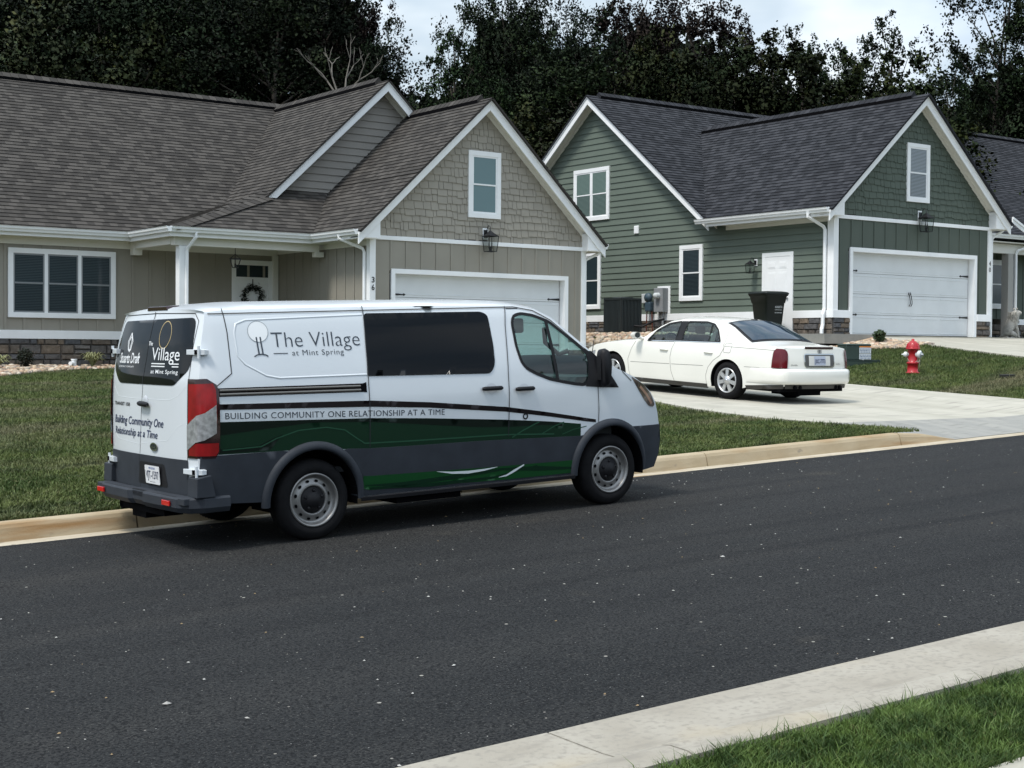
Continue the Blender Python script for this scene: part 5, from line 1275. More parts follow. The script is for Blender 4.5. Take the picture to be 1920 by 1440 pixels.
rear_text('at Mint Spring', -.06, -.60, 1.462, 1.495, WTXT, .0055, .01, 0, 0, 1.1)
rear_text('Stuarts Draft', .735, .21, 1.545, 1.635, WTXT, .0055, .015, .35)
rear_text('RETIREMENT COMMUNITY', .735, .33, 1.505, 1.520, WTXT, .0055, .0)
b = MB()
for z in (1.545, 1.522): rear_line(b, [(-.06, z), (-.34, z)], .009, .0055); rear_line(b, [(-.48, z), (-.60, z)], .009, .0055)
b.build('lettering', WTXT, van)
b = MB(); ring = [(-.27+.115*math.cos(a), 1.79+.115*math.sin(a)) for a in [2*math.pi*i/30 for i in range(30)]]; rear_line(b, ring, .008, .0052, True); b.build('gold_ring', mat('gold_line', (.50, .38, .18), .4), van)
b = MB()
for k_ in (1.0, .55): rear_line(b, [(.49, 1.81-.075*(1-k_)*0+.0), (.49-.06*k_, 1.735), (.49-.035*k_, 1.665), (.49+.0, 1.645+.03*(1-k_)), (.49+.035*k_, 1.665), (.49+.06*k_, 1.735), (.49, 1.735+.075*k_)], .013, .0055)
b.build('diamond_emblem', WTXT, van)
b = MB(); b.tube([TV((rear_x(y, z)-.03, y, z)) for y, z in ((.135, 1.20), (.10, 1.198), (-.03, 1.193), (-.075, 1.193))], [.014, .024, .024, .014], 8); b.lathe([(.05, .002), (.045, .006), (0, .004)], TV((rear_x(.03, 1.22), .03, 1.22)), J @ Vector((-1, 0, 0)), 18, 1); b.build('rear_handle', [BLK, mat('cup_grey', (.6, .62, .64), .4)], van)
b = MB(); ring = [(-.165+.072*math.cos(a), .835+.030*math.sin(a)) for a in [2*math.pi*i/26 for i in range(26)]]; V2, F2_ = region(ring, (), .03, .02); rear_mesh(b, V2, F2_, .012); b.build('oval_badge', mat('badge_dark', (.02, .025, .035), .2), van)
b = MB(); rear_line(b, ring, .010, .014, True); v, f = text_fit('Ford', -.125, -.205, .823, .842, .01, 1, .3); rear_mesh(b, v, f, .0145); b.build('badge_rim', CHROME, van)
# number plate
b = MB(); rear_patch(b, rounded([(.155, .695), (-.375, .695), (-.43, .50), (.20, .50)], .03, 2), .0095, .06); b.build('plate_recess', BLK, van)
b = MB(); pq = rounded([(-.0, .672), (-.305, .672), (-.305, .515), (.0, .515)], .012, 2); q0 = [TV((rear_x(-.15, .6)-.022-(z-.6)*.06, y, z)) for y, z in pq]; b.prism(q0, J @ Vector((-.004, 0, 0))); npl = b.build('number_plate', mat('plate_white', (.78, .79, .80), .4), van)
def flat_text(s, y0, y1, z0, z1, m, par, x, bold=.0, nm='lettering'):
    v, f = text_fit(s, y0, y1, z0, z1, bold); b = MB(); b.add([TV((x-(z-.6)*.06, y, z)) for y, z in v], f); o = b.build(nm, m); o.parent = par
xp = rear_x(-.15, .6)-.0275
flat_text('VJT-1597', -.015, -.290, .560, .628, INKN, npl, xp, .012); flat_text('VIRGINIA', -.08, -.225, .642, .660, mat('plate_blue', (.16, .22, .42), .5), npl, xp, .01); flat_text('www.dmv', -.09, -.21, .530, .540, INK, npl, xp)
# hinges
for sd_ in (-1, 1):
    for z in (1.645, .665):
        b = MB(); ye = van_S(xr(z), z); P = [(rear_x(.76, z)-.018, sd_*.765, z), (xr(z)-.022, sd_*(ye+.0), z), (xr(z)+.02, sd_*(ye+.045), z), (xr(z)+.085, sd_*(ye+.085 if False else ye+.06), z)]
        b.tube([TV(p) for p in P[:3]+[(xr(z)+.045, sd_*(ye+.05), z)]], [.030, .034, .032, .026], 4, 0, False); b.tube([TV((xr(z)-.03, sd_*(ye+.03), z-.05)), TV((xr(z)-.03, sd_*(ye+.03), z+.05))], .013, 8); hg = b.build('hinge', PAINT, van, bevel=.004)
        b = MB(); vbox(b, xr(z)-.055, xr(z)-.035, sd_*(ye+.01)-.012, sd_*(ye+.01)+.012, z-.018, z+.02); o = b.build('hinge_gap', DARKGAP); o.parent = hg
b = MB(); P = [(-.955, y, z) for y, z in ((.22, 1.998), (-.22, 1.998), (-.20, 2.035), (.20, 2.035))]; b.prism([TV(p) for p in P], J @ Vector((.12, 0, .006))); b.build('high_brake_light', REDD, van, bevel=.006)
# rear bumper
b = MB(); path = [(-.80, 1.02), (-1.02, 1.02), (-1.14, .96), (-1.195, .82), (-1.21, .5), (-1.215, .17), (-1.185, .12), (-1.185, -.12), (-1.215, -.17), (-1.21, -.5), (-1.195, -.82), (-1.14, -.96), (-1.02, -1.02), (-.80, -1.02)]
prof_ = [(-.10, .465), (-.012, .46), (.0, .445), (.0, .375), (-.03, .33), (-.16, .325)]; rws = []
for i, (x, y) in enumerate(path):
    a_, c_ = Vector((*path[max(i-1, 0)], 0)), Vector((*path[min(i+1, len(path)-1)], 0)); d = (c_-a_).normalized(); nn = Vector((-d.y, d.x, 0)); nn = nn if nn.dot(Vector((x+.3, y, 0))) > 0 else -nn
    rws.append([Vector((x, y, 0))+nn*o_+Vector((0, 0, z)) for o_, z in prof_])
strip_surface(b, TV, rws, 0, False)
for sd_ in (-1, 1):
    q = [(-1.10, .46), (-1.09, .62), (-.965, .64), (-.93, .46)]; A = [TV((x, sd_*.84, z)) for x, z in q]; b.prism(A, J @ Vector((0, sd_*.185, 0)))
vbox(b, -1.185, -.98, -.96, .96, .40, .457); b.build('rear_bumper', CLAD, van, bevel=.006)
b = MB()
for i in range(9): vbox(b, -1.18+i*.018, -1.172+i*.018, -.78, .78, .456, .4615)
b.build('step_ribs', BLK, van)
for y in (-.66, .80):
    b = MB(); vbox(b, -1.222, -1.205, y-.075, y+.075, .385, .428); b.build('reflector', mat('reflector_red', (.55, .012, .012), .2, coat=.5), van, bevel=.004)
b = MB(); vbox(b, -1.10, -.8, .05, .35, .20, .33); b.tube([TV((-1.12, .55, .28)), TV((-.8, .55, .28))], .04, 10); vbox(b, -1.12, -.95, -.4, .6, .26, .32); b.build('tow_hitch', DARKGAP, van)
# headlight
for sd_ in (-1, 1):
    b = MB(); hp = rounded([(3.60, 1.255), (3.78, 1.165), (3.90, 1.06), (3.965, .95), (3.93, .93), (3.86, .945), (3.78, 1.02), (3.70, 1.12)], .02, 2); V_.side_region(b, hp, (), .006, sd_, 0, .05, .04, edge=.01)
    o = b.build('headlight', mat('headlight', (.11, .085, .07), .08, coat=1.0, nz=(9, .5)), van)
    b = MB(); V_.side_line(b, [(3.72, 1.15), (3.82, 1.06), (3.90, .965)], .03, .009, sd_); o2 = b.build('indicator_lens', mat('amber_dull', (.38, .22, .15), .2, coat=.8)); o2.parent = o
# wheels
for (x, nm) in ((0, ''), (3.31, '')):
    for sd_ in (-1, 1): wheel(van, VM, (x, sd_*.975, .345), sd_, .350, .23, .228, 'steel')
# aerial
b = MB(); b.tube([TV((3.20, -.84, 1.40)), TV((3.23, -.86, 1.40+.22))], .004, 5); b.build('aerial', BLK, van)
# ------------------------------------------------------------------ the white saloon on the driveway
WCAR = mat('saloon_paint', (.80, .79, .735), .25, coat=.6, nz=(1.2, .03))
CARV = mat('saloon_trim', (.035, .032, .028), .5)
co = Vector((19.296, 18.692, 0)); cw_ = tz(18.4, 18.7)+.02; cf_ = tz(18.4, 21.6)+.02
cpitch = math.atan2(cf_-cw_, 2.93); co.z = cw_-.02*0+.0
CM = Matrix.Translation(co) @ Matrix.Rotation(R(93.0), 4, 'Z') @ Matrix.Rotation(-cpitch, 4, 'Y')
car = thing('parked_car', tuple(co), 'white four-door saloon car parked on the driveway in front of the garage', 'car')
CZt = [(.15, .90), (.3, .935), (.5, .948), (.75, .945), (.90, .925), (.98, .895), (1.1, .83), (1.34, .70), (1.42, .64)]
CFX = [(-1.30, .86), (-1.1, .925), (-.8, .96), (-.3, .995), (.2, 1.0), (2.6, 1.0), (3.2, .985), (3.5, .95), (3.75, .88), (3.9, .80)]
def car_S(x, z): return smooth_tab(CZt, z, .05)*smooth_tab(CFX, x, .08)
K_ = Shell(car_S, CM); TK = K_.T
ctop = [(-1.17, .955), (-1.0, .975), (-.72, .985), (-.45, 1.015), (-.2, 1.13), (.05, 1.255), (.24, 1.325), (.5, 1.355), (.9, 1.37), (1.35, 1.36), (1.62, 1.315), (1.82, 1.22), (2.0, 1.10), (2.15, 1.0), (2.35, .945), (2.7, .915), (3.1, .87), (3.45, .81), (3.72, .72), (3.85, .62), (3.92, .48), (3.88, .28)]
cbot = [(3.6, .20)]+arc(2.93, .33, .375, 200, -20, 20)[::-1][0:0]+[(2.93+.375*math.cos(R(a)), .33+.375*math.sin(R(a))) for a in range(-18, 199, 9)]+[(2.5, .19), (.45, .19)]+[(.375*math.cos(R(a)), .33+.375*math.sin(R(a))) for a in range(-18, 199, 9)]+[(-.45, .24), (-1.20, .30)]
crear = [(-1.235, .42), (-1.23, .56), (-1.21, .60), (-1.20, .75), (-1.18, .88)]
cout = ctop+cbot+crear
fw = rounded([(2.03, .945), (1.88, 1.14), (1.64, 1.275), (1.345, 1.325), (1.32, .965)], .03, 2); rw = rounded([(1.19, 1.325), (.72, 1.335), (.52, 1.30), (.38, 1.20), (.22, .99), (1.17, .975)], .03, 2)
b = MB()
for sd_ in (-1, 1): K_.side_region(b, cout, [fw, rw], 0, sd_, 0, .07, .07)
cBX = [(-1.2, -.10), (-.5, -.08), (-.2, -.14), (.24, -.06), (.6, 0), (1.5, .05), (1.8, .16), (2.15, .22), (2.6, .10), (3.5, .12), (3.9, .10)]
cBZ = [(-1.17, .0), (-1.05, .025), (-.7, .04), (-.2, .05), (.3, .07), (1.4, .07), (1.9, .06), (2.3, .05), (3.4, .05), (3.75, .02), (3.85, 0)]
def crow(x, z, n=20):
    y0 = car_S(x, z); bx = lerp_tab(cBX, x); bz = lerp_tab(cBZ, x) if z > .7 else 0
    return [(x+bx*(1-abs(-1+2*j/n)**2.4), (-1+2*j/n)*y0, z+bz*(1-abs(-1+2*j/n)**2.4)) for j in range(n+1)]
cte = resample(ctop, .07, False); crows = [crow(x, z) for x, z in cte]
for i in range(len(crows)-1):
    if 1.60 < cte[i][0] < 2.12: continue
    strip_surface(b, TK, [crows[i], crows[i+1]], 0, True)
cre = resample([(-1.20, .30)]+crear+[(-1.17, .955)], .07, False)
def crx(y, z):
    xe = lerp_tab([(.30, -1.20), (.42, -1.235), (.56, -1.23), (.60, -1.21), (.75, -1.20), (.88, -1.18), (.955, -1.17)], z); s = min(1, abs(y)/car_S(xe, z)); return xe-.10*(1-s**2.4)
strip_surface(b, TK, [[(x-.10*(1-abs(-1+2*j/20)**2.4), (-1+2*j/20)*car_S(x, z), z) for j in range(21)] for x, z in cre], 0, True, True)
cb_ = b.build('body', WCAR, car, weld=.0008); cb_.data.set_sharp_from_angle(angle=R(34))
b = MB(); strip_surface(b, TK, [r for r, (x, z) in zip(crows, cte) if 1.53 < x < 2.19], 0, True); b.build('windscreen', SCREEN, car)
CGL = glass_mat('saloon_glass', (.60, .70, .68), .15)
for sd_ in (-1, 1):
    for nm, h in (('front_window', fw), ('rear_window', rw)): b = MB(); K_.side_region(b, h, (), -.006, sd_, 0, .08, .06); b.build('side_window', CGL, car)
    b = MB(); K_.side_line(b, fw, .028, .004, sd_, 0, .05, True); K_.side_line(b, rw, .028, .004, sd_, 0, .05, True); K_.side_region(b, [(1.34, 1.33), (1.19, 1.335), (1.165, .975), (1.335, .965)], (), .004, sd_, 0, .08, .08); K_.side_line(b, [(.58, 1.31), (.50, 1.0)], .03, .004, sd_)
    b.build('window_seal', BLK, car)
    b = MB(); K_.side_line(b, [(2.04, .945), (1.2, .965), (.20, .982)], .012, .006, sd_); b.build('belt_trim', CHROME, car)
# rear glass laid on the sloping rear screen
def top_pt(x, s, off=0):
    z = lerp_tab(ctop[:12], x); y0 = car_S(x, z); k = 1-abs(s)**2.4; bx = lerp_tab(cBX, x); bz = lerp_tab(cBZ, x)
    return Vector((x+bx*k-off*.5, s*y0, z+bz*k+off*.85))
for (xa, xb, sa, off, m, nm) in ((-.46, .265, .965, .006, BLK, 'screen_surround'), (-.40, .215, .90, .012, mat('rear_screen_glass', (.012, .028, .045), .03, spec=.7), 'rear_screen')):
    b = MB(); strip_surface(b, TK, [[top_pt(xa+(xb-xa)*i/10, -sa+2*sa*j/16, off) for j in range(17)] for i in range(11)], 0, True, True); b.build(nm, m, car)
b = MB()
for sd_ in (-1, 1):
    for pts in ([(2.33, .925), (2.42, .78), (2.50, .58), (2.47, .36), (2.42, .22)], [(1.31, .955), (1.37, .82), (1.395, .66), (1.36, .42), (1.27, .22)], [(.13, .97), (.11, .88), (.17, .76), (.33, .66), (.44, .54), (.49, .40), (.48, .22)], [(.22, 1.32), (.12, 1.15), (.11, .96)], [(-1.17, .905), (-.6, .915), (.10, .925)],
                [(2.43, .53), (1.40, .545)], [(1.35, .545), (.56, .56)], [(-.40, .595), (-1.20, .60)]): K_.side_line(b, pts, .007, .002, sd_)
K_.side_line(b, rounded([(.08, .985), (-.08, .98), (-.06, .815), (.11, .82)], .03, 2), .006, .003, 1, 0, .04, True)
b.build('panel_gap', mat('gap_grey', (.16, .155, .14), .8), car)
b = MB()
for sd_ in (-1, 1):
    K_.side_region(b, [(2.50, .245), (.47, .24), (.46, .165), (2.50, .165)], (), .01, sd_, 0, .1, .1, edge=.03); K_.side_region(b, [(-.43, .275), (-1.21, .33), (-1.20, .26), (-.45, .20)], (), .006, sd_, 0, .1, .1, edge=.03)
b2_ = [[(crx(y, .33)-.004, y, .335), (crx(y, .3)-.004, y, .26)] for y in rng(-.80, .80, .1)]; strip_surface(b, TK, b2_, 0, False, True); b.build('lower_trim', CARV, car)
def kbox(b, x0, x1, y0, y1, z0, z1, mi=0):
    P = [TK((x, y, z)) for z in (z0, z1) for y in (y0, y1) for x in (x0, x1)]; b.add(P, [[0, 2, 3, 1], [4, 5, 7, 6], [0, 1, 5, 4], [2, 6, 7, 3], [0, 4, 6, 2], [1, 3, 7, 5]], mi)
b = MB(); kbox(b, -1.15, 3.8, -.84, .84, .20, .26); b.tube([TK((-.9, -.5, .24)), TK((-1.25, -.52, .27))], .035, 10)
for y in (-.60, -.48, .60, .48): b.tube([TK((-1.0, y, .27)), TK((-1.30, y, .285))], .034, 10)
kbox(b, -1.1, -.5, -.30, .30, .13, .24)
for cx in (0, 2.93):
    for sd_ in (-1, 1):
        a = arc(cx, .33, .372, 200, -20, 18); A = [TK((x, sd_*.93, z)) for x, z in a]; B_ = [TK((x, sd_*.60, z)) for x, z in a]; n = len(a); b.add(A+B_, [[i, i+1, n+i+1, n+i] for i in range(n-1)]); b.add(B_, [list(range(n))])
b.build('underbody', DARKGAP, car)
# bumper bar bulge
b = MB(); prof_ = [(.0, .60), (.035, .585), (.05, .55), (.05, .40), (.03, .345), (.0, .335)]; path = [(-.42, .0)]
rws = []
pts2 = [(x, car_S(x, .5)) for x in (-.45, -.7, -.95, -1.12)]+[(crx(y, .5), y) for y in (.84, .78, .66, .45, .22, .0)]; full = pts2+[(x, -y) for x, y in pts2[::-1][1:]]
for i, (x, y) in enumerate(full):
    a_, c_ = Vector((*full[max(i-1, 0)], 0)), Vector((*full[min(i+1, len(full)-1)], 0)); d = (c_-a_).normalized(); nn = Vector((-d.y, d.x, 0)); nn = nn if nn.dot(Vector((x+.2, y*2, 0))) > 0 else -nn
    k = ss(min(i, len(full)-1-i)/3.0); rws.append([Vector((x, y, 0))+nn*(o_*k-.004*(1-k))+Vector((0, 0, z)) for o_, z in prof_])
strip_surface(b, TK, rws, 0, True); b.build('rear_bumper', WCAR, car)
# lamps
def ccorner(zs, yin, xout, off, sd_, n1=5, n2=6):
    rws = []
    for z in zs:
        xe = crx(9, z); ye = car_S(xe, z); yi = yin(z); xo_ = xout(z)
        rws.append([Vector((crx(yi+(ye-.01-yi)*i/(n1-1), z)-off, sd_*(yi+(ye-.01-yi)*i/(n1-1)), z)) for i in range(n1)]+[K_.sp(xe+.01+(xo_-xe-.01)*i/n2, z, off, sd_) for i in range(1, n2+1)])
    return rws
for sd_ in (-1, 1):
    b = MB(); strip_surface(b, TK, ccorner(rng(.61, .935, .04), lambda z: .79-.03*(z-.6)/.3+.05*max(0, (z-.88)/.05), lambda z: -.985-.02*(z-.6)/.3-.05*max(0, (z-.89)/.05), .022, sd_), 0, True, sd_ > 0); tl = b.build('tail_light', mat('tail_maroon', (.10, .003, .008), .15, coat=.3), car)
b = MB(); strip_surface(b, TK, [[(crx(y, z)-.012, y, z) for z in (.945, .972, .985)] for y in rng(-.38, .38, .06)], 0, True); b.build('high_brake_light', REDD, car)
def krear(b, V2, F2_, off): b.add([TK((crx(y, z)-off, y, z)) for y, z in V2], F2_, 0, False)
b = MB(); V2, F2_ = region(rounded([(.40, .855), (-.40, .855), (-.385, .64), (.385, .64)], .05, 3), (), .06); krear(b, V2, F2_, .004); b.build('plate_recess', mat('recess_grey', (.10, .10, .10), .4, metal=.3), car)
b = MB(); ring = rounded([(.405, .86), (-.405, .86), (-.39, .635), (.39, .635)], .05, 3); V2, F2_ = ribbon(resample(ring, .05), .020, True); krear(b, V2, F2_, .010); b.build('recess_trim', CHROME, car)
b = MB(); V2, F2_ = region([(.30, .83), (-.27, .83), (-.27, .66), (.30, .66)], (), .08); krear(b, V2, F2_, .012); np2 = b.build('number_plate', mat('plate_holder', (.62, .62, .60), .5), car)
b = MB(); V2, F2_ = region([(.165, .825), (-.135, .825), (-.135, .668), (.165, .668)], (), .08); krear(b, V2, F2_, .016); o = b.build('plate_face', mat('plate_pale', (.42, .46, .56), .5)); o.parent = np2
v, f = text_fit('JXC-7773', .15, -.12, .705, .775, .015); b = MB(); b.add([TK((crx(y, z)-.020, y, z)) for y, z in v], f); o = b.build('lettering', INKN); o.parent = np2
v, f = text_fit('DeVille', .70, .56, .655, .680, .01, 1, .3); b = MB(); b.add([TK((crx(y, z)-.005, y, z)) for y, z in v], f); v, f = text_fit('Cadillac', -.45, -.60, .68, .70, .01, 1, .3); b.add([TK((crx(y, z)-.005, y, z)) for y, z in v], f); b.build('lettering', mat('badge_grey', (.2, .2, .2), .3, metal=.6), car)
b = MB(); V2, F2_ = region(rounded([(.035, .935), (-.035, .935), (-.028, .89), (0, .868), (.028, .89)], .008, 2), (), .03); krear(b, V2, F2_, .006); V2, F2_ = ribbon([(.055, .935), (.05, .89), (.0, .855), (-.05, .89), (-.055, .935)], .009); krear(b, V2, F2_, .007); b.build('crest_badge', mat('badge_grey', (.2, .2, .2), .3, metal=.6), car)
for sd_ in (-1, 1):
    for x in (1.56, .45):
        b = MB(); b.tube([TK(K_.sp(x-.10, .795, .004, sd_)), TK(K_.sp(x-.08, .797, .022, sd_)), TK(K_.sp(x+.08, .80, .022, sd_)), TK(K_.sp(x+.10, .80, .004, sd_))], [.012, .016, .016, .012], 8); b.build('door_handle', WCAR, car)
    b = MB(); q = [Vector((2.20+.075*math.cos(a), sd_*.98, 1.03+.062*math.sin(a))) for a in [2*math.pi*i/16 for i in range(16)]]; q2 = [Vector((p.x, sd_*1.10, p.z)) for p in q]; q3 = [Vector((2.22+(p.x-2.20)*.7+.03, sd_*1.045, 1.03+(p.z-1.03)*.9)) for p in q]
    A_ = [Vector((2.14, sd_*(1.0+.065+.085*math.cos(a)), 1.035+.060*math.sin(a))) for a in [2*math.pi*i/16 for i in range(16)]]; B2_ = [p+Vector((.10, 0, 0)) for p in A_]; C2_ = [Vector((2.29, sd_*1.065+(p.y-sd_*1.065)*.55, 1.035+(p.z-1.035)*.55)) for p in A_]
    n = 16; b.add([TK(p) for p in A_+B2_+C2_], [list(range(n))]+[[i, (i+1) % n, n+(i+1) % n, n+i] for i in range(n)]+[[n+i, n+(i+1) % n, 2*n+(i+1) % n, 2*n+i] for i in range(n)]+[list(range(2*n, 3*n))], 0, True)
    b.tube([TK((2.16, sd_*.90, .97)), TK((2.20, sd_*1.0, 1.0))], .03, 6); mr_ = b.build('wing_mirror', WCAR, car)
    b = MB(); b.add([TK((2.137, sd_*1.065+(p.y-sd_*1.065)*.82, 1.035+(p.z-1.035)*.82)) for p in A_], [list(range(n))]); o = b.build('mirror_glass', mat('mirror_dark', (.05, .06, .06), .1, spec=.8)); o.parent = mr_
for sd_ in (-1, 1):
    b = MB(); K_.side_region(b, rounded([(3.45, .70), (3.72, .64), (3.85, .56), (3.80, .50), (3.5, .56)], .02, 2), (), .006, sd_, 0, .06, .05); b.build('headlight', CLEARL, car)
# interior
for (x, y) in ((1.45, .38), (1.45, -.38)):
    b = MB(); b.prism([TK(p) for p in [(x-.12, y-.24, .35), (x+.45, y-.24, .35), (x+.45, y-.24, .55), (x+.02, y-.24, .58), (x-.20, y-.24, 1.10), (x-.30, y-.24, 1.08)]], CM.to_3x3() @ Vector((0, .48, 0))); b.prism([TK(p) for p in [(x-.29, y-.11, 1.10), (x-.20, y-.11, 1.12), (x-.22, y-.11, 1.26), (x-.30, y-.11, 1.24)]], CM.to_3x3() @ Vector((0, .22, 0))); b.build('seat', mat('leather_taupe', (.10, .085, .07), .6), car, bevel=.03)
b = MB(); b.prism([TK(p) for p in [(.0, -.66, .4), (.75, -.66, .4), (.75, -.66, .55), (.38, -.66, .58), (.05, -.66, 1.02), (-.1, -.66, 1.0)]], CM.to_3x3() @ Vector((0, 1.32, 0))); b.prism([TK(p) for p in [(-.45, -.7, .9), (.05, -.7, .95), (.05, -.7, 1.0), (-.45, -.7, .98)]], CM.to_3x3() @ Vector((0, 1.4, 0))); b.build('rear_seat', mat('leather_taupe', (.10, .085, .07), .6), car, bevel=.03)
b = MB(); b.prism([TK(p) for p in [(2.0, -.72, .35), (2.0, -.72, .88), (2.08, -.72, .94), (2.35, -.72, .93), (2.4, -.72, .35)]], CM.to_3x3() @ Vector((0, 1.44, 0))); kbox(b, 0, 2.4, -.78, .78, .27, .34); b.build('dashboard', INTER, car)
b = MB(); sc_ = Vector((1.86, .38, .93)); ax_ = Vector((-.85, 0, .5)).normalized(); e1 = Vector((0, 1, 0)); e2 = ax_.cross(e1); b.tube([TK(sc_+(e1*math.cos(t_)+e2*math.sin(t_))*.185) for t_ in [2*math.pi*i/28 for i in range(29)]], .015, 8, caps=False); b.tube([TK(sc_-e1*.18), TK(sc_+e1*.18)], .02, 6); b.build('steering_wheel', BLK, car)
b = MB(); b.tube([TK((2.97, .80, .86)), TK((2.99, .80, .88+.62))], [.006, .003], 6); b.build('aerial', BLK, car)
b = MB(); kbox(b, .18, .30, -.03, .03, 1.385, 1.415); b.build('roof_antenna', BLK, car, bevel=.008)
for x in (0, 2.93):
    for sd_ in (-1, 1): wheel(car, CM, (x, sd_*.925, .33), sd_, .335, .22, .215, 'alloy')
# ------------------------------------------------------------------ street furniture and small things
REDP = mat('hydrant_red', (.40, .012, .020), .45, coat=.3, nz=(10, .10)); WHP = mat('hydrant_white', (.70, .72, .72), .5); SILV = mat('hydrant_silver', (.45, .48, .50), .4, metal=.5)
hx, hy = 25.24, 20.05; hz = tz(hx, hy)-.01
hyd = thing('fire_hydrant', (hx, hy, hz), 'red fire hydrant with white side caps on the lawn', 'fire hydrant')
cd = Vector((-.592, -.806, 0))    # towards the street
rt = Vector((.806, -.592, 0))
H_ = lambda z: (hx, hy, hz+z)
b = MB(); b.lathe([(.0, .0), (.15, .0), (.15, .028), (.118, .032), (.112, .035), (.112, .20), (.128, .205), (.128, .235), (.112, .24), (.104, .245), (.104, .50), (.118, .505), (.150, .51), (.150, .535), (.130, .545)], H_(0), (0, 0, 1), 28); b.build('barrel', REDP, hyd)
b = MB(); b.lathe([(.130, .545), (.118, .60), (.085, .655), (.05, .685), (.032, .69), (.030, .73), (.0, .735)], H_(0), (0, 0, 1), 28)
for i in range(8):
    a = 2*math.pi*i/8; b.tube([Vector(H_(.545))+Vector((math.cos(a)*.133, math.sin(a)*.133, 0)), Vector(H_(.62))+Vector((math.cos(a)*.112, math.sin(a)*.112, 0)), Vector(H_(.68))+Vector((math.cos(a)*.055, math.sin(a)*.055, 0))], [.012, .012, .006], 6)
b.build('bonnet', REDP, hyd)
for d, r, zz, nm in ((-rt, .055, .40, 'side_cap'), (rt*.75+cd*.66, .080, .40, 'side_cap')):
    d = d.normalized(); c = Vector(H_(zz))
    b = MB(); b.lathe([(r*.8, .05), (r*.8, .13), (r*1.08, .13), (r*1.08, .17), (r*.75, .185)], c, d, 20); b.build('side_nozzle', WHP, hyd)
    b = MB(); b.lathe([(r*.8, .183), (r*.7, .195), (r*.28, .20), (r*.26, .235), (0, .237)], c, d, 12, 0, False); b.build(nm, SILV if r > .06 else WHP, hyd)
b = MB(); q0 = Vector(H_(.36))-rt*.14; q1 = Vector(H_(.34))+(rt*.75+cd*.66).normalized()*.16
for (a_, c_, sag) in ((q0, Vector(H_(.27))+cd*.125+rt*.05, .10), (q1, Vector(H_(.27))+cd*.125+rt*.05, .06), (q1, Vector(H_(.10))+rt*.10+cd*.10, .02)):
    b.tube([a_.lerp(c_, t_/8)-Vector((0, 0, sag*math.sin(math.pi*t_/8)))+cd*.03*math.sin(math.pi*t_/8) for t_ in range(9)], .006, 5)
b.build('chain', mat('chain_steel', (.35, .30, .27), .5, metal=.4), hyd)

tx, ty_ = 25.75, 22.05; tzz = tz(tx, ty_)-.02
GBOX = mat('cabinet_green', (.028, .048, .040), .5, nz=(4, .1))
box_ = thing('utility_cabinet', (tx, ty_, tzz), 'low dark green utility cabinet with white warning labels on the lawn', 'utility box')
def rot(px, py, a): return (tx+px*math.cos(a)-py*math.sin(a), ty_+px*math.sin(a)+py*math.cos(a))
ca = R(-24)
def cbox(b, x0, x1, y0, y1, z0, z1, k=1.0, mi=0):
    lo = [(*rot(x, y, ca), tzz+z0) for x, y in ((x0, y0), (x1, y0), (x1, y1), (x0, y1))]; hi = [(*rot(x*k, y*k, ca), tzz+z1) for x, y in ((x0, y0), (x1, y0), (x1, y1), (x0, y1))]
    b.add(lo+hi, [[3, 2, 1, 0], [4, 5, 6, 7], [0, 1, 5, 4], [1, 2, 6, 5], [2, 3, 7, 6], [3, 0, 4, 7]], mi)
b = MB(); cbox(b, -.46, .46, -.34, .34, -.15, .07); cbox(b, -.47, .47, -.35, .35, .07, .085); b.build('base', GBOX, box_, bevel=.008)
b = MB(); cbox(b, -.34, .28, -.24, .24, .085, .40, .98); cbox(b, -.345, .285, -.25, .25, .40, .445, .93); b.build('hood', GBOX, box_, bevel=.02)
LAB = mat('label_white', (.62, .66, .68), .5); LABI = mat('label_ink', (.05, .10, .22), .6); LABO = mat('label_orange', (.60, .20, .04), .6)
def cl(u, z, o=0): x, y = rot(u, -.243-o, ca); return (x, y, tzz+z)
b = MB()
for z0 in (.10, .235): b.add([cl(-.02, z0, .004), cl(.265, z0, .004), cl(.265, z0+.125, .004), cl(-.02, z0+.125, .004)], [[0, 1, 2, 3]], 0)
b.add([cl(-.02, .365, .004), cl(.265, .365, .004), cl(.265, .392, .004), cl(-.02, .392, .004)], [[0, 1, 2, 3]], 2)
rs = random.Random(3)
for z0 in (.11, .245):
    for r_i in range(3):
        u = -.005
        while u < .25: w = rs.uniform(.01, .035); b.add([cl(u, z0+.008+r_i*.034, .006), cl(u+w, z0+.008+r_i*.034, .006), cl(u+w, z0+.024+r_i*.034, .006), cl(u, z0+.024+r_i*.034, .006)], [[0, 1, 2, 3]], 1); u += w+.010
b.build('warning_label', [LAB, LABI, LABO], box_)
b = MB(); b.tube([cl(.05, .09, .03), cl(.09, .06, .05), cl(.14, .07, .05), cl(.18, .05, .06), cl(.17, .0, .06)], .012, 6); b.build('hasp', LAB, box_)

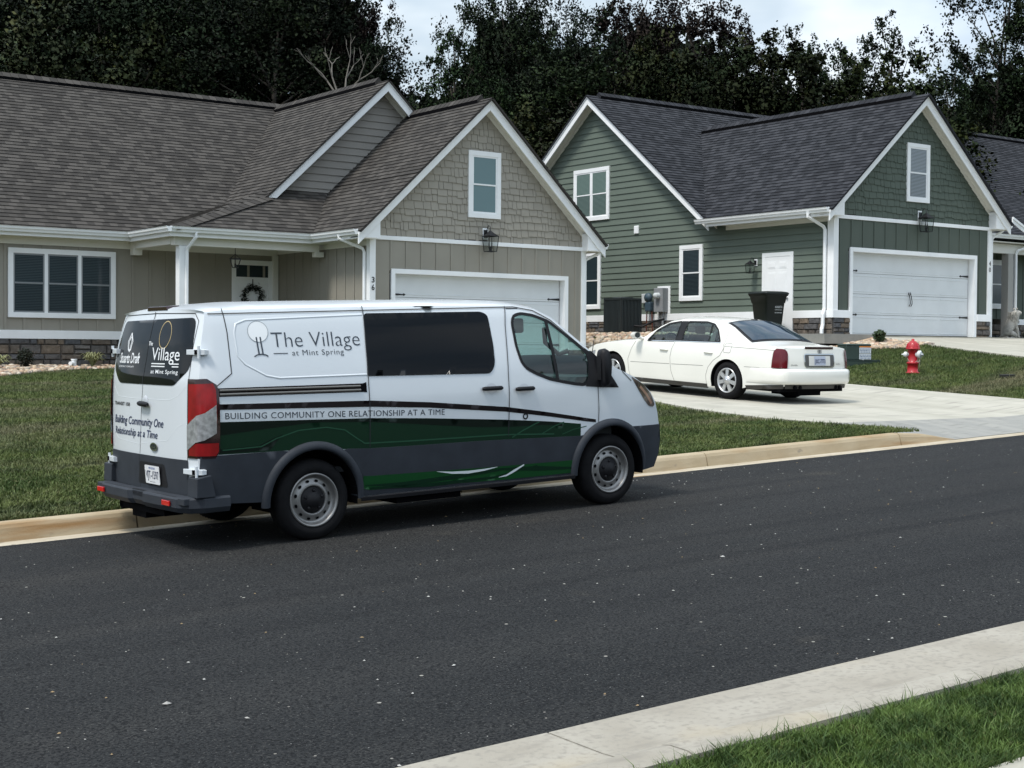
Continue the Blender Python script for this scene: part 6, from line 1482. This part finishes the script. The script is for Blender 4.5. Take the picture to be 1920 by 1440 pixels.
# air-conditioning unit
ax0, ay0 = 27.02, 31.55; az = 2.05; AC = mat('ac_dark', (.020, .026, .028), .5); ACL = mat('ac_fin', (.035, .045, .048), .45)
ac = thing('air_conditioner', (ax0, ay0, az), 'tall black louvred air conditioning unit beside the green house wall', 'air conditioner')
b = MB(); b.box(ax0-.40, ax0+.40, ay0-.40, ay0+.40, az-.25, az+.03); b.build('base', CONC_G, ac)
b = MB(); b.box(ax0-.345, ax0+.345, ay0-.345, ay0+.345, az+.08, az+1.05); b.build('coil', AC, ac)
b = MB()
for z in (.05, 1.02): b.box(ax0-.38, ax0+.38, ay0-.38, ay0+.38, az+z, az+z+.06)
for sx in (-1, 1):
    for sy in (-1, 1): b.box(ax0+sx*.355-.025, ax0+sx*.355+.025, ay0+sy*.355-.025, ay0+sy*.355+.025, az+.04, az+1.04)
b.build('frame', AC, ac, bevel=.004)
b = MB()
for i in range(13):
    u = -.31+i*.0517
    for s_ in (-1, 1): b.box(ax0+u-.012, ax0+u+.012, ay0+s_*.362-.008, ay0+s_*.362+.008, az+.10, az+1.02); b.box(ax0+s_*.362-.008, ax0+s_*.362+.008, ay0+u-.012, ay0+u+.012, az+.10, az+1.02)
b.build('louvre', ACL, ac)
b = MB(); b.lathe([(.30, 1.085), (.29, 1.10), (.05, 1.115), (0, 1.115)], (ax0, ay0, az), (0, 0, 1), 24); b.build('fan_guard', AC, ac)
b = MB(); b.tube([(ax0+.1, ay0-.40, az+.30), (ax0+.2, ay0-.62, az+.28), (ax0+.45, ay0-.75, az+.42), (ax0+.85, ay0-.8, az+.5)], .03, 8); b.build('refrigerant_line', BLK, ac)

# wheelie bin
BING = mat('bin_black', (.010, .014, .013), .45, spec=.4); bx_, by_, bz_ = 27.30, 26.22, 2.095; ba = R(-12)
bn = thing('wheelie_bin', (bx_, by_, bz_), 'black wheeled rubbish bin with white lettering in front of the white side door', 'bin')
def bp(x, y, z): return (bx_+x*math.cos(ba)-y*math.sin(ba), by_+x*math.sin(ba)+y*math.cos(ba), bz_+z)
def ring_(hw, hd, z, r=.06): return [bp(x, y, z) for x, y in rounded([(-hw, -hd), (hw, -hd), (hw, hd), (-hw, hd)], r, 3)]
b = MB(); rs_ = [ring_(.235, .25, .08), ring_(.255, .28, .30), ring_(.285, .33, .78), ring_(.30, .35, .80), ring_(.325, .385, .96), ring_(.345, .405, .965), ring_(.345, .405, 1.0)]
n = len(rs_[0]); b.add([p for r in rs_ for p in r], [[i*n+j, i*n+(j+1) % n, (i+1)*n+(j+1) % n, (i+1)*n+j] for i in range(len(rs_)-1) for j in range(n)]+[list(range(n))[::-1]], 0, True); b.build('body', BING, bn)
b = MB(); rs_ = [ring_(.355, .42, 1.0), ring_(.36, .425, 1.035), ring_(.33, .39, 1.065), ring_(.22, .28, 1.085)]; b.add([p for r in rs_ for p in r], [[i*n+j, i*n+(j+1) % n, (i+1)*n+(j+1) % n, (i+1)*n+j] for i in range(3) for j in range(n)]+[list(range(3*n, 4*n)), list(range(n))[::-1]], 0, True); b.tube([bp(-.25, .46, 1.02), bp(.25, .46, 1.02)], .018, 8); b.build('lid', BING, bn)
for s_ in (-1, 1): b = MB(); b.lathe([(.0, .0), (.12, .0), (.13, .02), (.13, .05), (.0, .06)], bp(s_*.26, .30, .13), (s_*math.cos(ba), s_*math.sin(ba), 0), 20); b.build('wheel', BLK, bn)
b = MB()
for (s_, z0, z1) in (('AUGUSTA', .66, .715), ('DISPOSAL', .605, .625), ('540-000-0000', .53, .555)):
    v, f = text_fit(s_, -.02, .20, z0, z1, .01); b.add([bp(u, -.335+(.78-z)*.105-.006, z) for u, z in v], f)
b.build('lettering', mat('bin_lettering', (.62, .64, .64), .5), bn)

# water valve cap in the lawn
vx, vy = 25.9, 18.2
b = MB(); b.box(vx-.13, vx+.13, vy-.10, vy+.10, tz(vx, vy)-.02, tz(vx, vy)+.055); o = b.build('valve_cover', mat('iron_dark', (.015, .015, .014), .6), bevel=.01); tag(o, 'small black square valve cover sunk in the lawn right of the hydrant', 'cover')
b = MB(); b.tube([(13.2-1.72, 32.05, tz(11.5, 32)), (13.2-1.72, 32.05, tz(11.5, 32)+.17)], .055, 12); b.tube([(11.48, 32.05, tz(11.5, 32)+.10), (11.36, 31.95, tz(11.5, 32)+.10)], .045, 10); b.tube([(11.48, 32.05, tz(11.5, 32)+.17), (11.48, 32.05, tz(11.5, 32)+.20)], .068, 12); o = b.build('cleanout_pipe', WHITE); tag(o, 'short white capped pipe in the stone bed by the tan house wall', 'pipe')

# river-stone beds
RCK = mat('river_stone', (.4, .3, .2), .85, attr='Col', nz=(8, .15))
def stones(name, sampler, n, seed, smin=.035, smax=.08):
    rs = random.Random(seed); b = MB(); c0 = [(.46, .36, .25), (.55, .45, .34), (.40, .29, .20), (.50, .34, .25), (.60, .53, .43), (.30, .25, .21)]
    k = 0
    while k < n:
        p = sampler(rs)
        if p is None: continue
        x, y = p; s = rs.uniform(smin, smax); z = tz(x, y)+s*.25; a = rs.random()*math.pi; c = rs.choice(c0); j = rs.uniform(.75, 1.15); c = tuple(q*j for q in c)
        sx, sy, sz = s*rs.uniform(.9, 1.5), s*rs.uniform(.7, 1.0), s*rs.uniform(.5, .8); V = []
        for ph, rr in ((-.5, .85), (.0, 1.0), (.55, .75)):
            for i in range(6):
                t_ = 2*math.pi*i/6+ph; q = (math.cos(t_)*rr*sx*rs.uniform(.85, 1.1), math.sin(t_)*rr*sy); V.append((x+q[0]*math.cos(a)-q[1]*math.sin(a), y+q[0]*math.sin(a)+q[1]*math.cos(a), z+ph*sz*1.3))
        V.append((x, y, z+sz*.95)); b.add(V, [[i, (i+1) % 6, 6+(i+1) % 6, 6+i] for i in range(6)]+[[6+i, 6+(i+1) % 6, 12+(i+1) % 6, 12+i] for i in range(6)]+[[12+i, 12+(i+1) % 6, 18] for i in range(6)], 0, True, c); k += 1
    o = b.build(name, RCK); tag(o, kind='stuff'); return o
def s1(rs):
    x = rs.uniform(7, 13.2); y = rs.uniform(27.5, 32.75); return (x, y) if y > bed_edge(x)+.02 else None
def s2(rs):
    x = rs.uniform(26.35, 29.1); y = rs.uniform(22.4, 24.1); e = 23.75-1.55*ss((x-26.3)/2.0)
    return (x, y) if y > e and (x < 28.75 or y < 23.2) and (y < 23.85) else None
def s3(rs): x = rs.uniform(23.3, 27.8); y = rs.uniform(28.6, 35); return (x, y)
stones('stone_bed_left', s1, 1500, 1); stones('stone_bed_right', s2, 900, 2); stones('stone_bed_side', s3, 1600, 3, .05, .10)

# shrubs
def leaf_cloud(b, c, rad, n, size, rs, flat=.6, up=0.0, col=None):
    c = Vector(c)
    for i in range(n):
        d = Vector((rs.gauss(0, 1), rs.gauss(0, 1), rs.gauss(0, 1))).normalized()*(rs.random()**.45); p = c+Vector((d.x*rad[0], d.y*rad[1], d.z*rad[2]))
        a = Vector((rs.gauss(0, 1), rs.gauss(0, 1), rs.gauss(0, flat)+up)).normalized(); e = a.cross(Vector((rs.gauss(0, 1), rs.gauss(0, 1), rs.gauss(0, 1)))).normalized(); s = size*rs.uniform(.6, 1.3)
        b.add([p-a*s*.5, p+e*s*.27, p+a*s*.5, p-e*s*.27], [[0, 1, 2, 3]], 0, False, col)
SHG = mat('shrub_green', (.030, .055, .020), .6, nz=(20, .3)); SHY = mat('shrub_yellow', (.22, .24, .03), .6, nz=(14, .25)); SHD = mat('shrub_dark', (.012, .018, .010), .6, nz=(14, .3)); SPK = mat('spiky_pale', (.26, .27, .13), .6, nz=(9, .3))
STEM = mat('stem', (.06, .045, .03), .8)
def shrub(name, x, y, r, h, m, label, n=700, size=.07, seed=1, z=None, group=None):
    rs = random.Random(seed); z = tz(x, y) if z is None else z; t = thing(name, (x, y, z), label, 'shrub', group)
    b = MB()
    for i in range(9):
        a = rs.random()*6.28; b.tube([(x, y, z-.03), (x+math.cos(a)*r*.35, y+math.sin(a)*r*.35, z+h*.45), (x+math.cos(a)*r*.7, y+math.sin(a)*r*.7, z+h*.85)], [.012, .008, .003], 5)
    b.build('stems', STEM, t); b = MB()
    for i in range(10): a = rs.random()*6.28; q = rs.random()*.55; leaf_cloud(b, (x+math.cos(a)*r*q, y+math.sin(a)*r*q, z+h*rs.uniform(.35, .75)), (r*.45, r*.45, h*.32), n//10, size, rs)
    b.build('foliage', m, t); return t
def spiky(name, x, y, r, h, label, seed):
    rs = random.Random(seed); z = tz(x, y); t = thing(name, (x, y, z), label, 'plant'); b = MB()
    for i in range(120):
        a = rs.random()*6.28; l = rs.uniform(.6, 1.1); w = .010; d = Vector((math.cos(a), math.sin(a), 0)); e = Vector((-d.y, d.x, 0))*w; rr = r*rs.uniform(.3, 1.0); p = Vector((x, y, z))
        P = [p, p+d*rr*.35+Vector((0, 0, h*l*.7)), p+d*rr*.8+Vector((0, 0, h*l)), p+d*rr*1.1+Vector((0, 0, h*l*.75))]
        b.add([P[0]-e, P[0]+e, P[1]+e*1.3, P[1]-e*1.3, P[2]+e, P[2]-e, P[3]], [[0, 1, 2, 3], [3, 2, 4, 5], [5, 4, 6]])
    b.build('leaves', SPK, t); return t
shrub('round_shrub', 10.35, 31.9, .34, .44, SHD, 'dark round shrub at the stone base under the wide window', 900, .06, 2)
spiky('grass_plant', 9.55, 31.3, .36, .30, 'pale striped grass plant beside the dark shrub at the left edge', 4)
spiky('grass_plant', 11.95, 32.2, .34, .32, 'pale striped grass plant right of the white pipe', 5)
shrub('yellow_shrub', 12.85, 32.35, .20, .55, SHY, 'yellow green shrub against the stone base, half behind the van', 700, .06, 6)
shrub('small_shrub', 28.1, 23.3, .28, .34, SHG, 'small leafy green shrub in the river stones by the garage', 600, .09, 8)

# seated lion statue
LST = mat('statue_stone', (.42, .40, .36), .85, nz=(14, .25), bump=(40, .6, .02))
lx, ly, lz = 36.55, 25.6, 2.09
lion = thing('lion_statue', (lx, ly, lz), 'pale stone seated lion statue beside the green house porch', 'statue')
def skin_obj(name, verts, edges, rad, m, parent, sub_=2):
    me = bpy.data.meshes.new(name); me.from_pydata(verts, edges, []); o = bpy.data.objects.new(name, me); COL.objects.link(o)
    md = o.modifiers.new('skin', 'SKIN'); md.use_smooth_shade = True
    sv_ = me.skin_vertices[0].data if me.skin_vertices else None
    if sv_ is None:
        bm = bmesh.new(); bm.from_mesh(me); lay = bm.verts.layers.skin.verify(); bm.verts.ensure_lookup_table(); bm.to_mesh(me); bm.free(); sv_ = me.skin_vertices[0].data
    for i, r in enumerate(rad): sv_[i].radius = (r, r); sv_[i].use_root = (i == 0)
    s_ = o.modifiers.new('sub', 'SUBSURF'); s_.levels = sub_; s_.render_levels = sub_; me.materials.append(m)
    if parent: set_parent(o, parent)
    return o
fd = Vector((.85, -.52, 0)).normalized(); sdv = Vector((-fd.y, fd.x, 0)); L0 = Vector((lx, ly, lz))
def lp(f_a, s_a, z): return tuple(L0+fd*f_a+sdv*s_a+Vector((0, 0, z)))
LV = [lp(-.10, 0, .20), lp(.0, 0, .36), lp(.08, 0, .50), lp(.12, 0, .62), lp(.17, 0, .72), lp(.27, 0, .73), lp(.33, 0, .70),
      lp(.10, .10, .42), lp(.17, .10, .22), lp(.20, .10, .03), lp(.26, .10, .02), lp(.10, -.10, .42), lp(.17, -.10, .22), lp(.20, -.10, .03), lp(.26, -.10, .02),
      lp(-.06, .15, .15), lp(.08, .17, .10), lp(.10, .17, .03), lp(-.06, -.15, .15), lp(.08, -.17, .10), lp(.10, -.17, .03), lp(-.24, 0, .06), lp(-.26, .12, .03)]
LE = [(0, 1), (1, 2), (2, 3), (3, 4), (4, 5), (5, 6), (2, 7), (7, 8), (8, 9), (9, 10), (2, 11), (11, 12), (12, 13), (13, 14), (0, 15), (15, 16), (16, 17), (0, 18), (18, 19), (19, 20), (0, 21), (21, 22)]
LR = [.16, .15, .155, .15, .14, .075, .05, .07, .05, .042, .035, .07, .05, .042, .035, .10, .075, .045, .10, .075, .045, .035, .03]
skin_obj('body', LV, LE, LR, LST, lion)
b = MB()
for s_ in (-1, 1): b.lathe([(.0, -.03), (.03, -.015), (.035, .01), (.0, .03)], lp(.15, s_*.09, .84), fd, 8)
rs = random.Random(9)
for i in range(90):
    a = rs.uniform(0, 6.28); t_ = rs.uniform(-.15, .13); c = Vector(lp(.10+rs.uniform(-.04, .04), 0, .63+t_))+sdv*math.cos(a)*.145+fd*(math.sin(a)*.12-.01); b.tube([c, c+Vector((0, 0, -.09))+sdv*math.cos(a)*.02], [.022, .006], 5)
b.build('mane', LST, lion)
rs = random.Random(14); b = MB()
for i in range(14): leaf_cloud(b, (35.9+rs.uniform(-.35, .25), 26.3+rs.uniform(-.2, .2), 2.25+rs.uniform(0, .75)), (.16, .16, .16), 60, .075, rs)
tt = thing('dark_ivy', (35.9, 26.3, 2.1), 'dark leafy plant behind the lion statue', 'plant'); b.build('foliage', mat('ivy_leaf', (.05, .055, .048), .6, nz=(9, .7)), tt)
b = MB(); b.tube([(35.9, 26.3, 2.0), (35.9, 26.3, 2.8)], .02, 6); b.build('stem', STEM, tt)
shrub('low_dark_shrub', 37.5, 25.5, .42, .22, SHD, 'low black leafy clump right of the lion statue', 900, .06, 17, 2.09)

# loose grit and leaf bits on the road
b = MB(); rs = random.Random(77)
for i in range(420):
    x = rs.uniform(1.5, 17); y = rs.uniform(5.3, 12.7) if i < 330 else rs.choice([rs.uniform(5.2, 5.5), rs.uniform(12.4, 13.0)]); s = rs.uniform(.003, .009)*(1 if i % 30 else 2.2); a = rs.random()*3; c = rs.choice([(.42, .41, .39), (.33, .32, .30), (.5, .49, .46), (.28, .20, .11)])
    z = road_z(x)+.004; e1 = Vector((math.cos(a), math.sin(a), 0))*s*rs.uniform(.8, 2.0); e2 = Vector((-math.sin(a), math.cos(a), 0))*s; p = Vector((x, y, z)); u = Vector((0, 0, s*.7))
    b.add([p-e1, p-e2, p+e1, p+e2, p+u], [[0, 1, 4], [1, 2, 4], [2, 3, 4], [3, 0, 4]], 0, False, c)
o = b.build('road_grit', mat('grit', (.4, .4, .4), .9, attr='Col')); tag(o, kind='stuff')
# ================================================================== trees
def leaf_mat(name, c0, c1, c2, hue=0):
    m = bpy.data.materials.new(name); m.use_nodes = True; t, b = tree_nodes(m); b.inputs['Roughness'].default_value = .75; b.inputs['Specular IOR Level'].default_value = .15
    a = t.nodes.new('ShaderNodeAttribute'); a.attribute_name = 'rnd'
    oi = t.nodes.new('ShaderNodeObjectInfo')
    rp = t.nodes.new('ShaderNodeValToRGB'); e = rp.color_ramp.elements; e[0].position = .1; e[0].color = (*c0, 1); e[1].position = .95; e[1].color = (*c2, 1); k = rp.color_ramp.elements.new(.6); k.color = (*c1, 1)
    t.links.new(a.outputs['Fac'], rp.inputs['Fac'])
    hs = t.nodes.new('ShaderNodeHueSaturation'); mr = t.nodes.new('ShaderNodeMapRange'); mr.inputs['To Min'].default_value = .485; mr.inputs['To Max'].default_value = .515
    t.links.new(oi.outputs['Random'], mr.inputs['Value']); t.links.new(mr.outputs['Result'], hs.inputs['Hue']); t.links.new(rp.outputs['Color'], hs.inputs['Color'])
    mr2 = t.nodes.new('ShaderNodeMapRange'); mr2.inputs['To Min'].default_value = .8; mr2.inputs['To Max'].default_value = 1.2; t.links.new(oi.outputs['Random'], mr2.inputs['Value']); t.links.new(mr2.outputs['Result'], hs.inputs['Value'])
    t.links.new(hs.outputs['Color'], b.inputs['Base Color'])
    return m
LM = {'dark': leaf_mat('leaf_dark', (.0060, .0110, .0060), (.0125, .0230, .0105), (.0270, .0430, .0170)),
      'mid': leaf_mat('leaf_mid', (.0080, .0160, .0070), (.0185, .0335, .0125), (.0400, .0600, .0200)),
      'red': leaf_mat('leaf_red', (.0070, .0060, .0060), (.0160, .0110, .0100), (.0280, .0200, .0150)),
      'olive': leaf_mat('leaf_olive', (.0090, .0150, .0055), (.0210, .0300, .0095), (.0480, .0540, .0150)),
      'pale': leaf_mat('leaf_pale', (.0180, .0290, .0140), (.0360, .0520, .0240), (.0760, .0850, .0300))}
BARK = mat('bark', (.050, .042, .034), .9, nz=(6, .3)); BARKP = mat('bark_pale', (.16, .145, .125), .9, nz=(6, .3))
def make_tree(name, H, hb, Rr, leaves, size, kind, seed, ncl=46, cr=.20, shape='round', spread=1.0, barkm=None):
    """trunk, limbs and a crown of leaf clusters; mesh at the origin"""
    rs = np.random.RandomState(seed); rd = random.Random(seed)
    t = bpy.data.objects.new(name, None); COL.objects.link(t)
    b = MB(); tr = [Vector((0, 0, -.5)), Vector((rd.uniform(-.1, .1), rd.uniform(-.1, .1), H*.3)), Vector((rd.uniform(-.4, .4), rd.uniform(-.4, .4), H*.6)), Vector((rd.uniform(-.6, .6), rd.uniform(-.6, .6), H*.93))]
    r0 = H*.016; b.tube(tr, [r0*1.2, r0*.85, r0*.5, r0*.12], 8)
    C = []
    for i in range(ncl):
        u = (i+.5)/ncl; z = hb+(H*.97-hb)*u**.9; f = (z-hb)/(H-hb)
        if shape == 'round': rad = Rr*math.sqrt(max(.06, 1-(2*f-.9)**2/1.25))
        elif shape == 'cone': rad = Rr*(1.05-f)**.75
        else: rad = Rr*(.55+.45*math.sin(math.pi*min(1, f*1.15)))
        a = i*2.399+rd.uniform(-.5, .5); q = rd.uniform(.45, 1.08)*spread; c = Vector((math.cos(a)*rad*q, math.sin(a)*rad*q, z+rd.uniform(-.06, .06)*H)); C.append((c, Rr*cr*rd.uniform(.7, 1.5)))
        base = tr[1].lerp(tr[3], min(.95, max(0, (z*.82-tr[1].z)/(tr[3].z-tr[1].z)))) if z*.82 > tr[1].z else tr[1].lerp(tr[0], .0)
        if i % 2 == 0: mid = base.lerp(c, .5)+Vector((0, 0, rad*.05)); b.tube([base, mid, c], [r0*.28, r0*.16, r0*.05], 5, caps=False)
    tk = b.build('trunk', barkm or BARK); tk.parent = t
    n = leaves; ci = rs.randint(0, len(C), n); cen = np.array([C[i][0][:] for i in range(len(C))])[ci]; cr_a = np.array([c[1] for c in C])[ci]
    # sub-clumps inside every cluster
    nsub = 9; subo = rs.normal(0, .62, (len(C), nsub, 3)); si = rs.randint(0, nsub, n)
    P = cen+(subo[ci, si]*np.array([1, 1, .75])+rs.normal(0, .17, (n, 3)))*cr_a[:, None]
    a = rs.normal(0, 1, (n, 3)); a[:, 2] *= .6; a /= np.linalg.norm(a, axis=1)[:, None]; g = rs.normal(0, 1, (n, 3)); e = np.cross(a, g); e /= np.linalg.norm(e, axis=1)[:, None]
    s = size*(.6+.8*rs.rand(n))[:, None]; V = np.stack([P-a*s*.5, P+e*s*.30, P+a*s*.5, P-e*s*.30], 1).reshape(-1, 3)
    me = bpy.data.meshes.new('crown'); me.from_pydata(V.tolist(), [], np.arange(4*n).reshape(-1, 4).tolist())
    at = me.attributes.new('rnd', 'FLOAT', 'FACE'); cl_r = rs.rand(len(C), nsub); at.data.foreach_set('value', np.clip(.46*rs.rand(len(C))[ci]+.38*cl_r[ci, si]+.18*rs.rand(n), 0, 1))
    ax_ = cen*np.array([1, 1, 0]); ax_ /= (np.linalg.norm(ax_, axis=1)[:, None]+.3)
    nn_ = (P-cen)/cr_a[:, None]*.9+ax_*.35+np.array([0, 0, .30])+rs.normal(0, .28, (n, 3)); nn_ /= np.linalg.norm(nn_, axis=1)[:, None]
    NRM = np.repeat(nn_, 4, axis=0).tolist()
    me.materials.append(LM[kind]); me.polygons.foreach_set('use_smooth', [True]*n); me.normals_split_custom_set_from_vertices(NRM); o = bpy.data.objects.new('crown', me); COL.objects.link(o); o.parent = t
    return t
PROTO = {}
def px_world(px, D):     # a ray through the picture column px at depth D
    c = (px-960)/FPX; w = cam_to_world((c*D, D, 0)); return w.x, w.y
KINDN = {'dark': 'dark green', 'mid': 'green', 'red': 'reddish brown', 'olive': 'olive green', 'pale': 'yellow green'}
TREES = [  # column px, depth, kind, H, R, shape, scale z, label
 ('dark_broad', dict(H=17, hb=2.5, Rr=5.2, leaves=42000, size=.175, kind='dark', ncl=60, cr=.24, shape='round')),
 ('mid_broad', dict(H=14, hb=2.0, Rr=4.4, leaves=36000, size=.165, kind='mid', ncl=54, cr=.23, shape='round')),
 ('red_tall', dict(H=16, hb=3.0, Rr=4.0, leaves=32000, size=.16, kind='red', ncl=56, cr=.20, shape='tall')),
 ('olive_low', dict(H=10, hb=1.0, Rr=3.6, leaves=26000, size=.155, kind='olive', ncl=44, cr=.24, shape='round')),
 ('sparse_tall', dict(H=15, hb=3.0, Rr=3.0, leaves=12000, size=.155, kind='mid', ncl=50, cr=.19, shape='tall')),
 ('pale_low', dict(H=8.5, hb=.8, Rr=3.2, leaves=21000, size=.15, kind='pale', ncl=36, cr=.25, shape='round')),
 ('dark_open', dict(H=16, hb=3.0, Rr=4.6, leaves=22000, size=.17, kind='dark', ncl=52, cr=.21, shape='tall')),
]
TD = dict(TREES)
PLACE = [ # kind, px, depth, top px y, label
 ('pale_low', 20, 50, 70, 'yellow green bushy tree above the roof at the far left edge'),
 ('pale_low', 118, 51, 55, 'yellow green tree above the left end of the tan roof'),
 ('olive_low', 215, 52, 78, 'olive tree with yellow leaf tips above the left tan roof'),
 ('olive_low', 52, 49, 105, 'low olive tree just above the tan roof at the left'),
 ('dark_broad', -40, 62, -60, 'tall dark tree at the far left'),
 ('dark_open', 70, 60, -60, 'tall dark open tree with sky showing through, second from the left'),
 ('dark_broad', 190, 61, -70, 'tall dark tree above the middle of the left tan roof'),
 ('dark_broad', 300, 58, -40, 'dark tree above the tan roof ridge, left of the bare branches'),
 ('dark_broad', 400, 62, -60, 'tall dark tree behind the tan roof between two others'),
 ('dark_broad', 500, 57, -30, 'dark green tree where the tan main roof meets its dormer roof'),
 ('dark_broad', 585, 60, -60, 'tall dark tree behind the tan dormer roof'),
 ('red_tall', 655, 61, -20, 'dark reddish tree left of the sky gap'),
 ('dark_open', 700, 58, 75, 'dark tree leaning into the left side of the sky gap'),
 ('sparse_tall', 850, 56, 15, 'thin open tree with bare twigs against the sky gap'),
 ('dark_broad', 955, 62, -40, 'tall dark tree right of the sky gap'),
 ('mid_broad', 885, 55, 125, 'green tree above the tan garage gable'),
 ('dark_broad', 1000, 60, 15, 'dark tree between the two house gables'),
 ('dark_broad', 1082, 57, 42, 'dark tree above the left green gable'),
 ('olive_low', 1020, 50, 215, 'olive tree between the roofs of the two houses'),
 ('red_tall', 1180, 62, -30, 'tall dark reddish tree above the green house ridge'),
 ('mid_broad', 1130, 54, 100, 'green tree behind the left end of the green house ridge'),
 ('red_tall', 1300, 60, -10, 'dark reddish tree with spiky top beside the open sky'),
 ('olive_low', 1245, 53, 85, 'olive tree in front of the reddish trees'),
 ('mid_broad', 1365, 55, 95, 'green tree above the middle of the green house roof'),
 ('red_tall', 1395, 61, 60, 'reddish tree at the left edge of the open sky'),
 ('olive_low', 1450, 54, 90, 'olive tree at the dip of the green house ridge'),
 ('sparse_tall', 1500, 58, 45, 'thin tree with spiky top, left one of the open sky'),
 ('mid_broad', 1540, 60, 95, 'green tree between the thin trees behind the charcoal roof'),
 ('sparse_tall', 1595, 57, 75, 'thin tree in the middle of the open sky'),
 ('sparse_tall', 1655, 60, 20, 'tallest thin tree standing up against the open sky'),
 ('olive_low', 1660, 55, 130, 'olive tree left of the green garage gable peak'),
 ('sparse_tall', 1775, 57, 105, 'thin tree right behind the green garage gable peak'),
 ('dark_open', 1868, 76, -60, 'tall dark tree at the right edge'),
 ('mid_broad', 1960, 74, 30, 'green tree cut by the right edge of the picture'),
 ('dark_broad', 1850, 80, 130, 'low dark tree above the right charcoal roof'),
 ('mid_broad', 1775, 76, 185, 'low green tree behind the garage gable on the right'),
]
WIDE = {10: .8, 19: .75, 11: .62, 12: .45, 13: .55, 14: .62, 15: .72, 16: .6, 17: .6, 21: .75, 22: .8, 24: .62, 26: .6, 27: .7, 28: .5, 29: .62, 31: .5, 32: .78, 33: .85, 34: .9, 35: .7}
for i, (k, px, D, topy, lab) in enumerate(PLACE):
    if k not in PROTO: PROTO[k] = make_tree(k, seed=sum(map(ord, k)), **TD[k]); root = PROTO[k]; 
    else:
        src = PROTO[k]; root = src.copy(); COL.objects.link(root)
        for ch in [c for c in bpy.data.objects if c.parent == src]:
            c2 = ch.copy(); COL.objects.link(c2); c2.parent = root
    x, y = px_world(px, D); gz = min(6.0, tz(x, min(y, 46)))
    hy_ = 720-FPX*math.tan(-PITCH)  # horizon row at the middle
    ztop = CAMZ+(654+.007*(px-960)-topy)/FPX*D; sc = (ztop-gz)/TD[k]['H']
    sw = WIDE.get(i, 1.0)*min(1.1, .35+.65*sc)
    root.location = (x, y, gz-.2); root.rotation_euler = (0, 0, i*1.7); root.scale = (sw, sw, sc)
    root.name = {'dark_broad': 'broadleaf_tree', 'mid_broad': 'broadleaf_tree', 'red_tall': 'reddish_tree', 'olive_low': 'olive_tree', 'sparse_tall': 'thin_tree', 'pale_low': 'yellow_green_tree', 'dark_open': 'broadleaf_tree'}[k]
    tag(root, lab, 'tree', 'trees behind the houses')
# far wood behind the single trees, reads as one dark mass
rs = np.random.RandomState(3); n = 100000; px = rs.uniform(-250, 2150, n); D = rs.uniform(63, 78, n)+np.where(px > 1700, 17, 0)
top = np.interp(px, [-300, 620, 690, 740, 840, 900, 960, 1010, 1120, 1180, 1300, 1380, 1450, 1560, 1760, 1840, 2200], [-120, -60, 90, 200, 200, 60, 60, 110, 110, 60, 90, 150, 175, 200, 230, 150, 80])+rs.normal(0, 14, n)
c_ = (px-960)/FPX*D; A_ = (math.cos(TH), math.sin(TH)); X_ = c_*A_[0]+D*A_[1]; Y_ = -c_*A_[1]+D*A_[0]
zt = CAMZ+(654-top)/FPX*D; Zs = 2+(zt-2)*rs.rand(n)**.8; P = np.c_[X_, Y_, Zs]
a = rs.normal(0, 1, (n, 3)); a /= np.linalg.norm(a, axis=1)[:, None]; g = rs.normal(0, 1, (n, 3)); e = np.cross(a, g); e /= np.linalg.norm(e, axis=1)[:, None]; s = (.55*(.6+.8*rs.rand(n)))[:, None]
V = np.stack([P-a*s*.5, P+e*s*.32, P+a*s*.5, P-e*s*.32], 1).reshape(-1, 3); me = bpy.data.meshes.new('far_wood'); me.from_pydata(V.tolist(), [], np.arange(4*n).reshape(-1, 4).tolist())
at = me.attributes.new('rnd', 'FLOAT', 'FACE'); at.data.foreach_set('value', rs.rand(n)); me.materials.append(LM['dark']); o = bpy.data.objects.new('far_wood', me); COL.objects.link(o); tag(o, kind='stuff')
# bare dead branches above the dormer
b = MB(); rd = random.Random(2); x0_, y0_ = px_world(640, 50); zb = CAMZ+(654-190)/FPX*50
def twig(p, d, l, r, dep):
    q = p+d*l+Vector((rd.uniform(-.1, .1), rd.uniform(-.1, .1), rd.uniform(-.05, .1)))*l; m_ = p.lerp(q, .5)+Vector((rd.uniform(-.08, .08), rd.uniform(-.08, .08), 0))*l; b.tube([p, m_, q], [r, r*.8, r*.6], 5)
    if dep:
        for k in range(2): twig(q, (d+Vector((rd.uniform(-.7, .7), rd.uniform(-.7, .7), rd.uniform(-.1, .5)))).normalized(), l*rd.uniform(.55, .8), r*.6, dep-1)
twig(Vector((x0_, y0_, 2)), Vector((0, 0, 1)), zb-2, .07, 0)
for k in range(4): twig(Vector((x0_, y0_, zb)), Vector((rd.uniform(-.8, .8), rd.uniform(-.8, .8), 1)).normalized(), .85, .045, 3)
o = b.build('bare_tree', BARKP); tag(o, 'small bare grey tree with no leaves above the tan dormer roof', 'tree')
# wooded rise behind the camera, unseen, added to darken reflections in the glass
b = MB(); rs = np.random.RandomState(8); xs_ = rng(-260, 320, 6); R_w = []
for j, (yy_, hh) in enumerate(((-60, 0), (-75, 6), (-95, 13), (-130, 19), (-170, 16))): R_w.append([(x, yy_+6*math.sin(x*.05+j), -6+hh*(1+.25*math.sin(x*.021+1)+.10*math.sin(x*.13+j))) for x in xs_])
strip_surface(b, Vector, R_w, 0, True); structure(b.build('unseen_hills', noise_col_mat('unseen_hill_woods', [((.012, .020, .010), (.035, .05, .02), .4, .35, .65, U1)], None, .9, (1.0, 1.0, 1.0))))
